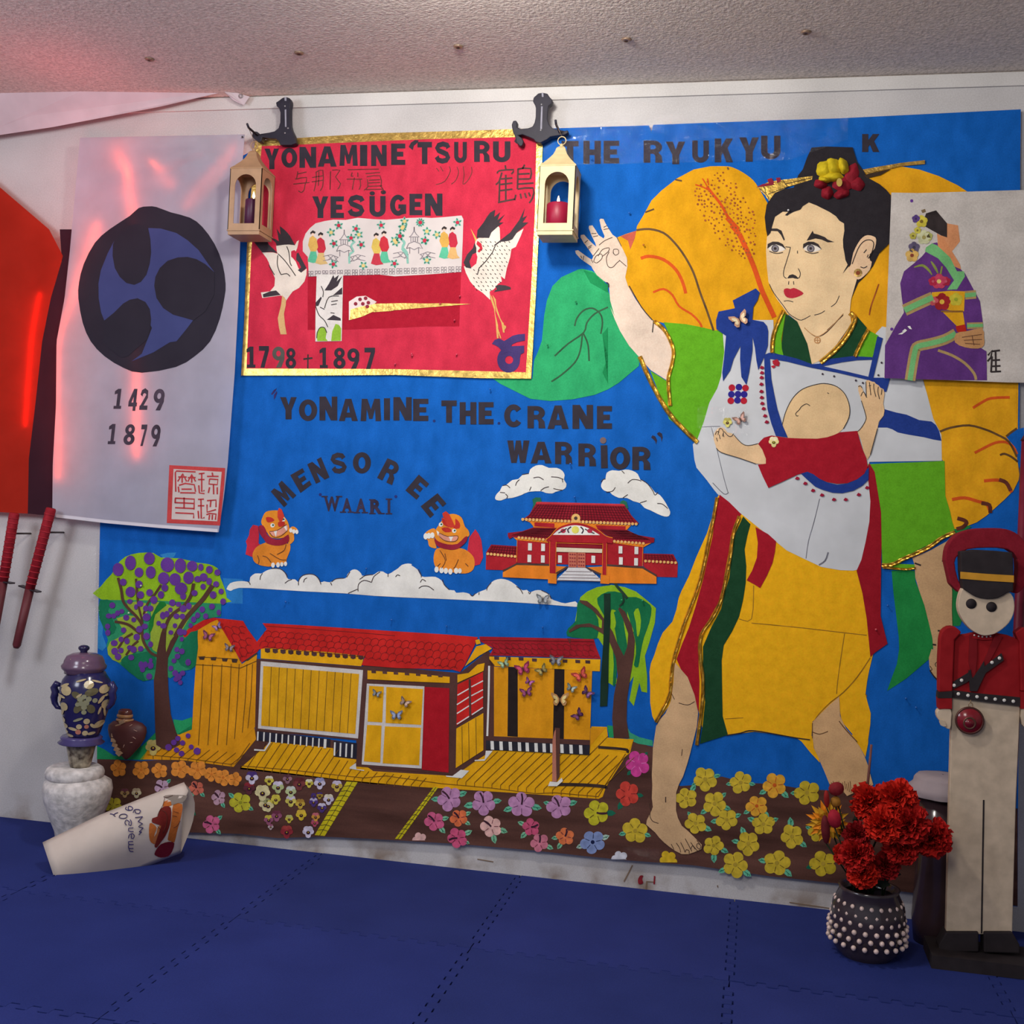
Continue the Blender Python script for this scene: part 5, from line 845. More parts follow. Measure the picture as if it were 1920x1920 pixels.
# ---- cut-out flowers
GLF = M((104, 186, 150), 'paper'); GLD = M((24, 104, 78), 'paper')
def leafp(cx, cy, ang, L, par, mt, lay):
    ca, sa = math.cos(ang), math.sin(ang); q = [(0, 0), (.3, -.28), (.65, -.26), (1, 0), (.65, .26), (.3, .28)]
    o = cut('leaf', [(cx+L*(a*ca-b*sa), cy+L*(a*sa+b*ca)) for a, b in q], mt, lay, par)
    ink('leaf_vein', [[(cx+L*.2*ca, cy+L*.2*sa), (cx+L*.85*ca, cy+L*.85*sa)], [(cx+L*(.5*ca), cy+L*(.5*sa)), (cx+L*(.7*ca-.16*sa), cy+L*(.7*sa+.16*ca))]], GLD, lay+1, par, 1, 0)
def flower(p, r, col, rot=0., leaves=(), stamen=None, ctr=None, pet=5, lay=3, lobe=.32, line=(90, 60, 30), leafmt=None, name='paper_flower', cutb=None):
    x, y = p; n = 60; pts = []
    for i in range(n):
        a = 2*math.pi*i/n; k = abs(math.sin(pet*(a-rot)/2)); rr_ = r*(1-lobe+lobe*k**.6)*(1+.05*math.sin(2*a+x)); q = (x+rr_*math.sin(a), y-rr_*math.cos(a))
        if cutb is not None and q[1] > cutb: q = (q[0], cutb)
        pts.append(q)
    o = cut(name, pts, M(col, 'petal'), lay, mur)
    for a, L in leaves: leafp(x+r*.72*math.sin(a), y-r*.72*math.cos(a), a-math.pi/2, L*r, o, leafmt or GLF, lay-1)
    ls = []
    for k in range(pet):
        a = rot+2*math.pi*k/pet; ls.append([(x+r*.28*math.sin(a), y-r*.28*math.cos(a)), (x+r*(1-lobe)*.97*math.sin(a), y-r*(1-lobe)*.97*math.cos(a))])
    if cutb is None: ink('petal_line', ls, M(line, 'ink'), lay+1, o, 1.1, 0)
    if ctr: G().disc((x, y), r*.16, lay+1).ob('flower_centre', M(ctr, 'paper'), o)
    if stamen is not None:
        a = stamen; ink('stamen', [(3.2, [(x, y), (x+r*.45*math.sin(a+.15), y-r*.45*math.cos(a+.15)), (x+r*.85*math.sin(a), y-r*.85*math.cos(a))])], M((60, 26, 44), 'ink'), lay+2, o)
    return o
Hc = C(60, 1180, 400)
for (u, v, r) in ((298, 388, 76), (502, 400, 80), (668, 408, 72), (852, 395, 86), (1010, 402, 86), (1135, 440, 66), (1240, 470, 78), (1345, 485, 64)):
    flower(Pc((u, v))[0], r/4.8, (224, 140, 52), rot=u*.01, line=(170, 96, 30), ctr=(206, 116, 40), name='orange_flower')
flower(Pc((1395, 695))[0], 20, (190, 184, 46), .3, ((-.9, .7), (2.1, .7)), name='yellow_flower', ctr=(150, 150, 40)); flower(Pc((250, 722))[0], 17, (186, 172, 46), .1, name='yellow_flower')
flower(Pc((1000, 565))[0], 14, (206, 106, 84), .2, ((2.4, .9), (3.7, .9)), -.6, name='coral_flower'); flower(Pc((1198, 650))[0], 14, (190, 150, 166), .4, ((2.6, .9),), -.7, name='mauve_flower')
flower(Pc((1135, 890))[0], 17, (206, 96, 136), .3, ((.9, .8), (2.4, .8)), -1.3, name='pink_flower'); flower(Pc((910, 735))[0], 13, (214, 178, 190), .4, ((2.3, 1.1),), None, name='pale_pink_flower', leafmt=GLD); flower(Pc((690, 560))[0], 15, (196, 160, 184), .1, ((.8, .8),), -1.1, name='mauve_flower')
flower(Pc((885, 890))[0], 11, (190, 200, 184), .2, name='white_flower')
for (u, v, r, ro, lv, st) in ((300, 565, 112, .2, ((-1.6, .75), (1.2, .8)), -.75), (608, 600, 112, .0, ((-1.75, .9), (1.45, .75)), -.35), (950, 618, 118, .63, ((-1.9, .75), (1.75, .85)), 0), (1288, 635, 112, .3, ((-1.3, .6), (1.3, .8)), -.5)):
    flower(Rc((u, v))[0], r/4.8, (190, 136, 176), ro, lv, st, name='mauve_hibiscus', line=(110, 60, 100))
for (u, v, r, col, ro, lv, st, nm) in ((165, 768, 90, (204, 92, 130), .2, ((1.3, .8), (2.4, .9)), -.8, 'pink_hibiscus'), (385, 738, 80, (222, 112, 66), .1, ((1.1, .8), (2.1, .8)), -.7, 'orange_hibiscus'), (675, 815, 98, (226, 178, 168), .3, ((1.9, .9), (2.9, .9)), -.9, 'pale_pink_hibiscus'), (372, 918, 92, (206, 84, 122), .2, ((1.1, .9), (2.0, .6)), -1.8, 'pink_hibiscus'), (1035, 820, 80, (200, 82, 116), .5, ((-1.2, .9), (-2.4, 1.)), 1.2, 'pink_hibiscus'), (1112, 960, 84, (206, 120, 138), .2, ((2.0, .9),), 0, 'pink_hibiscus'), (1342, 905, 82, (224, 120, 70), .5, ((-1.7, .8), (-2.6, .9)), .2, 'orange_hibiscus')):
    flower(Rc((u, v))[0], r/4.8, col, ro, lv, st, name=nm, leafmt=M((128, 190, 150), 'paper'), line=(120, 40, 60))
flower(Rc((30, 935))[0], 14, (226, 178, 170), .3, name='pale_pink_hibiscus', cutb=Rc((30, 940))[0][1])
flower(Rc((1625, 690))[0], 24, (194, 186, 38), .3, ((1.6, .8),), 1.6, name='yellow_hibiscus', leafmt=GLD); flower(Rc((1590, 955))[0], 23, (128, 146, 190), .1, ((-1.9, .7), (1.2, .75)), ctr=(20, 30, 70), name='blue_flower', line=(30, 36, 80), leafmt=M((170, 196, 180), 'paper'))
flower(Nc((1515, 1690))[0], 24, (202, 62, 142), .2, ((.7, .5), (-2.4, .5)), name='magenta_flower', leafmt=GLD, line=(230, 130, 190)); flower(S_((272, 712))[0], 23, (206, 66, 52), .3, ((1.7, .6), (-2.6, .8)), name='red_flower', leafmt=GLD, line=(120, 30, 30))
YFc = (206, 178, 48)
for (u, v, r, lv) in ((340, 1045, 115, ((-1.8, .6), (1.9, .6))), (970, 580, 110, ((1.3, .6), (-2.0, .5))), (1290, 610, 102, ((1.7, .6), (-1.7, .6))), (800, 752, 98, ((.6, .8),)), (1055, 802, 110, ((.8, .6), (-2.2, .7), (1.9, .7))), (885, 978, 98, ((-.6, .6), (2.0, .9))), (1165, 945, 98, ((1.2, .7), (-1.7, .8))), (1495, 985, 102, ((1.2, .7), (-1.2, .8))), (1752, 1095, 108, ((-.1, .9), (2.2, .8))), (1045, 1178, 92, ((2.0, .9), (3.1, 1.))), (1358, 1160, 108, ((-.4, .8), (-1.4, .7))), (1240, 1350, 118, ((-2.0, .7), (2.2, .8))), (1615, 1335, 120, ((-1.4, .7), (2.3, .8)))):
    flower(S_((u, v))[0], r/4.8, YFc, u*.013, lv, name='yellow_flower', ctr=(176, 150, 50), lay=3, line=(120, 96, 30))
for (u, v, r) in ((1595, 635, 112), (1435, 822, 98)): flower(S_((u, v))[0], r/4.8, (224, 164, 48), .2, ((2.3, .8), (-2.1, .7)), name='orange_flower', ctr=(200, 90, 30), line=(190, 80, 30))
for (u, v, r, lv) in ((640, 510, 115, ((-1.6, .6),)), (735, 860, 90, ((-1.2, .6),)), (785, 1150, 122, ((-1.8, .6),))): flower(T_((u, v))[0], r/4.8, (196, 170, 40), .3, lv, name='yellow_flower', ctr=(176, 150, 50), leafmt=GLD if v > 1000 else None)
flower(S_((640, 1305))[0], 17, (216, 178, 34), .1, name='yellow_flower', cutb=S_((640, 1330))[0][1]); flower(S_((200, 1295))[0], 15, (206, 206, 214), .3, name='white_flower', cutb=S_((200, 1302))[0][1])
# pansies in the left bed
def pansy(p, r, c1, c2_, face=(60, 24, 40), lay=4):
    x, y = p; o = G().disc((x, y+r*.1), r*.6, lay, r*.62, 10).ob('pansy', M(c1, 'petal'), mur)
    for a, k, cc in ((-.55, .62, c2_), (.55, .62, c2_), (-1.5, .5, c1), (1.5, .5, c1), (math.pi, .55, c1)):
        G().disc((x+r*.55*math.sin(a), y-r*.55*math.cos(a)), r*k*.85, lay+1 if cc == c1 else lay, None, 9).ob('petal', M(cc, 'petal'), o)
    G().disc((x, y+r*.12), r*.34, lay+2, r*.3, 8).ob('pansy_face', M(face, 'petal'), o); G().disc((x, y+r*.05), r*.1, lay+3, None, 6).ob('flower_centre', M((214, 186, 40), 'petal'), o)
WP, YP, VP, RP, CP, PP = (206, 196, 214), (206, 190, 70), (74, 50, 116), (140, 40, 50), (214, 202, 150), (150, 84, 110)
for (u, v, r, a, b) in ((635, 1625, 60, WP, VP), (730, 1760, 72, CP, CP), (755, 1865, 60, CP, (150, 150, 100)), (610, 1720, 56, (90, 40, 50), RP), (870, 1710, 56, (180, 190, 130), WP), (985, 1750, 52, (186, 196, 140), (196, 200, 190)), (790, 1650, 44, YP, (216, 206, 190)), (955, 1635, 44, (150, 110, 120), (90, 50, 60)), (850, 1820, 46, YP, YP), (985, 1835, 52, (210, 196, 90), WP), (1060, 1680, 60, (120, 56, 56), (96, 36, 40)), (1150, 1675, 40, YP, (220, 214, 180)), (1245, 1675, 54, WP, (150, 150, 190)), (1400, 1700, 52, (196, 170, 70), WP), (1325, 1820, 50, WP, (216, 206, 180)), (1245, 1785, 32, (170, 140, 50), VP), (1070, 1860, 46, (196, 164, 60), (170, 130, 50)), (1190, 1845, 42, VP, (180, 170, 200)), (1265, 1895, 44, VP, WP)):
    pansy(L_((u, v))[0], r/4.8, a, b)
Qc = C(500, 1380, 360)
for (u, v, r, a, b) in ((15, 700, 60, CP, YP), (100, 800, 56, PP, (110, 50, 70)), (225, 830, 42, YP, (186, 186, 110)), (345, 790, 56, (216, 186, 50), (210, 176, 60)), (490, 810, 44, (210, 150, 60), (190, 100, 110)), (480, 870, 40, (170, 70, 90), PP), (415, 960, 60, WP, (200, 190, 206)), (200, 960, 66, RP, (160, 60, 56)), (20, 840, 50, PP, YP), (40, 910, 30, (180, 160, 160), PP), (560, 720, 40, VP, (190, 180, 214)), (470, 600, 30, VP, VP)):
    pansy(Qc((u, v))[0], r/5.333, a, b)
for (u, v, r, a, b) in ((355, 610, 42, (170, 140, 90), (110, 60, 70)), (460, 610, 46, (196, 186, 150), (180, 160, 130)), (610, 200, 72, (196, 176, 100), (206, 190, 120))): pansy(Pc((u, v))[0], r/4.8, a, b)
pansy(W_((1075, 1210))[0], 9, (214, 206, 110), (170, 160, 80), lay=11); o = pansy(W_((1492, 1385))[0], 10, (222, 206, 140), (230, 218, 180), (90, 90, 30), lay=12)
# ---- butterflies, their wings lifted off the sheet
def butterfly(p, r, rot, col, lab=None, lay=12):
    x, y = p; Y = yl(lay)-.002; o = None
    ca, sa = math.cos(rot), math.sin(rot)
    def W(a, b, h): return at(x+r*(a*ca-b*sa), y+r*(a*sa+b*ca), Y-h)
    lift = r*.0007
    o = tube('butterfly', [W(0, -.4, 0), W(0, 0, .0008), W(0, .45, 0)], [.0006, .0013, .0005], M((54, 36, 34), 'ink'), mur, 6, lab)
    for s_ in (-1, 1):
        for nm, q in (('fore_wing', ((.04, -.1), (.35, -.55), (.95, -.8), (1.0, -.55), (.75, -.1), (.1, .08))), ('hind_wing', ((.04, .0), (.6, .02), (.75, .3), (.6, .62), (.35, .68), (.08, .25)))):
            vs = [W(a*s_, b, lift*abs(a)**.8) for a, b in q]; vs += [v+Vector((0, .0004, 0)) for v in vs]; n = len(q)
            mesh(nm, vs, [list(range(n)), list(range(n, 2*n))[::-1]]+[[i, (i+1) % n, n+(i+1) % n, n+i] for i in range(n)], M(col, 'petal'), o)
            vs = [W(a*s_*.62+.12*s_, b*.62, lift*abs(a)**.8+.0006) for a, b in q]; mesh('wing_spot', vs, [list(range(n))], M(tuple(min(255, int(v*1.35+25)) for v in col), 'petal'), o)
for cf, l in ((L_, ((240, 350, 12, .3, (120, 60, 84)), (325, 265, 9, -.5, (120, 90, 130)), (430, 455, 10, .2, (104, 92, 96)))), (Mc, ((315, 770, 9, .3, (108, 112, 112)), (570, 850, 11, .5, (140, 116, 100)), (495, 965, 12, 0, (112, 122, 146)), (1465, 500, 11, -.4, (116, 140, 110)), (1635, 548, 15, -.3, (140, 46, 76)), (1805, 560, 12, -.6, (120, 108, 60)), (1690, 665, 9, .5, (136, 70, 120)), (1665, 758, 12, -.2, (112, 50, 84)))),
              (Nc, ((780, 762, 13, .1, (100, 100, 104)), (1000, 892, 15, -.5, (166, 60, 50)), (915, 1010, 10, .4, (120, 130, 120)), (1060, 1050, 12, .7, (84, 50, 86)), (815, 1112, 17, 0, (196, 146, 92)), (978, 1250, 12, -.8, (76, 36, 70)))), (K_, ((1375, 1620, 13, .05, (120, 124, 126)),)), (W_, ((1185, 285, 18, -.45, (196, 150, 120)), (1190, 1180, 13, -.5, (150, 116, 104))))):
    for x, y, r, ro, col in l: butterfly(cf((x, y))[0], r, ro, col)
for q in ([(1020, 222), (1200, 216), (1420, 210), (1590, 205), (1590, 262), (1480, 300), (1300, 304), (1020, 310)], [(176, 1030), (190, 1030), (186, 1180), (174, 1180)], [(1168, 1588), (1235, 1592), (1240, 1622), (1205, 1632), (1170, 1622)], [(1308, 762), (1400, 764), (1412, 815), (1330, 822), (1306, 800)]):
    cut('clear_film', q, film_mat(), 13, mur, th=.0001)
# ---- push pins
def pin(p, col, par=mur, lay=12):
    c_ = at(p[0], p[1], yl(lay)); r = .0032
    vs, fs = [], []
    for rr_, d in ((.0012, 0), (.0012, .004), (r, .005), (r*.8, .0075)):
        for i in range(8): a = math.pi*i/4; vs.append(c_+Vector((rr_*math.cos(a), -d, rr_*math.sin(a))))
    for j in range(3):
        for i in range(8): k = j*8; fs.append([k+i, k+(i+1) % 8, k+8+(i+1) % 8, k+8+i])
    fs.append([24+i for i in range(8)]); mesh('push_pin', vs, fs, M(col, 'gloss'), par, True)
for p in ((938, 1500),): pass
for p in ((537, 1128), (838, 1174), (1018, 1176), (688, 1066), (1078, 932), (735, 1162), (1698, 1309), (1717, 1326), (1664, 1135), (1180, 400), (1110, 300), (920, 730), (1070, 870)): pin(p, (30, 96, 180))
for p in ((266, 1098), (243, 1149)): pin(p, (200, 220, 190))
for p in ((1205, 1126), (1166, 1125), (1080, 566), (1027, 647)): pin(p, (40, 150, 90))
pin((1642, 1180), (190, 70, 80)); pin((1207, 460), (190, 110, 40)); pin((1478, 395), (200, 200, 200))
#PART6
# ================================================================== red poster
rp = thing('red_poster', 'red poster with gold foil border, two cranes and the dates 1798 and 1897', 'poster', at(727, 705, -.03), None)
RL = 14
GF = M((212, 176, 92), 'gold')
for q in ([(478, 264), (600, 256), (700, 250), (880, 245), (1016, 240), (1016, 256), (796, 261), (490, 274)], [(478, 264), (491, 272), (471, 470), (462, 693), (452, 705), (458, 600), (463, 460)],
          [(452, 704), (461, 691), (740, 692), (988, 698), (996, 710), (900, 709), (740, 703), (600, 704)], [(1018, 242), (1018, 262), (1012, 400), (1004, 560), (996, 710), (986, 699), (996, 540), (1003, 400), (1006, 255)]):
    cut('gold_border', q, GF, RL+1, rp, label='gold foil border strip')
RPM = M((196, 44, 68), 'paint')
cut('red_sheet', [(485, 270), (700, 258), (1010, 250), (1004, 400), (998, 540), (990, 703), (740, 698), (458, 697), (466, 480), (474, 380)], RPM, RL, rp)
cut('red_cloth', [(577, 512), (864.6, 505), (861, 612), (800, 612), (740, 615), (646, 618), (577, 618.5)], M((164, 26, 46), 'felt'), RL+1, rp, label='darker red felt rectangle')
word('YONAMINE', [(460, 590, 665, 850), (612, 755, 658, 838), (775, 925, 650, 838), (940, 1110, 645, 828), (1135, 1300, 632, 820), (1320, 1385, 632, 822), (1420, 1560, 632, 822), (1600, 1727, 620, 812)], A_, LETB, RL+1, rp)
word('TSURU', [(205, 335, 605, 805), (362, 500, 600, 800), (535, 650, 605, 795), (715, 857, 595, 785), (885, 1042, 600, 788)], B_, LETB, RL+1, rp)
word('YESUGE', [(890, 1035, 1095, 1290), (1055, 1175, 1095, 1290), (1210, 1360, 1080, 1280), (1405, 1550, 1092, 1280), (1590, 1735, 1080, 1270), (1765, 1880, 1072, 1265)], A_, LETB, RL+1, rp)
word('N', [(272, 430, 1070, 1270)], B_, LETB, RL+1, rp)
for p in ((1430, 1068), (1530, 1058)): G().disc(A_(p)[0], 5, RL+1, 4).ob('letter_dot', LETB, rp)
cut('quote_mark', A_((1758, 650), (1780, 610), (1815, 588), (1850, 592), (1830, 620), (1805, 640), (1795, 680)), LETB, RL+1, rp); cut('quote_mark', B_((1075, 600), (1090, 575), (1120, 560), (1150, 580), (1162, 620), (1145, 650), (1120, 650), (1120, 620), (1095, 620)), LETB, RL+1, rp)
KB = M((96, 40, 36), 'ink')
ink('kanji', [(1.8, A_(*l)) for l in (((760, 870), (750, 930), (735, 940)), ((755, 895), (840, 875)), ((745, 940), (840, 925), (825, 990)), ((720, 985), (865, 970)), ((825, 990), (815, 1040), (790, 1060), (765, 1045)),
    ((920, 880), (985, 860), (985, 1000), (960, 1045)), ((925, 880), (925, 960), (905, 1050)), ((890, 925), (985, 910)), ((885, 965), (985, 950)), ((950, 870), (945, 1000)), ((1070, 860), (1140, 860), (1100, 920), (1145, 980), (1120, 1030)), ((1055, 870), (1050, 1035)),
    ((1210, 855), (1490, 850)), ((1250, 880), (1240, 915), (1260, 910)), ((1300, 880), (1300, 920)), ((1200, 940), (1340, 940)), ((1270, 925), (1250, 1035)), ((1320, 940), (1325, 1000), (1310, 1035)), ((1370, 890), (1500, 880)), ((1380, 920), (1500, 910), (1510, 1000)), ((1400, 950), (1500, 945)), ((1385, 940), (1390, 1010), (1355, 1040)), ((1395, 975), (1500, 970)), ((1395, 1005), (1520, 1000)), ((1375, 1035), (1525, 1030)), ((1500, 1000), (1530, 1035), (1510, 1070)))], KB, RL+1, rp, smooth=2)
ink('katakana', [(1.4, B_(*l)) for l in (((375, 840), (400, 870)), ((410, 825), (435, 870)), ((490, 825), (500, 870), (450, 960), (370, 990)), ((560, 830), (575, 880), (550, 950), (510, 985)), ((615, 825), (625, 900), (615, 985), (660, 950), (695, 880), (690, 830)))], KB, RL+1, rp, smooth=3)
ink('kanji', [(3.2, B_(*l)) for l in (((995, 815), (1000, 850)), ((925, 890), (940, 865), (1070, 855), (1050, 895)), ((965, 880), (940, 960), (910, 990)), ((945, 950), (940, 1140)), ((940, 940), (1060, 930)), ((1000, 900), (1000, 1130)), ((940, 990), (1060, 975)), ((940, 1045), (1060, 1030)), ((930, 1150), (1080, 1120)),
    ((1170, 810), (1150, 845)), ((1110, 850), (1105, 1030)), ((1105, 850), (1225, 845), (1220, 940)), ((1110, 895), (1215, 890)), ((1110, 940), (1215, 938)), ((1105, 985), (1250, 975)), ((1105, 1030), (1245, 1020), (1240, 1110), (1210, 1155)), ((1090, 1080), (1080, 1130)), ((1130, 1070), (1140, 1115)), ((1170, 1065), (1185, 1110)), ((1205, 1060), (1220, 1095)))], M((66, 36, 36), 'ink'), RL+1, rp, smooth=2)
word('17', [(298, 378, 815, 1005), (410, 500, 810, 1005)], D1, LETB, RL+1, rp); letter('9', D1((530, 815), (642, 1005)), M((82, 82, 76), 'matte'), RL+1, rp); letter('8', D1((650, 828), (745, 1015)), LETB, RL+1, rp)
word('1897', [(955, 1030, 825, 1008), (1080, 1190, 825, 1015), (1205, 1315, 830, 1015), (1360, 1455, 825, 1018)], D1, LETB, RL+1, rp)
ink('cross', [(2.6, D1((852, 885), (850, 1018))), (3.4, D1((810, 928), (892, 918)))], INK, RL+1, rp, smooth=0)
PURS = M((66, 52, 104), 'paint')
gq = G(); o_ = [Dd(p)[0] for p in ell(1025, 935, 103, 115, 0, 360, 22)]; i_ = [Dd(p)[0] for p in ell(1030, 935, 36, 36, 0, 360, 22)]
gq.add(o_+i_, [[k, k+1, 23+k+1, 23+k] for k in range(22)], RL+2)
gq.poly(Dd((875, 790), (900, 755), (940, 742), (985, 765), (1010, 750), (1060, 718), (1110, 705), (1172, 700), (1172, 760), (1100, 775), (1055, 795), (1050, 812), (1165, 806), (1165, 868), (1135, 885), (1125, 930), (1100, 880), (1030, 860), (950, 890), (945, 870), (960, 850), (935, 820), (910, 805)), RL+3); gq.ob('paper_symbol', PURS, rp, 'dark purple paper symbol')
# embroidered cloth
EM = M((206, 196, 192), 'cloth')
em = cut('embroidered_cloth', A_((805, 1590), (805, 1500), (830, 1430), (870, 1380), (920, 1338), (1000, 1318), (1080, 1305), (1190, 1308), (1300, 1288), (1430, 1300), (1560, 1306), (1750, 1290), (1900, 1285))+B_((330, 1290), (450, 1282), (570, 1270), (602, 1268), (618, 1300), (612, 1500), (600, 1775), (300, 1798), (0, 1815))+A_((1500, 1800), (860, 1815), (850, 1640)), EM, RL+2, rp, label='off-white cloth printed with ladies, pagodas and blossoms')
EL = RL+3
def lady(cf, x, y, c1, c2_, h=300):
    k = h/300
    def q(*pts): return cf(*[(x+a*k, y+b*k) for a, b in pts])
    o = cut('robe_top', q((-30, 60), (0, 40), (35, 70), (50, 150), (30, 190), (-20, 190), (-45, 130)), M(c1, 'paper'), EL, em)
    cut('robe_skirt', q((-20, 188), (30, 188), (45, 260), (70, 290), (0, 300), (-50, 285)), M(c2_, 'paper'), EL, em)
    G().disc(q((0, 28))[0], 3.2*k, EL).ob('face', M((222, 190, 170), 'paper'), em); cut('hair', q((-24, 10), (0, -10), (26, 5), (20, 22), (-5, 14), (-20, 30)), INK, EL+1, em)
for cf, x, y, a, b in ((A_, 895, 1410, (206, 164, 84), (86, 176, 140)), (A_, 965, 1425, (184, 42, 60), (200, 168, 110)), (A_, 1465, 1430, (206, 176, 84), (182, 50, 66)), (A_, 1535, 1412, (186, 44, 56), (86, 176, 140)), (B_, 445, 1372, (206, 160, 76), (86, 176, 140)), (B_, 520, 1375, (184, 40, 60), (204, 160, 100))): lady(cf, x, y, a, b, 285)
GI = M((120, 112, 118), 'ink'); TEAL = M((132, 184, 168), 'paper')
for cf, x, y in ((A_, 1178, 1395), (A_, 1808, 1370), (B_, 175, 1370)):
    ink('pagoda', [(1.3, cf(*[(x+a, y+b) for a, b in l])) for l in (((0, 0), (-3, 40), (-25, 75), (-45, 90), (45, 90), (22, 70), (3, 40), (0, 0)), ((-30, 90), (-30, 135)), ((-10, 90), (-10, 130)), ((10, 90), (10, 130)), ((30, 90), (30, 135)), ((-70, 195), (-50, 150), (0, 130), (50, 150), (75, 195), (40, 185), (0, 205), (-40, 185), (-70, 195)), ((-40, 190), (-40, 240)), ((40, 190), (40, 240)))], GI, EL, em, smooth=0)
    for dx in (-1, 1):
        ink('fence', [(1.1, cf(*[(x+dx*a, y+b) for a, b in l])) for l in (((50, 250), (120, 225), (190, 240)), ((50, 290), (120, 265), (190, 280)), ((60, 250), (90, 285)), ((90, 240), (60, 285)), ((100, 235), (150, 275)), ((150, 230), (100, 275)))], GI, EL, em, smooth=0)
    for dx, dy in ((-95, -40), (60, -60), (130, 10), (-60, 50)):
        pass
def sprig(cf, x, y, col, r=22):
    for k in range(5):
        a = k*1.256+x; leafp(cf((x, y))[0][0], cf((x, y))[0][1], a, r*.42, em, TEAL, EL)
    G().disc(cf((x, y))[0], r/6.5, EL+2).ob('printed_flower', M(col, 'paper'), em)
for cf, l in ((A_, ((1128, 1357, 1), (1283, 1387, 1), (1240, 1470, 1), (1085, 1520, 1), (1330, 1530, 1), (1680, 1455, 1), (1863, 1330, 1), (1900, 1495, 1), (1060, 1420, 0), (1310, 1440, 0), (1700, 1380, 0), (1720, 1320, 0), (1630, 1490, 0), (1510, 1355, 1), (1080, 1705, 1), (1350, 1718, 0), (1630, 1700, 1))), (B_, ((230, 1330, 1), (45, 1450, 1), (270, 1490, 1), (75, 1370, 0), (290, 1410, 0), (565, 1330, 1), (10, 1510, 0), (290, 1670, 0), (380, 1440, 0)))):
    for x, y, k in l: sprig(cf, x, y, (186, 40, 66) if k else (214, 186, 120))
for cf, l in ((A_, (((1225, 1700), (1225, 1620), (1260, 1590), (1240, 1540), (1275, 1500)), ((1750, 1700), (1740, 1620), (1700, 1570), (1720, 1520), (1700, 1490)))), (B_, (((115, 1670), (110, 1600), (70, 1550), (90, 1510), (60, 1480)),))):
    for q in l: ink('printed_trunk', [(4, cf(*q))], TEAL, EL, em)
gg = G()
for i in range(21):
    t = i/20; x, y = 576+(736+583-1140+685)*0+ (860-582)*t+6, 513.5-8.5*t; s4 = 2.9
    for dx in (-s4, s4):
        for dy in (-s4, s4):
            c_ = (x+dx, y+dy); h = 2.1; gg.stroke([(c_[0]-h, c_[1]-h), (c_[0]+h, c_[1]-h), (c_[0]+h, c_[1]+h), (c_[0]-h, c_[1]+h), (c_[0]-h, c_[1]-h)], .9, EL)
gg.ob('border_pattern', M((112, 100, 108), 'ink'), em, kind='stuff')
# cranes
CW = M((222, 210, 196), 'paper'); CB = M((58, 50, 56), 'paper'); CT = M((206, 166, 112), 'paper')
def A2(*p): return A_(*[(u, v+1632) for u, v in p])
cr = cut('crane', A_((440, 1600), (540, 1600), (575, 1612), (565, 1540), (640, 1525), (735, 1535), (752, 1500), (770, 1490), (755, 1560), (742, 1590), (715, 1580), (700, 1600), (705, 1640), (740, 1680), (765, 1740), (790, 1782), (840, 1745), (838, 1800), (820, 1860), (770, 1920), (715, 1950))+A2((690, 350), (655, 402), (640, 372), (605, 355), (440, 378), (428, 328), (510, 318), (550, 270), (555, 200), (515, 110), (500, 60), (480, 20)), CW, RL+1, rp, label='white crane with folded legs, wings raised')
cut('wing_tip', A_((355, 1490), (420, 1478), (470, 1475), (500, 1530), (580, 1605), (520, 1595), (440, 1600), (400, 1550)), CB, RL+2, cr); cut('wing_tip', A_((515, 1468), (560, 1480), (590, 1500), (580, 1440), (570, 1385), (605, 1440), (598, 1362), (640, 1395), (665, 1420), (690, 1450), (735, 1535), (690, 1528), (640, 1530), (570, 1540), (560, 1510)), CB, RL+2, cr)
cut('neck', A_((750, 1610), (765, 1600), (790, 1650), (838, 1740), (790, 1782), (760, 1760), (790, 1735), (770, 1690), (745, 1665)), CB, RL+2, cr); cut('tail', A2((445, 345), (510, 318), (565, 310), (605, 350), (520, 362), (450, 372)), CB, RL+2, cr)
cut('crown_patch', A_((700, 1590), (730, 1578), (748, 1600), (715, 1600), (710, 1635), (735, 1650), (700, 1640)), M((190, 44, 66), 'paint'), RL+2, cr); cut('leg', A2((620, 352), (655, 395), (652, 440), (635, 520), (645, 620), (660, 705), (605, 705), (590, 640), (580, 560), (610, 440)), CT, RL+1, cr)
ink('feather_line', [A_((580, 1610), (640, 1670), (700, 1750), (740, 1810)), A_((580, 1625), (575, 1700), (590, 1760), (610, 1800)), A_((660, 1545), (680, 1600), (690, 1690), (705, 1720)), A_((610, 1800), (660, 1790), (690, 1815)), A2((500, 80), (520, 120), (550, 170))], INK, RL+3, cr, 1.4)
cr2 = cut('crane', B_((725, 1490), (760, 1468), (800, 1470), (850, 1440), (930, 1360), (945, 1380), (950, 1500), (1000, 1480), (1090, 1430), (1160, 1385), (1135, 1450), (1090, 1550), (1050, 1570), (1040, 1640), (1010, 1740), (990, 1840), (955, 1812), (965, 1860), (930, 1882), (895, 1930), (855, 1952), (860, 2027), (790, 1962), (730, 1922), (680, 1862), (640, 1782), (622, 1722), (680, 1745), (735, 1700), (745, 1640), (725, 1580)), CW, RL+1, rp, label='white crane with spread speckled wings')
cut('wing_tip', B_((738, 1468), (745, 1400), (800, 1330), (830, 1280), (860, 1240), (905, 1215), (895, 1280), (950, 1238), (925, 1310), (992, 1258), (940, 1330), (978, 1330), (920, 1375), (870, 1420), (850, 1470), (800, 1468)), CB, RL+2, cr2); cut('wing_tip', B_((892, 1535), (950, 1490), (1040, 1420), (1120, 1310), (1172, 1200), (1150, 1290), (1192, 1268), (1150, 1330), (1202, 1330), (1100, 1420), (1060, 1480), (1030, 1495), (950, 1505), (905, 1540)), CB, RL+2, cr2)
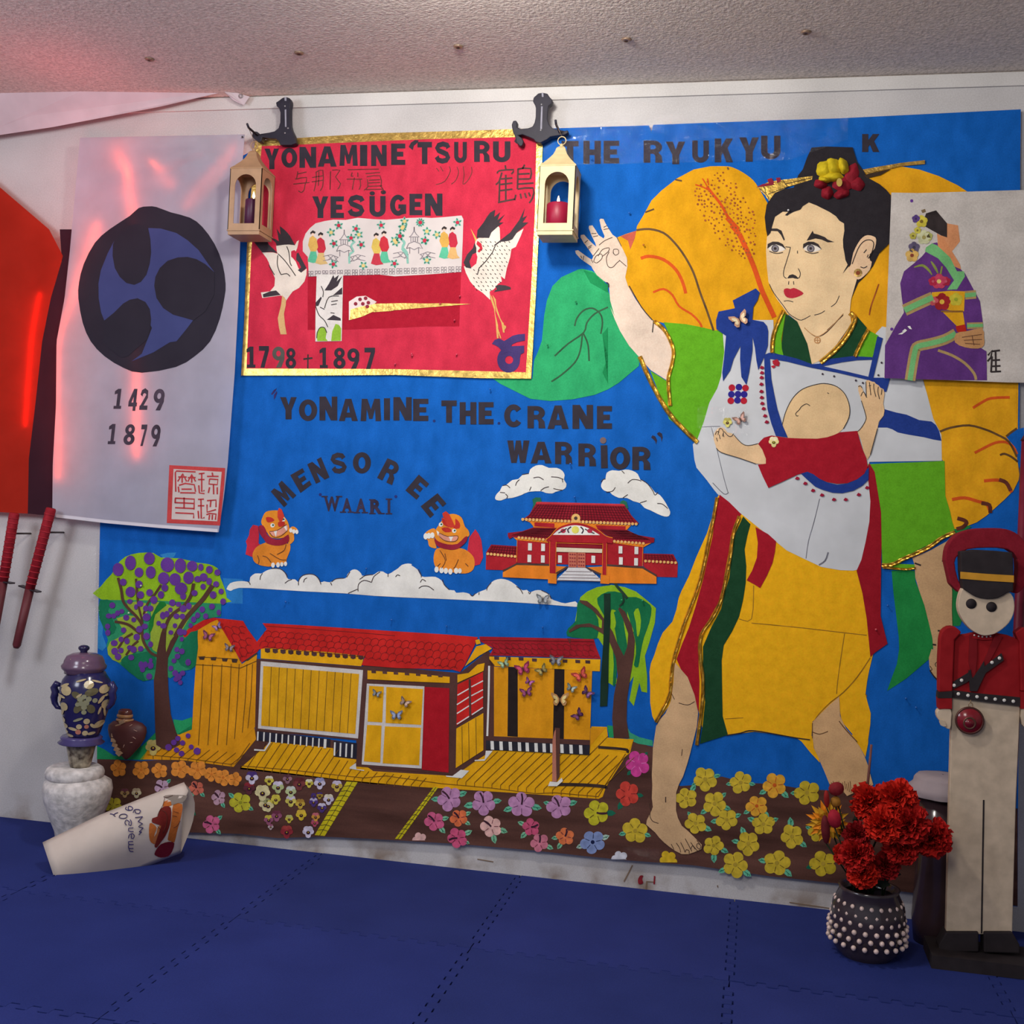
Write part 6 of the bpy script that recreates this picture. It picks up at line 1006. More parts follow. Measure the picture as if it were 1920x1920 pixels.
cut('neck', B_((718, 1510), (735, 1560), (735, 1600), (700, 1615), (672, 1680), (690, 1745), (640, 1735), (620, 1690), (650, 1620), (705, 1560)), CB, RL+2, cr2); cut('crown_patch', B_((745, 1495), (780, 1520), (792, 1570), (760, 1602), (745, 1590), (768, 1560), (735, 1525)), M((186, 40, 56), 'paint'), RL+2, cr2)
cut('beak', B_((683, 1383), (740, 1480), (728, 1502)), M((214, 176, 90), 'paper'), RL+2, cr2); cut('tail', Dd((905, 270), (940, 258), (1000, 265), (1042, 280), (1046, 300), (980, 310), (890, 325), (920, 300)), CB, RL+2, cr2)
for q in (Dd((862, 345), (880, 380), (905, 460), (905, 520), (930, 620), (935, 740), (920, 740), (910, 600), (895, 480), (865, 395)), Dd((880, 350), (910, 390), (915, 450), (950, 560), (985, 620), (1005, 640), (975, 690), (960, 600), (915, 500), (900, 420))): cut('leg', q, M((204, 160, 90), 'paper'), RL+2, cr2)
ink('toe', [(2, Dd((925, 690), (945, 690))), (2, Dd((928, 660), (955, 740))), (2, Dd((985, 640), (1000, 630))), (2, Dd((975, 600), (985, 690)))], M((204, 160, 90), 'paper'), RL+3, cr2, smooth=0)
ls = [(1.8, B_((905, 1540), (880, 1600), (820, 1680), (760, 1740), (745, 1800)))]; rr = random.Random(5)
for i in range(14):
    for j in range(9):
        x = 690+j*42+(i % 2)*18; y = 1500+i*36
        if 700+max(0, (1700-y))*.3 < x < 1035-max(0, y-1600)*.35 and y < 1950 and not (x < 760 and y < 1720): ls.append((1.3, B_((x, y), (x+12, y+12))))
ink('feather_mark', ls, INK, RL+2, cr2, smooth=0)
cc = cut('crane_card', D1((930, 165), (1168, 165), (1162, 450), (1155, 765), (918, 770), (920, 500)), M((216, 210, 204), 'paper'), RL+4, rp, label='narrow white card with a crane and green bushes')
for q in (((1000, 310), (1040, 250), (1080, 170), (1090, 200), (1130, 170), (1110, 230), (1160, 180), (1120, 270), (1060, 310)), ((1075, 355), (1160, 280), (1160, 345)), ((920, 420), (970, 365), (975, 380), (945, 450), (920, 450)), ((1020, 575), (1080, 530), (1145, 560), (1148, 582))): cut('wing_mark', D1(*q), CB, RL+5, cc)
for q in (((935, 765), (930, 690), (960, 645), (1000, 645), (1020, 680), (1010, 740), (1030, 765)), ((1060, 765), (1070, 680), (1100, 610), (1130, 620), (1150, 650), (1148, 762))): cut('bush', D1(*q), M((140, 182, 56), 'paint'), RL+5, cc)
ink('outline', [D1((920, 450), (950, 530), (1000, 580), (1030, 640)), D1((970, 270), (990, 320), (985, 370)), D1((1000, 470), (1040, 370), (1130, 360)), D1((960, 460), (1000, 480)), D1((1060, 410), (1120, 400)), D1((1060, 440), (1110, 430)), D1((1055, 510), (1090, 515)), D1((930, 740), (935, 690), (960, 645), (1000, 645), (1020, 690))], INK, RL+6, cc, 1.4)
hs = cut('hairpin', D1((1220, 410), (1290, 365), (1370, 358), (1470, 412), (1440, 440), (1440, 500), (1340, 545), (1220, 577)), M((216, 196, 190), 'gloss'), RL+3, rp, label='foil hairpin with gold stem')
cut('pin_head', D1((1235, 480), (1330, 455), (1440, 435), (1440, 500), (1340, 545), (1225, 577)), GF, RL+4, hs); cut('pin_stem', D1((1438, 430), (1700, 424), (1920, 428))+Dd((400, 425), (685, 432), (560, 442), (200, 470), (0, 488))+D1((1600, 495), (1440, 505)), GF, RL+4, hs)
for x, y in ((1320, 390), (1370, 380), (1280, 430), (1345, 430), (1395, 420), (1385, 455)): G().disc(D1((x, y))[0], 3.6, RL+5, n=7).ob('pin_spot', M((140, 44, 60), 'paint'), hs)
for p in ((863, 556), (826, 570), (853, 601), (857, 665), (774, 667), (773, 664), (742, 683)): pin(p, (200, 60, 84), rp, RL+4)
# ================================================================== kimono picture pinned over the right side
k2 = thing('kimono_picture', 'white sheet with a collage figure in a purple kimono, right of the warrior', 'poster', at(1780, 716, -.05))
KL = 44
Y_ = C(1560, 340, 360)
cut('sheet', [(1671.5, 361), (1720, 362), (1960, 355), (1952, 718), (1889, 717), (1760, 712), (1658, 709)], M((196, 188, 180), 'paper'), KL, k2, th=.003)
PK = M((92, 50, 118), 'paint'); KG = M((112, 178, 112), 'paint'); KT = M((168, 140, 92), 'paint')
kb = cut('kimono', Y_((940, 700), (1000, 620), (1050, 610), (1100, 700), (1200, 800), (1330, 920), (1420, 1090), (1480, 1200), (1510, 1420), (1480, 1660), (1545, 1700), (1550, 1990), (1200, 1988), (525, 1968), (530, 1640), (640, 1440), (720, 1310), (700, 1180), (682, 1020), (720, 900), (820, 820), (900, 750)), PK, KL+1, k2, label='purple kimono')
cut('collar', Y_((940, 660), (1000, 620), (1050, 640), (1180, 760), (1250, 900), (1320, 900), (1330, 950), (1250, 1080), (1150, 1085), (1220, 990), (1140, 860), (1060, 770), (930, 700)), KG, KL+2, kb, label='green collar')
cut('neck_skin', Y_((1050, 520), (1110, 560), (1200, 700), (1280, 830), (1290, 880), (1220, 850), (1150, 740), (1060, 650)), M((206, 136, 90), 'paint'), KL+2, kb)
cut('hair', Y_((940, 320), (1040, 290), (1150, 420), (1150, 560), (1090, 540), (1000, 490), (930, 450), (920, 380)), INK, KL+2, k2, label='black hair'); cut('face', Y_((1080, 530), (1150, 420), (1260, 440), (1280, 600), (1200, 700), (1110, 600)), M((206, 140, 96), 'paint'), KL+1, k2)
cut('obi', Y_((1000, 1110), (1180, 1095), (1330, 1100), (1320, 1300), (1180, 1290), (1050, 1260), (990, 1180)), M((216, 160, 30), 'paint'), KL+2, kb, label='yellow obi'); cut('obi_knot', Y_((1110, 1310), (1310, 1310), (1330, 1440), (1250, 1450), (1180, 1380)), M((214, 156, 26), 'paint'), KL+2, kb)
cut('sash_end', Y_((1235, 1450), (1330, 1430), (1345, 1500), (1300, 1530), (1250, 1500)), M((176, 36, 24), 'paint'), KL+3, kb)
for pts, wd in ((((725, 1290), (830, 1240), (940, 1190), (1010, 1160)), 22), (((1120, 1590), (1010, 1620), (860, 1650)), 0), (((780, 1990), (800, 1860), (830, 1700), (860, 1650), (990, 1620), (1130, 1580), (1240, 1520)), 20), (((1330, 1140), (1440, 1130)), 16), (((1350, 1445), (1510, 1440)), 12)):
    if wd:
        ink('trim', [(wd, Y_(*pts))], KT, KL+2, kb); ink('trim_centre', [(wd*.5, Y_(*pts))], KG, KL+3, kb)
ink('trim', [(5, Y_((1060, 1690), (1200, 1740), (1330, 1820), (1420, 1920), (1440, 1985)))], KT, KL+2, kb); ink('obi_line', [(3, Y_((1090, 1300), (1310, 1300)))], M((130, 86, 26), 'ink'), KL+3, kb, smooth=0)
cut('hands', Y_((1240, 1520), (1340, 1500), (1500, 1470), (1520, 1560), (1520, 1640), (1460, 1672), (1330, 1660), (1230, 1610)), M((190, 140, 92), 'paint'), KL+3, kb, 2); ink('finger_line', [Y_((1300, 1560), (1500, 1530)), Y_((1320, 1590), (1500, 1580)), Y_((1330, 1620), (1480, 1630)), Y_((1400, 1540), (1420, 1640))], M((100, 60, 40), 'ink'), KL+4, kb, 1.3)
def kf(u, v, r, col, c2_, nm='paper_flower', lay=KL+3, pr=None):
    x, y = Y_((u, v))[0]; o = None
    for k in range(5):
        a = k*1.2566; o = G().disc((x+r*.5*math.sin(a), y-r*.5*math.cos(a)), r*.5, lay, n=9).ob(nm if o is None else 'petal', M(col, 'petal'), k2 if o is None else root)
        if k == 0: root = o
    G().disc((x, y), r*.28, lay+1, n=8).ob('flower_centre', M(c2_, 'petal'), root)
kf(1100, 1205, 17, (150, 24, 30), (214, 170, 60)); kf(1070, 1000, 15, (190, 60, 90), (222, 196, 110)); kf(1010, 1000, 9, (170, 30, 60), (200, 90, 110)); kf(1140, 1000, 9, (170, 30, 60), (200, 90, 110)); kf(1020, 1200, 9, (196, 80, 90), (210, 150, 120)); kf(1240, 1180, 13, (190, 176, 50), (150, 160, 40))
kf(895, 400, 12, (196, 180, 60), (120, 96, 30)); kf(840, 375, 8, (84, 60, 120), (60, 40, 80)); kf(800, 740, 13, (206, 166, 90), (130, 60, 40)); kf(820, 660, 11, (90, 80, 106), (60, 54, 70)); kf(920, 560, 14, (190, 190, 150), (150, 140, 80)); kf(855, 490, 7, (190, 180, 70), (120, 110, 40)); kf(810, 545, 7, (180, 170, 70), (110, 100, 40)); kf(960, 550, 9, (170, 170, 90), (80, 70, 40))
for pts in (((820, 860), (900, 840), (960, 880), (1000, 935)), ((990, 800), (1030, 860), (1060, 920)), ((1100, 850), (1085, 930))): ink('leaf_blade', [(5, Y_(*pts))], M((130, 140, 66), 'paint'), KL+2, kb, taper=True)
for q in (((660, 1530), (700, 1510), (740, 1500), (700, 1530)), ((700, 1500), (730, 1475), (750, 1490), (730, 1510)), ((755, 1450), (780, 1445), (800, 1480), (775, 1475))): cut('chip', Y_(*q), WHITE, KL+3, kb)
for p in ((598, 1478), (797, 195)): G().disc(Y_(p)[0], 3, KL+1).ob('violet_dot', PUR, k2)
cut('brown_chip', Y_((890, 290), (930, 275), (940, 305), (905, 318)), M((120, 100, 70), 'paper'), KL+1, k2)
ink('kanji', [(3.4, Y_(*l)) for l in (((1560, 1740), (1600, 1690), (1590, 1760), (1555, 1800)), ((1600, 1700), (1680, 1690)), ((1600, 1750), (1590, 1910)), ((1635, 1700), (1640, 1900)), ((1595, 1790), (1680, 1785)), ((1595, 1850), (1685, 1845)), ((1590, 1905), (1690, 1900)))], INK, KL+1, k2, smooth=0)
# ================================================================== white banner with round crest, lit from behind
SHW = M((198, 194, 206), 'sheer'); SHB = M((62, 58, 70), 'sheer'); SHU = M((84, 92, 150), 'sheer')
BY = -.062
def ylerp(tab, y):
    for (a, b), (c_, d) in zip(tab, tab[1:]):
        if y <= c_: return b+(d-b)*(y-a)/(c_-a)
    return tab[-1][1]
bl = [(258, 150), (470, 131), (560, 121), (640, 106), (760, 105), (870, 99), (968, 98)]; brt = [(252, 459), (300, 455), (560, 447), (700, 440), (870, 427), (930, 420), (998, 410)]
bn = thing('banner', 'long white cloth banner with a round black and blue swirl crest', 'banner', at(260, 990, BY))
NU, NV_ = 40, 60; vs, fs = [], []
for j in range(NV_+1):
    t = j/NV_
    for i in range(NU+1):
        u = i/NU; yl_ = 258+(968-258)*t; yr = 252+(998-252)*t
        x = ylerp(bl, yl_)*(1-u)+ylerp(brt, yr)*u; y = yl_*(1-u)+yr*u
        fade = max(0, min(1, (385-y)/120)); fold = 0
        d = math.hypot(x-458, y-255); a = math.atan2(y-255, 458-x)
        fold = (.016*math.sin(a*16)+.004*math.sin(a*29+1))*min(1, d/120)*fade
        edge = -.006*math.exp(-((u-1)/.03)**2)+(.010*math.sin((u*7+.5)*math.pi)*max(0, (y-958)/40)*0)
        vs.append(at(x, y, BY-fold-edge*0))
for j in range(NV_):
    for i in range(NU): k = j*(NU+1)+i; fs.append([k, k+1, k+NU+2, k+NU+1])
mesh('cloth', vs, fs, SHW, bn, True)
BLY = lambda n: (BASE-(BY-.0006*n))/LT      # layer number that lies n paper thicknesses before the banner
def bcut(name, pts, mt, n, sm=0, par=bn, label=None): return cut(name, pts, mt, BLY(n), par, sm, .0002, label)
crest = bcut('crest', [(277, 387), (293, 388), (320, 398), (356, 408), (379, 425), (402, 457), (417, 494), (423, 532), (421, 557), (412, 598), (394, 640), (365, 668), (330, 688), (266, 699), (232, 690), (196, 668), (170, 640), (155, 605), (147, 560), (148, 530), (157, 495), (178, 455), (205, 430), (243, 405), (260, 390)], SHB, 1, 2, label='black round crest')
E_ = C(60, 240, 400); F_ = C(0, 620, 460)
bcut('crest_field', E_((1050, 900), (1160, 905), (1300, 945), (1400, 1010), (1500, 1100), (1590, 1230), (1640, 1295), (1500, 1300), (1450, 1730), (1390, 1810), (1300, 1920))+F_((1330, 90), (1200, 170), (1030, 240), (1110, 180), (1150, 80))+E_((1080, 1800), (950, 1530), (850, 1600), (650, 1732), (622, 1660), (600, 1530), (598, 1400), (620, 1280), (680, 1130), (740, 1015), (900, 1000)), SHU, 2, par=crest, label='blue crest field')
bcut('crest_lobe', E_((850, 880), (960, 860), (1045, 900), (1065, 1000), (1072, 1120), (1060, 1220), (1030, 1320), (980, 1385), (920, 1412), (850, 1395), (790, 1340), (745, 1260), (725, 1150), (728, 1050), (742, 1010)), SHB, 3, 1, crest)
bcut('crest_lobe', E_((1100, 1420), (1110, 1340), (1150, 1260), (1220, 1195), (1310, 1165), (1400, 1160), (1480, 1180), (1560, 1225), (1640, 1297), (1640, 1500), (1560, 1650), (1452, 1732), (1380, 1710), (1270, 1680), (1180, 1620), (1120, 1530)), SHB, 3, 1, crest)
bcut('crest_lobe', E_((648, 1735), (740, 1660), (820, 1580), (880, 1545), (950, 1532), (1020, 1565), (1060, 1630), (1072, 1720), (1065, 1800), (1040, 1900))+F_((1000, 200), (950, 210), (800, 100)), SHB, 3, 1, crest)
for ch_, bx in zip('14291879', ((888, 960, 455, 612), (1003, 1080, 455, 628), (1092, 1165, 450, 620), (1195, 1290, 455, 624), (843, 914, 730, 888), (965, 1062, 732, 895), (1095, 1150, 735, 903), (1176, 1258, 735, 906))):
    q = F_((bx[0]+14, bx[2]), (bx[1]+4, bx[2]), (bx[1]-14, bx[3]), (bx[0]-4, bx[3])); letter(ch_, q, M((62, 48, 62), 'ink'), BLY(1), bn, name='number', th=.0002)
seal = bcut('seal', F_((1325, 1052), (1762, 1075), (1755, 1200), (1722, 1525), (1305, 1505)), M((188, 66, 66), 'paint'), 1, label='red stamp seal'); bcut('seal_field', F_((1358, 1082), (1735, 1105), (1700, 1492), (1342, 1475)), M((200, 186, 180), 'cloth'), 2, par=seal)
ink('seal_script', [(2.6, F_(*l)) for l in (((1375, 1260), (1372, 1110), (1380, 1098), (1530, 1105)), ((1390, 1180), (1430, 1120), (1460, 1180)), ((1395, 1145), (1460, 1145)), ((1425, 1125), (1425, 1190)), ((1470, 1180), (1500, 1125), (1530, 1180)), ((1470, 1150), (1530, 1150)), ((1500, 1130), (1500, 1190)), ((1400, 1210), (1450, 1195), (1520, 1205), (1530, 1260)), ((1400, 1265), (1395, 1220)), ((1420, 1240), (1500, 1240)), ((1410, 1268), (1530, 1270)),
    ((1555, 1120), (1600, 1115)), ((1550, 1165), (1600, 1165)), ((1578, 1115), (1578, 1260), (1600, 1250)), ((1555, 1210), (1560, 1270), (1600, 1275)), ((1660, 1110), (1665, 1135)), ((1620, 1140), (1710, 1140)), ((1640, 1160), (1635, 1200), (1700, 1205), (1705, 1165), (1640, 1160)), ((1670, 1205), (1672, 1280)), ((1640, 1225), (1630, 1270)), ((1700, 1225), (1700, 1280)),
    ((1370, 1310), (1520, 1318), (1518, 1400)), ((1440, 1305), (1440, 1390)), ((1370, 1345), (1515, 1352)), ((1372, 1310), (1370, 1350)), ((1370, 1385), (1515, 1392)), ((1372, 1425), (1515, 1432), (1515, 1468)),
    ((1550, 1320), (1595, 1318)), ((1548, 1370), (1598, 1370)), ((1572, 1320), (1575, 1470), (1600, 1462)), ((1550, 1410), (1555, 1470)), ((1620, 1330), (1690, 1325), (1690, 1380)), ((1620, 1360), (1620, 1420), (1690, 1400)), ((1650, 1330), (1645, 1380)), ((1615, 1440), (1640, 1430), (1690, 1435), (1685, 1480)), ((1640, 1440), (1635, 1480)), ((1662, 1440), (1660, 1480)))], M((180, 58, 62), 'paint'), BLY(3), seal, smooth=0)
ink('hem', [(6, [(105, 967), (200, 978), (300, 987), (408, 995)])], M((214, 208, 214), 'cloth'), BLY(1), bn, smooth=0)
pin((456, 258), (60, 56, 60), bn, BLY(1)+4)
# striped flag
fg = thing('striped_flag', 'red and black striped flag hanging behind the white banner, left edge', 'flag', at(40, 962, -.04))
for nm, q in (('red_stripe', [(-60, 300), (92, 430), (118, 480), (95, 560), (79, 640), (66, 760), (54, 860), (52, 963), (30, 962), (-70, 956), (-110, 700)]), ('black_stripe', [(112, 430), (150, 430), (140, 520), (125, 660), (118, 760), (112, 860), (104, 968), (52, 963), (54, 860), (66, 760), (79, 640), (95, 560), (116, 490)])):
    cut(nm, q, M((196, 50, 34) if nm[0] == 'r' else (70, 40, 52), 'sheer'), (BASE+.045)/LT, fg, th=.0004, label='black stripe' if nm[0] == 'b' else None)
# tarp corner with a grommet
tp = thing('white_tarp', 'white tarp corner with a metal grommet pinned at the top left', 'tarp', at(440, 182, -.03))
vs = [at(x, y, Y) for x, y, Y in ((468, 181, -.028), (457, 197, -.030), (438, 188, -.034), (420, 172, -.04), (300, 200, -.05), (100, 238, -.05), (-60, 262, -.05), (-60, 150, -.12), (200, 150, -.10), (400, 158, -.06), (430, 170, -.04))]
mesh('sheet', vs+[v+Vector((0, .001, 0)) for v in vs], [list(range(11)), list(range(11, 22))[::-1]]+[[i, (i+1) % 11, 11+(i+1) % 11, 11+i] for i in range(11)], M((206, 190, 194), 'cloth'), tp)
gc = at(451, 180, -.034); vs, fs = [], []
for rr_, d in ((.0075, 0), (.0065, .0018), (.0035, .0018), (.003, 0)):
    for i in range(16): a = math.pi*i/8; vs.append(gc+Vector((rr_*math.cos(a), -d, rr_*math.sin(a))))
for j in range(3):
    for i in range(16): k = j*16; fs.append([k+i, k+(i+1) % 16, k+16+(i+1) % 16, k+16+i])
mesh('grommet', vs, fs, M((150, 140, 140), 'metal'), tp, True)
# rope light behind the banner
rl = thing('rope_light', 'red rope light glowing through the white banner', 'light', at(262, 900, -.03))
EMR = M((255, 84, 44), 'emis')
def rope(pts, Y=-.043, r=.0065): tube('light_tube', [at(x, y, Y) for x, y in S(pts, 4, False)], r, EMR, rl, 8)
rope([(262, 860), (262, 700), (260, 540), (256, 420), (246, 340), (226, 280)])
rope([(115, 900), (114, 760), (118, 640), (150, 540), (175, 470), (190, 420)])
rope([(350, 395), (380, 360), (420, 315), (448, 275)], r=.002)
rope([(285, 300), (310, 330), (330, 352)], r=.003)
rope([(50, 800), (57, 700), (64, 620), (78, 550)], -.037, .0035)
#PART7
# ================================================================== black wooden brackets, lanterns, candles
BKW = M((36, 33, 46), 'wood')
br1 = thing('bracket', 'black carved wooden bracket over the left end of the red poster', 'bracket', at(533, 270, -.05), 'black brackets holding the lanterns')
extr('board', A_((620, 208), (650, 198), (685, 210), (695, 235), (695, 260), (688, 300), (688, 400), (690, 450), (700, 490), (725, 540), (738, 590), (745, 615), (700, 632), (600, 632), (590, 600), (560, 575), (500, 572), (440, 562), (430, 600), (400, 606), (370, 580), (345, 557), (350, 525), (375, 508), (400, 515), (398, 540), (430, 530), (500, 520), (550, 508), (585, 480), (600, 430), (602, 340), (590, 300), (568, 282), (562, 250), (590, 232)), -.055, .022, BKW, br1, bev=.002)
br2 = thing('bracket', 'black carved wooden bracket above the right corner of the red poster', 'bracket', at(1017, 265, -.05), 'black brackets holding the lanterns')
extr('board', B_((1290, 168), (1330, 160), (1375, 170), (1390, 195), (1420, 230), (1410, 260), (1385, 280), (1378, 340), (1375, 400), (1390, 450), (1420, 480), (1480, 495), (1530, 505), (1558, 498), (1562, 520), (1530, 540), (1460, 548), (1400, 558), (1375, 580), (1330, 602), (1310, 614), (1270, 605), (1250, 580), (1210, 562), (1150, 538), (1112, 545), (1145, 570), (1160, 600), (1150, 635), (1130, 645), (1095, 610), (1085, 560), (1062, 510), (1052, 450), (1065, 415), (1090, 410), (1102, 425), (1098, 470), (1130, 487), (1200, 480), (1240, 465), (1258, 430), (1268, 380), (1270, 300), (1262, 268), (1243, 240), (1250, 205)), -.055, .022, BKW, br2, bev=.002)
SLT = M((150, 148, 160), 'matte')
extr('slot', A_((642, 315), (656, 312), (658, 470), (645, 470)), -.0558, .002, SLT, br1); extr('slot', B_((1318, 285), (1332, 285), (1326, 490), (1310, 490)), -.0558, .002, SLT, br2)
extr('slot', B_((1322, 165), (1338, 165), (1340, 200), (1325, 200)), -.0558, .002, SLT, br2); extr('slot', A_((640, 202), (658, 200), (658, 235), (642, 235)), -.0558, .002, SLT, br1)
def screw(p, par): c_ = at(p[0], p[1], -.055); lathe_y('screw', [(.0028, 0), (.0022, .0016), (.0005, .002)], c_, M((150, 148, 150), 'metal'), par)
def lathe_y(name, prof, c_, mt, par, n=12):
    vs, fs = [], []
    for r, d in prof:
        for i in range(n): a = 2*math.pi*i/n; vs.append((c_[0]+r*math.cos(a), c_[1]-d, c_[2]+r*math.sin(a)))
    for j in range(len(prof)-1):
        for i in range(n): k = j*n; fs.append([k+i, k+(i+1) % n, k+n+(i+1) % n, k+n+i])
    fs.append([(len(prof)-1)*n+i for i in range(n)]); return mesh(name, vs, fs, mt, par, True)
for p in (A_((645, 283))[0], A_((645, 525))[0], A_((672, 482))[0]): screw(p, br1)
for p in (B_((1322, 268))[0], B_((1315, 500))[0]): screw(p, br2)
for p, par in ((A_((395, 545))[0], br1), (B_((1485, 520))[0], br2)):          # peg that carries the lantern
    a = at(p[0], p[1], -.055); tube('peg', [a, a+Vector((0, -.06, .002)), a+Vector((0, -.072, .010))], .0035, BKW, par, 8)
CH_ = M((168, 132, 98), 'satin'); CH2 = M((204, 184, 136), 'satin')
def lantern(x0, x1, ytop, ybot, apx, ring, mt, lab, cnd, flame_dx, hk):
    Yf = -.165; dep = .092
    A0 = at(x0, (ytop+ybot)/2, Yf); A1 = at(x1, (ytop+ybot)/2, Yf); zt = at((x0+x1)/2, ytop, Yf).z; zb = at((x0+x1)/2, ybot, Yf).z
    wd = A1.x-A0.x; cx = (A0.x+A1.x)/2; cyy = Yf+dep/2; h = zt-zb
    t = thing('lantern', lab, 'lantern', (cx, cyy, zb-.012), 'gold metal candle lanterns')
    # four arched panels
    def panel(w_, org, ux, name):
        m_ = .17*w_; bo = .115*h; to = .09*h; th = .0022; n = 12
        inner = [(m_, bo), (w_-m_, bo)]; r = (w_-2*m_)/2; zc = h-to-r
        inner += [(w_/2+r*math.cos(math.pi*i/n), zc+r*math.sin(math.pi*i/n)) for i in range(n+1)]
        outer = []
        for (a, b) in inner:
            if b <= bo: outer.append((0 if a < w_/2 else w_, 0))
            else:
                f = (a-w_/2)/(r or 1); g_ = (b-zc)/r
                if abs(f) > g_: s_ = 1/max(abs(f), 1e-6); outer.append((w_/2+math.copysign(w_/2, f), min(h, zc+(h-zc)*g_*s_)))
                else: outer.append((w_/2+w_/2*f/max(g_, 1e-6), h))
        vs, fs = [], []; k = len(inner); nrm = Vector((ux.y, -ux.x, 0))*th
        for off in (Vector((0, 0, 0)), -nrm):
            for P_ in (inner, outer): vs += [org+ux*a+Vector((0, 0, b))+off for a, b in P_]
        for i in range(k):
            j = (i+1) % k; fs += [[i, j, k+j, k+i], [2*k+j, 2*k+i, 3*k+i, 3*k+j], [j, i, 2*k+i, 2*k+j], [k+i, k+j, 3*k+j, 3*k+i]]
        mesh(name, vs, fs, mt, t)
    O = Vector((cx-wd/2, Yf, zb)); X = Vector((1, 0, 0)); Yv = Vector((0, 1, 0))
    panel(wd, O, X, 'panel'); panel(dep, O+X*wd, Yv, 'panel'); panel(wd, O+X*wd+Yv*dep, -X, 'panel'); panel(dep, O+Yv*dep, -Yv, 'panel')
    box('base', (cx, cyy, zb-.006), (wd*.98, dep*.98, .012), mt, t, bev=.001)
    box('base_rim', (cx, cyy, zb+.001), (wd*1.03, dep*1.03, .003), mt, t)
    hr = at(apx, ytop, cyy).z; za = at(apx, ring+14, cyy).z-zt
    prof = [(.5, 0), (.49, .06), (.40, .20), (.28, .42), (.19, .62), (.14, .80), (.12, .92), (.07, 1.0)]
    vs, fs = [], []
    for r, z in prof:
        for sx, sy_ in ((-1, -1), (1, -1), (1, 1), (-1, 1)): vs.append((cx+sx*r*wd*1.02, cyy+sy_*r*dep*1.02, zt+z*za))
    for j in range(len(prof)-1):
        for i in range(4): k = j*4; fs.append([k+i, k+(i+1) % 4, k+4+(i+1) % 4, k+4+i])
    fs += [[3, 2, 1, 0], [len(vs)-4+i for i in range(4)]]; mesh('roof', vs, fs, mt, t)
    lathe('finial', [(.004, 0), (.0055, .004), (.004, .009), (.001, .011)], (cx, cyy, zt+za-.001), mt, t, 12)
    rc = Vector((cx, cyy, zt+za+.018)); tube('hanging_ring', [rc+Vector((.0115*math.sin(i*math.pi/12), 0, .0115*math.cos(i*math.pi/12))) for i in range(25)], .0014, mt, t, 6, cap=False)
    hook = at(hk[0], hk[1], -.055)+Vector((0, -.064, .003)); tube('wire', [rc+Vector((0, 0, .011)), Vector((hook.x, hook.y, hook.z))], .0009, M((120, 100, 80), 'metal'), t, 6)
    # candle, a thing of its own
    cc_ = (cx, cyy, zb+.003); r = cnd[1]; hh = cnd[0]
    cn = thing('candle', cnd[3], 'candle', cc_, 'lit pillar candles in the lanterns')
    lathe('wax', [(r, 0), (r, hh-.003), (r*.93, hh), (r*.7, hh-.002), (r*.3, hh-.003)], cc_, cnd[2], cn, 24)
    tube('wick', [(cx+flame_dx, cyy, zb+hh), (cx+flame_dx, cyy, zb+hh+.007)], .0008, INK, cn, 6)
    fm = bpy.data.materials.get('flame')
    if fm is None:
        fm = bpy.data.materials.new('flame'); fm.use_nodes = True; b = fm.node_tree.nodes['Principled BSDF']
        b.inputs['Base Color'].default_value = (1, .6, .3, 1); b.inputs['Emission Color'].default_value = (1, .62, .34, 1); b.inputs['Emission Strength'].default_value = 14
    lathe('flame', [(.0008, 0), (.0032, .004), (.0040, .008), (.0026, .014), (.0004, .021)], (cx+flame_dx, cyy, zb+hh+.006), fm, cn, 12)
    if cnd[4]: box('holder', (cx, cyy, zb+.0035), (r*2.3, r*2.3, .002), M((190, 190, 200), 'metal'), cn)
lantern(429, 489, 316, 432, 478, 270, CH_, 'champagne gold lantern with an arched opening, in front of the white banner edge', (.100, .0185, M((74, 26, 60), 'wax'), 'dark purple lit candle inside the left lantern', 1), .006, A_((395, 545))[0])
lantern(1009, 1077, 311, 432, 1049, 262, CH2, 'pale gold lantern with an arched opening, between red poster and raised hand', (.082, .034, M((150, 16, 52), 'wax'), 'thick crimson lit candle inside the right lantern', 0), -.002, B_((1485, 520))[0])
# ================================================================== red sheathed swords
SWR = M((150, 24, 38), 'petal'); SWD = M((96, 36, 42), 'wood')
def sword(p0, p1, p2, lab, Y=-.10):
    a, b, c_ = at(*p0, Y), at(*p1, Y), at(*p2, Y); t = thing('sword', lab, 'sword', c_, 'red wrapped swords on the wall')
    tube('handle', [a, a+(b-a)*.02, b], [.0135, .0155, .0145], SWR, t, 12); tube('scabbard', [b, b+(c_-b)*.95, c_], [.0140, .0125, .008], SWD, t, 12)
    d = (b-a).normalized(); n_ = Vector((-d.z, 0, d.x)); g_ = b
    L1, L2 = g_-n_*.034, g_+n_*.034; vs = []
    for s_ in (L1, L2):
        for e in (-.0022, .0022):
            for f in (-.012, .012): vs.append(s_+d*e+Vector((0, f, 0)))
    mesh('guard', vs, [[0, 1, 3, 2], [4, 6, 7, 5], [0, 4, 5, 1], [2, 3, 7, 6], [0, 2, 6, 4], [1, 5, 7, 3]], M((52, 40, 46), 'metal'), t)
    for k in range(1, 14):
        q = a+(b-a)*(k/14); tube('wrap_band', [q-d*.0012, q+d*.0012], .0164, M((172, 40, 52), 'petal'), t, 12)
    s0 = a+(b-a)*.3; tube('wall_hook', [s0, Vector((s0.x, 0, s0.z))], .003, M((60, 50, 50), 'metal'), t, 6)
sword((96, 953), (56, 1104), (30, 1215), 'right-hand red wrapped sword hanging point down under the flag')
sword((27, 962), (6, 1090), (-24, 1260), 'left-hand red wrapped sword hanging point down under the flag')
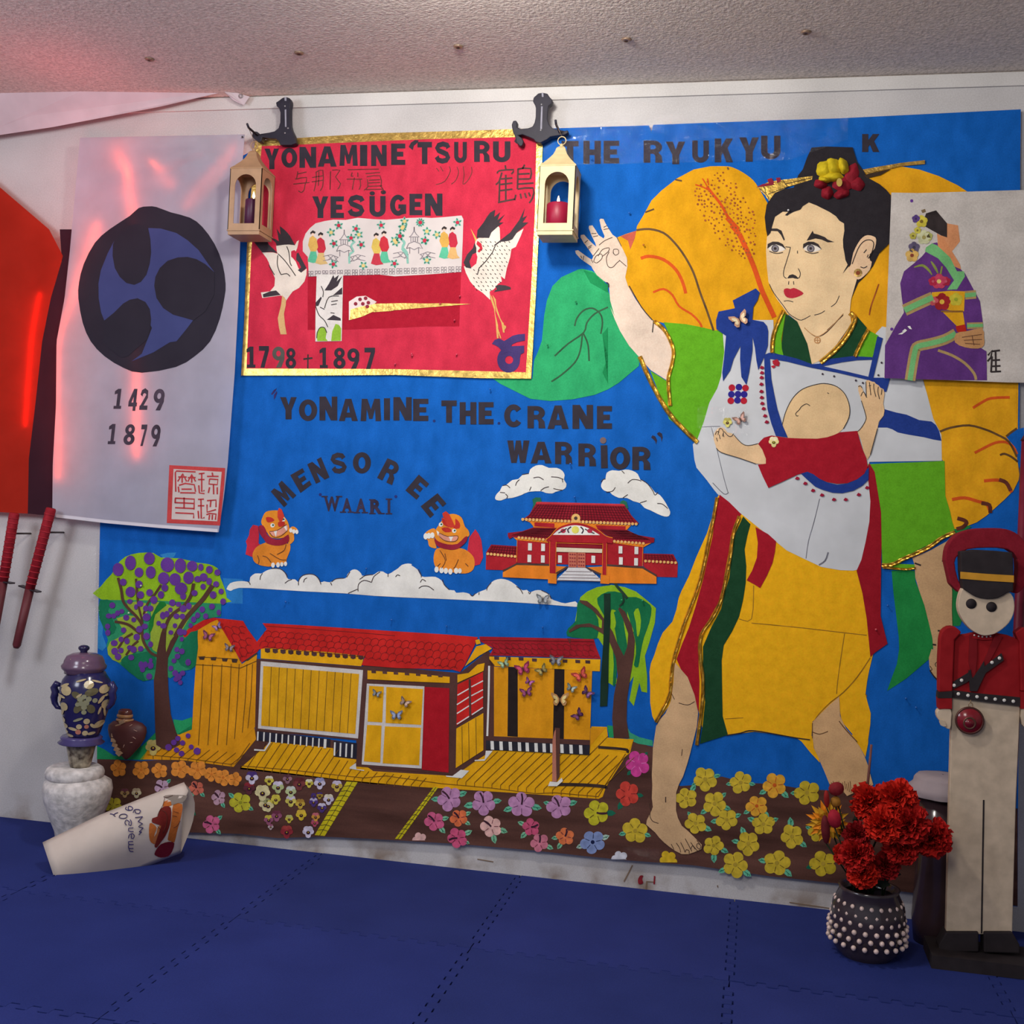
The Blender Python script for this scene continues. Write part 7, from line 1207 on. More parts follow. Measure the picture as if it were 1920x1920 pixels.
# ================================================================== ceramic jar on its stand, white urn
JY = -.20
def zpx(x, y, Y=JY): return at(x, y, Y).z
def px_lathe(name, cx, prof, mt, parent, Y=JY, n=40, sy_=1, label=None, caps=True):
    s_ = mpp(at(cx, prof[0][1], Y)); c0 = at(cx, prof[0][1], Y); z0 = c0.z
    return lathe(name, [(r*s_, at(cx, y, Y).z-z0) for r, y in prof], (c0.x, c0.y, z0), mt, parent, n, True, 1, sy_, label, 0, caps)
CRM2 = M((196, 176, 132), 'gloss'); COB = M((40, 36, 84), 'gloss'); MAU = M((104, 78, 100), 'gloss')
urn = thing('white_urn', 'white textured stone urn below the blue jar', 'urn', at(140, 1592, JY))
px_lathe('body', 140, [(30, 1592), (34, 1575), (38, 1555), (48, 1530), (59, 1500), (63, 1478), (60, 1464), (50, 1458), (46, 1455)], M((206, 200, 196), 'stone'), urn)
px_lathe('rim', 140, [(46, 1459), (52, 1456), (53, 1447), (50, 1440), (44, 1436), (20, 1436)], M((210, 204, 200), 'stone'), urn)
gb = thing('goblet_stand', 'brown marbled goblet standing on the white urn under the jar', 'goblet', at(150, 1436, JY))
px_lathe('cup', 150, [(18, 1437), (20, 1430), (22, 1420), (26, 1400), (27, 1395)], M((98, 76, 62), 'gloss'), gb, n=24); px_lathe('dish', 152, [(26, 1396), (40, 1393), (42, 1391), (36, 1386), (38, 1382), (35, 1379), (20, 1379)], M((78, 68, 120), 'gloss'), gb, label='glazed blue dish')
mrb = bpy.data.materials['gloss_98_76_62'].node_tree
for nd in mrb.nodes:
    if nd.type == 'MIX' and nd.blend_type == 'MIX': nd.inputs['A'].default_value = lin((50, 34, 26))+(1,); nd.inputs['B'].default_value = lin((176, 164, 140))+(1,)
    if nd.type == 'TEX_NOISE': nd.inputs['Scale'].default_value = 55
jar = thing('ceramic_jar', 'dark blue lidded ceramic jar with cream painted flowers', 'jar', at(157, 1379, JY))
bodyp = [(27, 1379), (30, 1372), (36, 1352), (42, 1330), (46, 1308), (47, 1290), (43, 1274), (36, 1264), (33, 1258)]
px_lathe('body', 157, bodyp, COB, jar)
px_lathe('lid', 157, [(35, 1262), (35, 1258), (40, 1253), (41, 1248), (37, 1243), (36, 1238), (32, 1230), (22, 1225), (10, 1223)], MAU, jar, label='mauve domed lid')
px_lathe('knob', 157, [(8, 1225), (6, 1221), (10, 1217), (10, 1213), (6, 1210), (1, 1209)], M((30, 26, 66), 'gloss'), jar, n=20)
def ring_at(yp): # radius in px on the body at pixel row yp
    for (r0, y0), (r1, y1) in zip(bodyp, bodyp[1:]):
        if y1 <= yp <= y0: return r0+(r1-r0)*(yp-y0)/(y1-y0)
    return bodyp[-1][0]
def decal(name, xp, yp, shape, mt, par, off=.0012):
    """painted motif that follows the round body; shape in pixels about (xp, yp)"""
    s_ = mpp(at(157, 1379, JY)); c0 = at(157, 1379, JY); vs = []
    pts = [(0, 0)]+shape
    for dx, dy in pts:
        x, y = xp+dx-157, yp+dy; R = ring_at(min(1379, max(1258, y))); x = max(-R*.985, min(R*.985, x)); th = math.asin(x/R)
        # view comes from the right of the jar: rotate the painted face towards it
        a = th+.52; rr_ = R*s_+off; vs.append((c0.x+rr_*math.sin(a), c0.y-rr_*math.cos(a), at(157, y, JY).z))
    n = len(shape); return mesh(name, vs, [[0, 1+i, 1+(i+1) % n] for i in range(n)], mt, par)
def elp(rx, ry, rot=0, n=12): return [(rx*math.cos(2*math.pi*i/n)*math.cos(rot)-ry*math.sin(2*math.pi*i/n)*math.sin(rot), rx*math.cos(2*math.pi*i/n)*math.sin(rot)+ry*math.sin(2*math.pi*i/n)*math.cos(rot)) for i in range(n)]
GYF = M((150, 148, 116), 'gloss'); OLV = M((104, 96, 66), 'gloss'); PKM = M((190, 120, 96), 'gloss')
jx = lambda u, v: (60+u/4.8, 1180+v/4.8)
for u, v, a, b, r_, mt in ((495, 465, 8.5, 7.5, 0, CRM2), (312, 525, 9, 9, .4, CRM2), (300, 480, 8, 2.5, -.5, CRM2), (250, 620, 4, 10, .3, CRM2), (300, 670, 6.5, 8, -.3, CRM2), (270, 580, 8, 2.5, .3, CRM2), (620, 510, 9, 8, -.3, CRM2), (640, 650, 8, 9, .2, CRM2), (600, 600, 3, 9, .6, CRM2), (655, 560, 8, 2.5, -.3, CRM2), (285, 800, 6, 6, 0, CRM2), (310, 850, 6, 5, .4, CRM2), (590, 830, 10, 6, -.5, CRM2), (540, 840, 6, 3, .8, CRM2), (490, 795, 5.5, 5.5, 0, CRM2), (430, 845, 5, 5, 0, CRM2), (480, 905, 5, 5, 0, CRM2), (490, 845, 4, 4, 0, PKM), (425, 895, 5, 5, 0, PKM), (380, 870, 8, 3, .2, CRM2), (530, 910, 7, 3, -.2, CRM2), (350, 935, 8, 3, .1, CRM2), (420, 780, 9, 2.5, -.4, GYF), (320, 900, 5, 3, .5, CRM2),
    (400, 560, 10, 6, .6, OLV), (520, 530, 12, 7, -.3, OLV), (410, 680, 6, 9, .4, OLV), (520, 680, 7, 9, -.5, OLV), (440, 640, 9, 12, 0, OLV), (430, 590, 5, 5, 0, GYF), (460, 570, 4.5, 4.5, 0, GYF), (500, 590, 5, 5, 0, GYF), (480, 625, 5.5, 5.5, 0, GYF), (440, 630, 5, 5, 0, GYF), (550, 605, 4.5, 4.5, 0, GYF), (465, 665, 5, 5, 0, GYF), (410, 640, 4, 4, 0, GYF), (465, 710, 4.5, 4.5, 0, GYF), (420, 560, 2, 6, .9, CRM2), (560, 440, 10, 1.6, .3, CRM2), (430, 430, 9, 1.6, -.3, CRM2), (290, 720, 2, 8, .2, CRM2), (630, 720, 2, 9, -.1, CRM2), (590, 700, 2, 8, .3, CRM2)):
    X0, Y0 = jx(u, v); decal('painted_petal', X0, Y0, elp(a, b, r_), mt, jar, .0018 if mt is OLV else .0026)
sj = mpp(at(157, 1320, JY))
for s_ in (-1, 1):
    c_ = at(157+s_*48, 1300, JY); vs = []
    tube('handle', [c_+Vector((s_*(-.006)+s_*a*sj, 0, -b*sj)) for a, b in ((0, -16), (8, -18), (13, -10), (9, -2), (12, 8), (10, 18), (4, 26), (-4, 28))], [.006, .010, .011, .012, .011, .009, .007, .004], COB, jar, 10)
for i in range(7):
    a = -.5+i*.33; X0 = 157+30*math.sin(a-.3); r_ = 33; c0 = at(157, 1236, JY); aa = a+.3
    vs = [(c0.x+(32.5*sj+.0015)*math.sin(aa+dx), c0.y-(32.5*sj+.0015)*math.cos(aa+dx), c0.z+dz) for dx, dz in ((0, .006), (.08, 0), (0, -.006), (-.08, 0))]
    mesh('painted_petal', vs, [[0, 1, 2, 3]], M((196, 96, 76), 'gloss') if i % 2 else CRM2, jar)
# ================================================================== brown flask on the mural
flk = thing('pottery_flask', 'brown glazed pottery flask with a band of beige squares, pinned to the mural', 'flask', at(235, 1423, -.06))
BRG = M((84, 40, 36), 'satin')
px_lathe('body', 236, [(2, 1424), (9, 1418), (18, 1408), (28, 1396), (36, 1382), (39, 1370), (38, 1361), (30, 1354), (17, 1350)], BRG, flk, -.062, 28, .45)
px_lathe('neck', 234, [(16, 1353), (15, 1348), (12, 1342), (14, 1337), (13, 1332), (10, 1330), (9, 1334)], M((96, 52, 42), 'gloss'), flk, -.062, 24, .8)
px_lathe('neck_ring', 234, [(14.5, 1345), (15.5, 1343), (15.5, 1341), (14.5, 1339)], M((176, 130, 86), 'gloss'), flk, -.062, 24, .8); px_lathe('neck_ring', 234, [(16, 1352), (17, 1350), (17, 1348), (15.5, 1347)], M((176, 130, 86), 'gloss'), flk, -.062, 24, .8)
for i, (u, v) in enumerate(((805, 835), (775, 872), (750, 912), (735, 955), (732, 1000), (742, 1045), (758, 1085), (775, 1118))):
    x, y = jx(u, v); dp = .026*math.sqrt(max(.08, 1-((x-236)/39)**2)); c_ = at(x, y, -.0625-dp); r = .0056; a = .5-i*.16
    q = [Vector((dx*math.cos(a)-dz*math.sin(a), 0, dx*math.sin(a)+dz*math.cos(a))) for dx, dz in ((-r*1.5, -r), (r*1.5, -r), (r*1.5, r), (-r*1.5, r))]
    vs = [c_+k for k in q]+[c_+k+Vector((0, .012, 0)) for k in q]
    mesh('tile', vs, [[0, 1, 2, 3], [4, 5, 1, 0], [5, 6, 2, 1], [6, 7, 3, 2], [7, 4, 0, 3]], M((168, 136, 108), 'stone'), flk)
for u, v, ang, L in ((860, 880, .5, 10), (915, 905, -.4, 7), (870, 980, .3, 8), (910, 970, -.6, 6), (820, 1065, 1.2, 6), (880, 1020, .1, 5)):
    x, y = jx(u, v); a = at(x, y, -.0855); b = at(x+L*math.cos(ang), y-L*math.sin(ang), -.0845); tube('pale_streak', [a, b], .0009, M((206, 170, 150), 'matte'), flk, 5)  # short pale streaks laid over the brown body
# ================================================================== rolled paper with a drawn lion, lower left
PX = thing('rolled_paper', 'curled white paper reading mensoree waari with an orange lion drawing, on the mat', 'paper', onfloor(240, 1640))
top = [(80, 1580), (188, 1528), (266, 1497), (344, 1467)]; bot = [(120, 1700), (200, 1658), (270, 1626), (339, 1599)]
def pl_(tab, t):
    t *= len(tab)-1; i = min(int(t), len(tab)-2); f = t-i; return (tab[i][0]*(1-f)+tab[i+1][0]*f, tab[i][1]*(1-f)+tab[i+1][1]*f)
def PYw(t, v): return (-.40+.16*t)-.055*math.sin(math.pi*min(max(v, 0), 1)**.8)*(1-.25*t)
def ppt(px, py, off=0):
    t = .5; v = .5
    for _ in range(40):
        a = pl_(top, t); b = pl_(bot, t); x = a[0]*(1-v)+b[0]*v; y = a[1]*(1-v)+b[1]*v; ex, ey = px-x, py-y
        a2 = pl_(top, min(t+.01, 1)); b2 = pl_(bot, min(t+.01, 1)); tx, ty = ((a2[0]-a[0])*(1-v)+(b2[0]-b[0])*v)/.01, ((a2[1]-a[1])*(1-v)+(b2[1]-b[1])*v)/.01
        if abs(tx) < 1: tx = 260; ty = -110
        vx, vy = b[0]-a[0], b[1]-a[1]; dt = tx*vy-ty*vx
        t = min(max(t+.8*(ex*vy-ey*vx)/dt, 0), 1); v = min(max(v+.8*(tx*ey-ty*ex)/dt, 0), 1)
    return at(px, py, PYw(t, v)-off)
vs, fs = [], []; NA, NB = 24, 16
for j in range(NB+1):
    for i in range(NA+1):
        t, v = i/NA, j/NB; a = pl_(top, t); b = pl_(bot, t); x = a[0]*(1-v)+b[0]*v; y = a[1]*(1-v)+b[1]*v
        x += 10*t**8*math.exp(-((v-.13)/.09)**2); vs.append(at(x, y, PYw(t, v)))
for j in range(NB):
    for i in range(NA): k = j*(NA+1)+i; fs.append([k, k+NA+1, k+NA+2, k+1])
sh = mesh('sheet', vs, fs, M((204, 190, 178), 'cloth'), PX, True); md = sh.modifiers.new('thickness', 'SOLIDIFY'); md.thickness = .0012; md.offset = 1
# back of the roll
vs2, fs2 = [], []
for j in range(9):
    for i in range(NA+1):
        t, v = i/NA, j/8; a = pl_(top, t); b = pl_(bot, t); x = a[0]*(1-v)+b[0]*v; y = a[1]*(1-v)+b[1]*v; p_ = at(x, y, PYw(t, v)); p_.y = (-.40+.16*t)+.035*math.sin(math.pi*v); vs2.append(p_)
for j in range(8):
    for i in range(NA): k = j*(NA+1)+i; fs2.append([k, k+1, k+NA+2, k+NA+1])
mesh('back', vs2, fs2, M((190, 176, 166), 'cloth'), PX, True)
def pdec(name, pts, mt, off=.002, sm=2, par=PX):
    pts = S(pts, sm); cxx = sum(p[0] for p in pts)/len(pts); cyy_ = sum(p[1] for p in pts)/len(pts); n = len(pts); vs = [ppt(cxx, cyy_, off)]
    R_ = 4
    for r in range(1, R_+1): vs += [ppt(cxx+(p[0]-cxx)*r/R_, cyy_+(p[1]-cyy_)*r/R_, off) for p in pts]
    fs = [[0, 1+i, 1+(i+1) % n] for i in range(n)]
    for r in range(R_-1):
        for i in range(n): k = 1+r*n; fs.append([k+i, k+n+i, k+n+(i+1) % n, k+(i+1) % n])
    return mesh(name, vs, fs, mt, par)
PW = lambda *q: [(180+u/6.067, 1460+v/6.067) for u, v in q]
ld = pdec('lion_drawing', PW((880, 290), (980, 290), (975, 400), (950, 500), (920, 610), (892, 725), (850, 710), (815, 690), (845, 550), (865, 420)), M((182, 100, 44), 'paint'), .002, 2)
pdec('lion_body', PW((610, 510), (650, 515), (690, 560), (670, 620), (660, 680), (680, 745), (640, 735), (612, 700), (602, 620)), M((182, 100, 44), 'paint'), .002, 2, ld)
pdec('lion_body', PW((770, 262), (850, 248), (862, 300), (810, 318), (765, 330)), M((182, 100, 44), 'paint'), .002, 2, ld)
pdec('face_patch', PW((700, 560), (760, 500), (810, 500), (800, 580), (750, 660), (700, 720), (660, 740), (650, 680), (690, 620)), M((176, 104, 62), 'paint'), .0024, 2, ld)
pdec('mane', PW((640, 450), (700, 430), (730, 350), (790, 312), (850, 330), (855, 450), (830, 560), (790, 650), (740, 720), (690, 785), (665, 765), (710, 690), (750, 620), (775, 540), (760, 450), (700, 490), (640, 500)), M((112, 34, 30), 'paint'), .0032, 2, ld)
pdec('tail', PW((664, 858), (690, 800), (740, 745), (830, 718), (892, 735), (865, 830), (820, 885), (740, 898), (690, 882)), M((112, 22, 40), 'paint'), .0036, 2, ld)
pdec('paper_fold', PW((765, 205), (840, 184), (1000, 188), (1036, 205), (985, 272), (930, 278), (860, 300), (850, 250)), M((132, 120, 110), 'cloth'), .0030, 2)
def pen(lines, mt, r=.0012):
    for l in lines: tube('pen_stroke', [ppt(x, y, .0042) for x, y in S(l, 3, False)], r, mt, PX, 5)
pen([PW(*l) for l in (((875, 190), (800, 215), (770, 205)), ((700, 420), (720, 370), (760, 300), (780, 220)), ((745, 360), (790, 380), (810, 450), (795, 540), (760, 620)), ((700, 540), (730, 580), (720, 610)), ((880, 370), (940, 390)), ((870, 420), (920, 430)), ((960, 480), (920, 540), (880, 560)))], M((84, 40, 30), 'ink'), .0007)
pen([PW(*l) for l in (((345, 320), (336, 345), (375, 360), (412, 350), (410, 325), (375, 312), (365, 335), (375, 355)), ((422, 385), (440, 352), (490, 352), (505, 372), (485, 395), (450, 388), (445, 362)), ((445, 442), (530, 432)), ((530, 432), (478, 488)), ((478, 488), (530, 512)), ((530, 512), (485, 545), (537, 560)), ((537, 560), (492, 605), (520, 604)), ((520, 604), (487, 637)),
    ((160, 400), (190, 405), (218, 430)), ((200, 410), (222, 395), (250, 385)), ((262, 440), (275, 412), (320, 402), (352, 415), (345, 442), (305, 452), (268, 445)), ((345, 530), (328, 500), (345, 470), (378, 490), (372, 520), (398, 530), (402, 495), (388, 465)), ((425, 558), (372, 562)), ((372, 562), (375, 598), (428, 600)), ((402, 632), (405, 680), (432, 668), (432, 640), (408, 626), (378, 640), (370, 678)), ((422, 715), (370, 715)), ((370, 715), (375, 745), (428, 748)), ((375, 748), (372, 790), (425, 792)), ((375, 792), (385, 822), (425, 828)))], M((52, 44, 100), 'ink'))
# ================================================================== toy soldier board on the right
SD = thing('toy_soldier', 'painted wooden toy soldier with black hat and red coat, right of the mural', 'figurine', at(1846, 1795, -.3))
SR = M((142, 20, 26), 'matte'); SR2 = M((118, 16, 24), 'matte'); SW_ = M((196, 176, 152), 'matte'); SK = M((44, 38, 40), 'matte'); SG = M((196, 140, 44), 'matte')
sY = -.30
extr('hood', S([(1772, 1050), (1776, 1025), (1792, 1004), (1818, 993), (1852, 990), (1886, 992), (1910, 1003), (1926, 1024), (1932, 1050), (1930, 1085), (1912, 1110), (1900, 1112)], 3, False)+S([(1908, 1080), (1908, 1048), (1890, 1030), (1852, 1027), (1815, 1030), (1798, 1040), (1790, 1055), (1796, 1085), (1805, 1105), (1800, 1112), (1782, 1095)], 2, False), sY+.01, .05, M((126, 26, 40), 'felt'), SD, label='dark red padded arch behind the hat', bev=.004)
extr('hat', S([(1806, 1104), (1802, 1070), (1801, 1034), (1830, 1031), (1870, 1033), (1898, 1036), (1900, 1050), (1900, 1108)], 1, False)+S([(1888, 1112), (1872, 1121), (1850, 1123), (1830, 1119), (1815, 1110)], 2, False), sY-.03, .05, SK, SD, label='tall black hat', bev=.002)
extr('hat_band', [(1801, 1072), (1850, 1076), (1901, 1079), (1901, 1092), (1850, 1089), (1801, 1085)], sY-.0315, .003, SG, SD, label='gold hat band')
extr('head', S([(1807, 1102), (1820, 1112), (1848, 1118), (1875, 1112), (1886, 1106), (1900, 1120), (1902, 1145), (1892, 1168), (1872, 1185), (1856, 1191), (1840, 1191), (1820, 1180), (1804, 1160), (1797, 1140), (1799, 1118)], 3), sY-.022, .035, SW_, SD, label='white wooden head', bev=.003)
for c_ in ((1821, 1132), (1859, 1138)): e = at(c_[0], c_[1], sY-.022); lathe_y('eye', [(9.6*mpp(e), 0), (9.4*mpp(e), .0015)], e, SK, SD, 20)
extr('coat', [(1788, 1192), (1812, 1190), (1830, 1186), (1862, 1186), (1892, 1192), (1912, 1200), (1914, 1322), (1855, 1313), (1785, 1306)], sY, .03, SR, SD, label='red coat', bev=.003)
extr('lapel', [(1818, 1190), (1832, 1186), (1832, 1235), (1826, 1290), (1816, 1240)], sY-.004, .006, SR2, SD); extr('lapel', [(1866, 1190), (1880, 1194), (1856, 1240), (1830, 1295), (1840, 1250)], sY-.004, .006, SR2, SD)
extr('collar', [(1824, 1188), (1860, 1191), (1860, 1199), (1842, 1200), (1824, 1197)], sY-.005, .005, SR, SD)
def dots(l, r, Y, par):
    for x, y in l: e = at(x, y, Y); lathe_y('white_dot', [(r*mpp(e), 0), (r*.8*mpp(e), .0008)], e, M((220, 214, 206), 'matte'), par, 10)
dots([(1827, 1191), (1835, 1193), (1842, 1194), (1850, 1194), (1857, 1193)], 1.6, sY-.0055, SD)
sb = extr('strap', [(1787, 1279), (1815, 1262), (1820, 1255), (1826, 1290), (1820, 1274), (1812, 1280), (1787, 1292)], sY-.006, .005, SK, SD); extr('strap', [(1838, 1252), (1845, 1240), (1846, 1250), (1878, 1225), (1882, 1238), (1848, 1262), (1832, 1296), (1819, 1296), (1816, 1256), (1824, 1272)], sY-.0075, .005, SK, SD)
dots([(1803, 1275.5), (1789, 1285)], 3.2, sY-.0068, SD); dots([(1860, 1242), (1874, 1234)], 3.2, sY-.0083, SD)
extr('belt', [(1785, 1294), (1830, 1300), (1914, 1308), (1914, 1324), (1855, 1317), (1785, 1308)], sY-.007, .007, SK, SD); dots([(1797, 1301), (1815, 1304), (1832, 1306.5), (1849, 1309), (1866, 1311), (1883, 1313), (1900, 1315)], 3.2, sY-.0078, SD)
extr('arm', S([(1762, 1200), (1766, 1184), (1778, 1175), (1792, 1176), (1803, 1186)], 2, False)+[(1790, 1200), (1786, 1297), (1760, 1298), (1760, 1240)], sY-.01, .035, SR, SD, label='red sleeve', bev=.003)
extr('cuff', [(1760, 1298), (1786, 1296), (1785, 1309), (1759, 1309)], sY-.013, .038, SK, SD); extr('cuff', [(1759, 1309), (1785, 1309), (1785, 1329), (1760, 1329)], sY-.012, .036, SR, SD)
extr('hand', S([(1759, 1331), (1783, 1330), (1784, 1350), (1782, 1367), (1772, 1364), (1762, 1352), (1757, 1343)], 2), sY-.01, .03, SW_, SD, bev=.002); extr('hand', S([(1762, 1350), (1770, 1352), (1774, 1362), (1764, 1360)], 2), sY-.014, .01, SW_, SD)
extr('arm', [(1903, 1186), (1918, 1176), (1930, 1180), (1938, 1196), (1938, 1298), (1914, 1296), (1912, 1205)], sY-.01, .035, SR, SD, bev=.003); extr('hand', S([(1916, 1330), (1938, 1330), (1940, 1350), (1930, 1367), (1918, 1360)], 2), sY-.01, .03, SW_, SD); extr('cuff', [(1914, 1297), (1938, 1298), (1938, 1330), (1914, 1329)], sY-.012, .036, SR, SD)
extr('trousers', [(1785, 1306), (1855, 1316), (1913, 1323), (1905, 1500), (1898, 1752), (1774, 1752), (1780, 1500)], sY+.002, .026, SW_, SD, label='white trousers', bev=.002)
ink_l = extr('leg_seam', [(1843, 1500), (1846, 1500), (1842, 1750), (1839, 1750)], sY+.0008, .003, SK, SD)
extr('boot', [(1774, 1748), (1835, 1748), (1835, 1785), (1760, 1785), (1760, 1772)], sY-.008, .05, SK, SD, bev=.003); extr('boot', [(1845, 1748), (1898, 1748), (1912, 1772), (1912, 1788), (1845, 1786)], sY-.008, .05, SK, SD, bev=.003)
zf = at(1840, 1786, sY).z; b_ = at(1838, 1786, sY); box('base_board', (b_.x, b_.y+.01, max(zf, .002)/2), (.24, .14, max(zf-.001, .004)), SK, SD)
md_ = thing('medallion', 'round dark red medallion with bronze rim hanging from the soldier belt', 'ornament', at(1818, 1376, sY-.02))
mc = at(1818, 1351, sY-.012); k_ = mpp(mc)
lathe_y('disc', [(26*k_, -.002), (26*k_, .0015), (24*k_, .003), (22.5*k_, .0015)], mc, M((84, 46, 38), 'metal'), md_, 32); lathe_y('enamel', [(22.5*k_, .0012), (22.3*k_, .0018)], mc, M((128, 22, 34), 'gloss'), md_, 32)
mc2 = mc+Vector((0, 0, -5*k_)); lathe_y('inner_ring', [(12*k_, .001), (12*k_, .0026), (10*k_, .003), (8.5*k_, .002)], mc2, M((96, 60, 46), 'metal'), md_, 24); lathe_y('inner_disc', [(8.5*k_, .0016), (8.3*k_, .0024)], mc2, M((110, 16, 30), 'gloss'), md_, 20)
tube('hanging_ring', [at(1820+4*math.sin(i*.5236), 1322+4*math.cos(i*.5236), sY-.012) for i in range(13)], .0009, M((150, 120, 90), 'metal'), md_, 6); tube('link', [at(1820, 1318, sY-.012), at(1820, 1312, sY-.011)], .0009, M((150, 120, 90), 'metal'), md_, 6)
# ================================================================== dark red pole at the right edge
pole = thing('wooden_pole', 'dark red wooden pole at the right edge of the mural', 'pole', (at(1922, 900, -.06).x, -.06, 0))
tube('shaft', [(at(1922, 900, -.06).x, -.06, 0), (at(1922, 900, -.06).x, -.06, 1.30)], .013, M((110, 18, 44), 'wood'), pole, 16); tube('cap', [(at(1922, 900, -.06).x, -.06, 1.30), (at(1922, 900, -.06).x, -.06, 1.315)], [.016, .008], M((70, 20, 30), 'wood'), pole, 16)
# ================================================================== bouquet
vY = -.32
vz = onfloor(1628, 1790); VC = Vector((at(1628, 1700, vY).x, vY, 0)); sv = mpp(VC+Vector((0, 0, .1)))
vase = thing('vase', 'dark vase studded with white pearls under the red carnations', 'vase', VC)
zr = at(1628, 1662, vY).z
lathe('body', [(.060, 0), (.078, .02), (.092, zr*.45), (.086, zr*.75), (.070, zr*.95), (.074, zr), (.066, zr), (.060, zr*.9)], VC, M((54, 44, 50), 'gloss'), vase, 32, caps=False)
rr = random.Random(11); PRL = M((216, 190, 180), 'gloss'); cnt = 0
for j in range(6):
    z = zr*(.25+.11*j); R = .092 if j < 3 else .086-.004*(j-3)
    for i in range(22):
        a = 2*math.pi*(i+(j % 2)*.5)/22
        if math.sin(a) > .3: continue
        c_ = VC+Vector((R*math.cos(a), R*math.sin(a), z)); r = .0065
        vs = [c_+Vector((r*math.cos(b)*math.cos(e), r*math.sin(b)*math.cos(e), r*math.sin(e))) for e in (-1.3, -.6, .1, .8, 1.4) for b in [k*math.pi/4 for k in range(8)]]
        mesh('pearl', vs, [[q*8+k, q*8+(k+1) % 8, q*8+8+(k+1) % 8, q*8+8+k] for q in range(4) for k in range(8)], PRL, vase, True)
CAR = [M(c, 'petal') for c in ((206, 36, 20), (186, 26, 22), (156, 18, 24))]; STM = M((34, 48, 28), 'matte')
def carnation(px, py, R, Y, mi, lab, seed):
    rr = random.Random(seed); c_ = at(px, py, Y); R = 1.12*R*mpp(c_); t = thing('carnation', lab, 'flower', c_-Vector((0, 0, R)), 'red carnations in the vase'); vs, fs = [], []
    for k in range(150):
        d = Vector((rr.gauss(0, 1), rr.gauss(0, 1), rr.gauss(0, 1))).normalized()
        if d.y > .25: d.y = -d.y
        u = d.cross(Vector((rr.uniform(-1, 1), rr.uniform(-1, 1), rr.uniform(-1, 1)))).normalized(); v = d.cross(u); wd = R*rr.uniform(.30, .46); L0, L1 = R*.1, R*rr.uniform(.62, 1.04)
        b = len(vs); m_ = 6
        for q in range(m_+1):
            s_ = q/m_-.5; rnd = math.cos(s_*math.pi)*R*.12+R*.03*(1 if q % 2 else -1); vs.append(c_+d*L0+u*wd*s_*.4); vs.append(c_+d*(L0+L1)*.55+u*wd*s_*1.1+v*wd*.14*math.sin(q*2)); vs.append(c_+d*(L1-R*.08+rnd)+u*wd*s_*1.7+v*wd*.30*math.sin(q*1.9+k))
        for q in range(m_): i = b+q*3; fs += [[i, i+3, i+4, i+1], [i+1, i+4, i+5, i+2]]
    mesh('bloom', vs, fs, CAR[mi], t)
    base = VC+Vector((rr.uniform(-.04, .04), 0, zr-.02)); tube('stem', [c_+Vector((0, R*.5, -R*.3)), (c_+base)/2+Vector((0, .02, 0)), base], .0022, STM, t, 6)
cl = [(1630, 1502, 34, -.36, 0, 'upper left big bright red carnation behind the stick'), (1682, 1500, 36, -.38, 0, 'top right bright red carnation of the bouquet'), (1704, 1545, 36, -.40, 1, 'right-hand red carnation of the bouquet'), (1655, 1545, 34, -.41, 0, 'central red carnation, below the two top ones'), (1690, 1588, 32, -.38, 1, 'lower right dark red carnation'), (1607, 1565, 24, -.39, 2, 'small dark red carnation beside the orange flower'), (1606, 1602, 30, -.41, 1, 'lower left red carnation over the brown strip'), (1618, 1636, 27, -.40, 0, 'lowest red carnation just above the pearl vase'), (1583, 1600, 20, -.38, 0, 'leftmost small red carnation'), (1748, 1570, 34, -.36, 1, 'outermost right red carnation'), (1660, 1622, 26, -.36, 2, 'dark red carnation low in the middle')]
for i, (a, b, c_, Y, mi, lab) in enumerate(cl): carnation(a, b, c_, Y, mi, lab, i+3)
def daisy(px, py, R, Y, cols, lab):
    c_ = at(px, py, Y); R *= mpp(c_); t = thing('sunflower', lab, 'flower', c_)
    for k in range(26):
        a = 2*math.pi*k/13+(.24 if k > 12 else 0); r1 = R*(1 if k < 13 else .78); o = -.004 if k > 12 else 0; ca, sa = math.cos(a), math.sin(a)
        def W(l, w_, y): return c_+Vector((l*ca-w_*sa, y+o, l*sa+w_*ca))
        mesh('petal', [W(R*.15, -R*.06, 0), W(r1*.55, -R*.15, -.008), W(r1, 0, -.003), W(r1*.55, R*.15, -.008), W(R*.15, R*.06, 0), W(r1*.55, 0, -.004)], [[0, 1, 5, 4], [1, 2, 5], [2, 3, 5], [3, 4, 5]], cols[k % 2], t)
    lathe_y('centre', [(R*.24, 0), (R*.22, .006), (R*.1, .009)], c_+Vector((0, -.002, 0)), M((150, 90, 30), 'petal'), t, 16); tube('stem', [c_+Vector((0, .006, 0)), VC+Vector((-.03, 0, zr-.02))], .002, STM, t, 6)
daisy(1552, 1540, 42, -.36, (M((224, 132, 20), 'petal'), M((206, 150, 30), 'petal')), 'orange sunflower left of the red carnations')
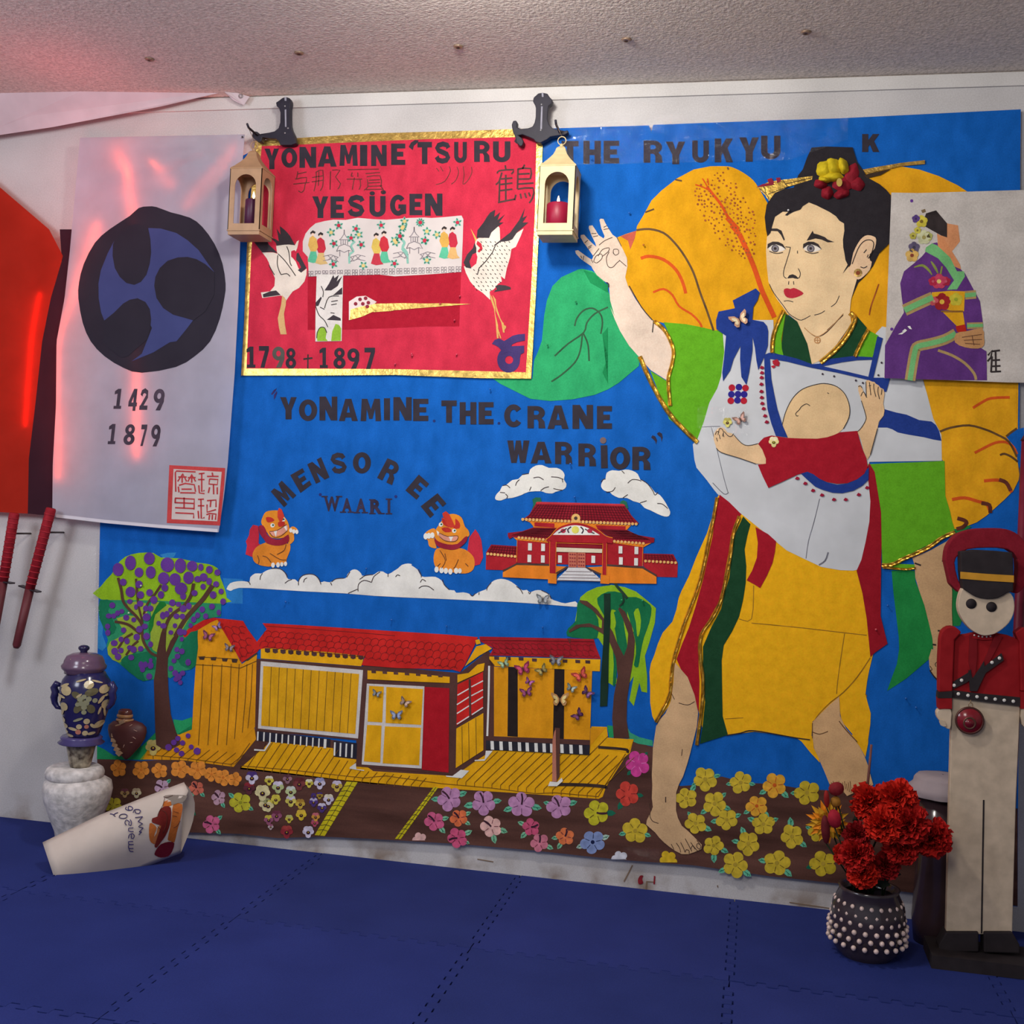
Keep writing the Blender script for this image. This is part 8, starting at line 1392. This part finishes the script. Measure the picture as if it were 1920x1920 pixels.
def bud(px, py, a, b, rot, Y, col, lab):
    c_ = at(px, py, Y); k = mpp(c_); t = thing('tulip_bud', lab, 'flower', c_-Vector((0, 0, b*k)), 'dark red buds')
    for q in range(3):
        th0 = q*2.094+.4; vs, fs = [], []
        for j in range(7):
            e = -math.pi/2+math.pi*j/6
            for i in range(5):
                th = th0-1.15+2.3*i/4; r = a*k*math.cos(e)*(1+.06*q); p_ = Vector((r*math.cos(th), r*math.sin(th), b*k*math.sin(e)*1.05)); vs.append(c_+Vector((p_.x*math.cos(rot)-p_.z*math.sin(rot), p_.y, p_.x*math.sin(rot)+p_.z*math.cos(rot))))
        for j in range(6):
            for i in range(4): n_ = j*5+i; fs.append([n_, n_+1, n_+6, n_+5])
        mesh('petal', vs, fs, M(col, 'petal'), t, True)
    tube('stem', [c_-Vector((0, 0, b*k*.9)), VC+Vector((-.02, .01, zr-.02))], .0018, STM, t, 6)
bud(1568, 1479, 12, 14, -1.1, -.40, (120, 20, 28), 'dark red bud at the top, over the bare leg')
bud(1565, 1535, 12, 17, .2, -.42, (150, 20, 40), 'crimson bud in front of the orange sunflower'); bud(1550, 1498, 5, 16, .1, -.41, (136, 24, 20), 'narrow red bud beside the top bud'); bud(1567, 1503, 9, 10, 0, -.40, (150, 100, 30), 'small ochre bud under the top bud'); bud(1548, 1555, 8, 26, .1, -.41, (92, 16, 24), 'long dark maroon bud left of the crimson one')
LBL = ('dark leaf low in the middle of the bouquet', 'lowest dark leaf just above the vase rim', 'dark leaf between the central carnations', 'olive leaf at the left side of the bouquet', 'small dark leaf by the orange sunflower', 'dark leaf at the right of the vase rim')
for i, (x, y, L, rot) in enumerate(((1640, 1610, 40, 2.6), (1670, 1660, 44, 2.9), (1655, 1600, 30, .3), (1575, 1570, 26, 2.0), (1600, 1545, 22, 1.2), (1690, 1640, 40, 3.0))):
    c_ = at(x, y, -.35); k = mpp(c_)*L; ca, sa = math.cos(rot), math.sin(rot)
    lf_ = thing('bouquet_leaf', LBL[i], 'leaf', c_, 'dark leaves of the bouquet')
    q = [(0, 0, 0), (.3, .22, -.1), (.7, .2, -.05), (1, 0, .05), (.7, -.2, -.05), (.3, -.22, -.1), (.5, 0, -.16)]
    mesh('blade', [c_+Vector((a*k*ca-b*k*sa, d*k, a*k*sa+b*k*ca)) for a, b, d in q], [[0, 1, 6], [1, 2, 6], [2, 3, 6], [3, 4, 6], [4, 5, 6], [5, 0, 6]], M((30, 38, 26), 'petal') if i != 3 else M((110, 120, 40), 'petal'), lf_)
st_ = thing('incense_stick', 'thin brown stick standing in the carnations', 'stick', at(1626, 1480, -.38)); tube('rod', [at(1626, 1480, -.36), at(1634, 1396, -.34)], [.0034, .0028], M((116, 74, 68), 'matte'), st_, 8)
# ================================================================== dark pot with a grey lid behind the flowers
gY = -.16
pt_ = thing('lidded_pot', 'dark pot with a crumpled translucent grey lid behind the carnations', 'pot', at(1766, 1740, gY))
gx = at(1766, 1500, gY).x; zl = at(1766, 1495, gY).z; kz = mpp(at(1766, 1500, gY))
lathe('body', [(.055, 0), (.062, .06), (.056, zl*.6), (.060, zl)], (gx, gY, 0), M((58, 42, 46), 'gloss'), pt_, 32)
lidm = M((150, 138, 142), 'cloth'); vs, fs = [], []; n = 36
for r, z in ((60, 14), (62, 4), (61, -6), (53, -16), (50, -26), (47, -34), (25, -38), (2, -38)):
    for i in range(n): a = 2*math.pi*i/n; w_ = 1+.02*math.sin(7*a+z)+.014*math.sin(13*a); vs.append((gx+r*kz*w_*math.cos(a), gY+r*kz*w_*math.sin(a), zl+.018-z*0+(-z+2)*kz*.75))
for j in range(7):
    for i in range(n): k = j*n; fs.append([k+i, k+(i+1) % n, k+n+(i+1) % n, k+n+i])
mesh('lid', vs, fs, lidm, pt_, True)
import OpenImageIO as o, sys, numpy as np
b=o.ImageBuf('/workdir/render_main.png'); a=b.get_pixels(o.FLOAT); s=a.shape[0]/1920
for n,(x,y) in dict(blue_c=(640,800),blue_top=(1200,290),blue_r=(1700,1400),blue_l=(300,1010),red=(620,680),wall_top=(1250,190),wall_l=(150,1080),cloud=(1010,900),floor_c=(900,1740),floor_l=(500,1650),ceil_r=(1200,100),ceil_l=(600,130),yel_skirt=(1480,1250),yel_petal=(1280,450),banner=(390,780),base=(1400,1675),soil=(740,1520),face=(1500,560),robe=(1480,970),green=(1270,680),floor_r=(1300,1800)).items():
    X,Y=int(x*s),int(y*s); r=a[Y-4:Y+5,X-4:X+5,:3].mean((0,1)); print(n,(x,y),(r*255).astype(int))
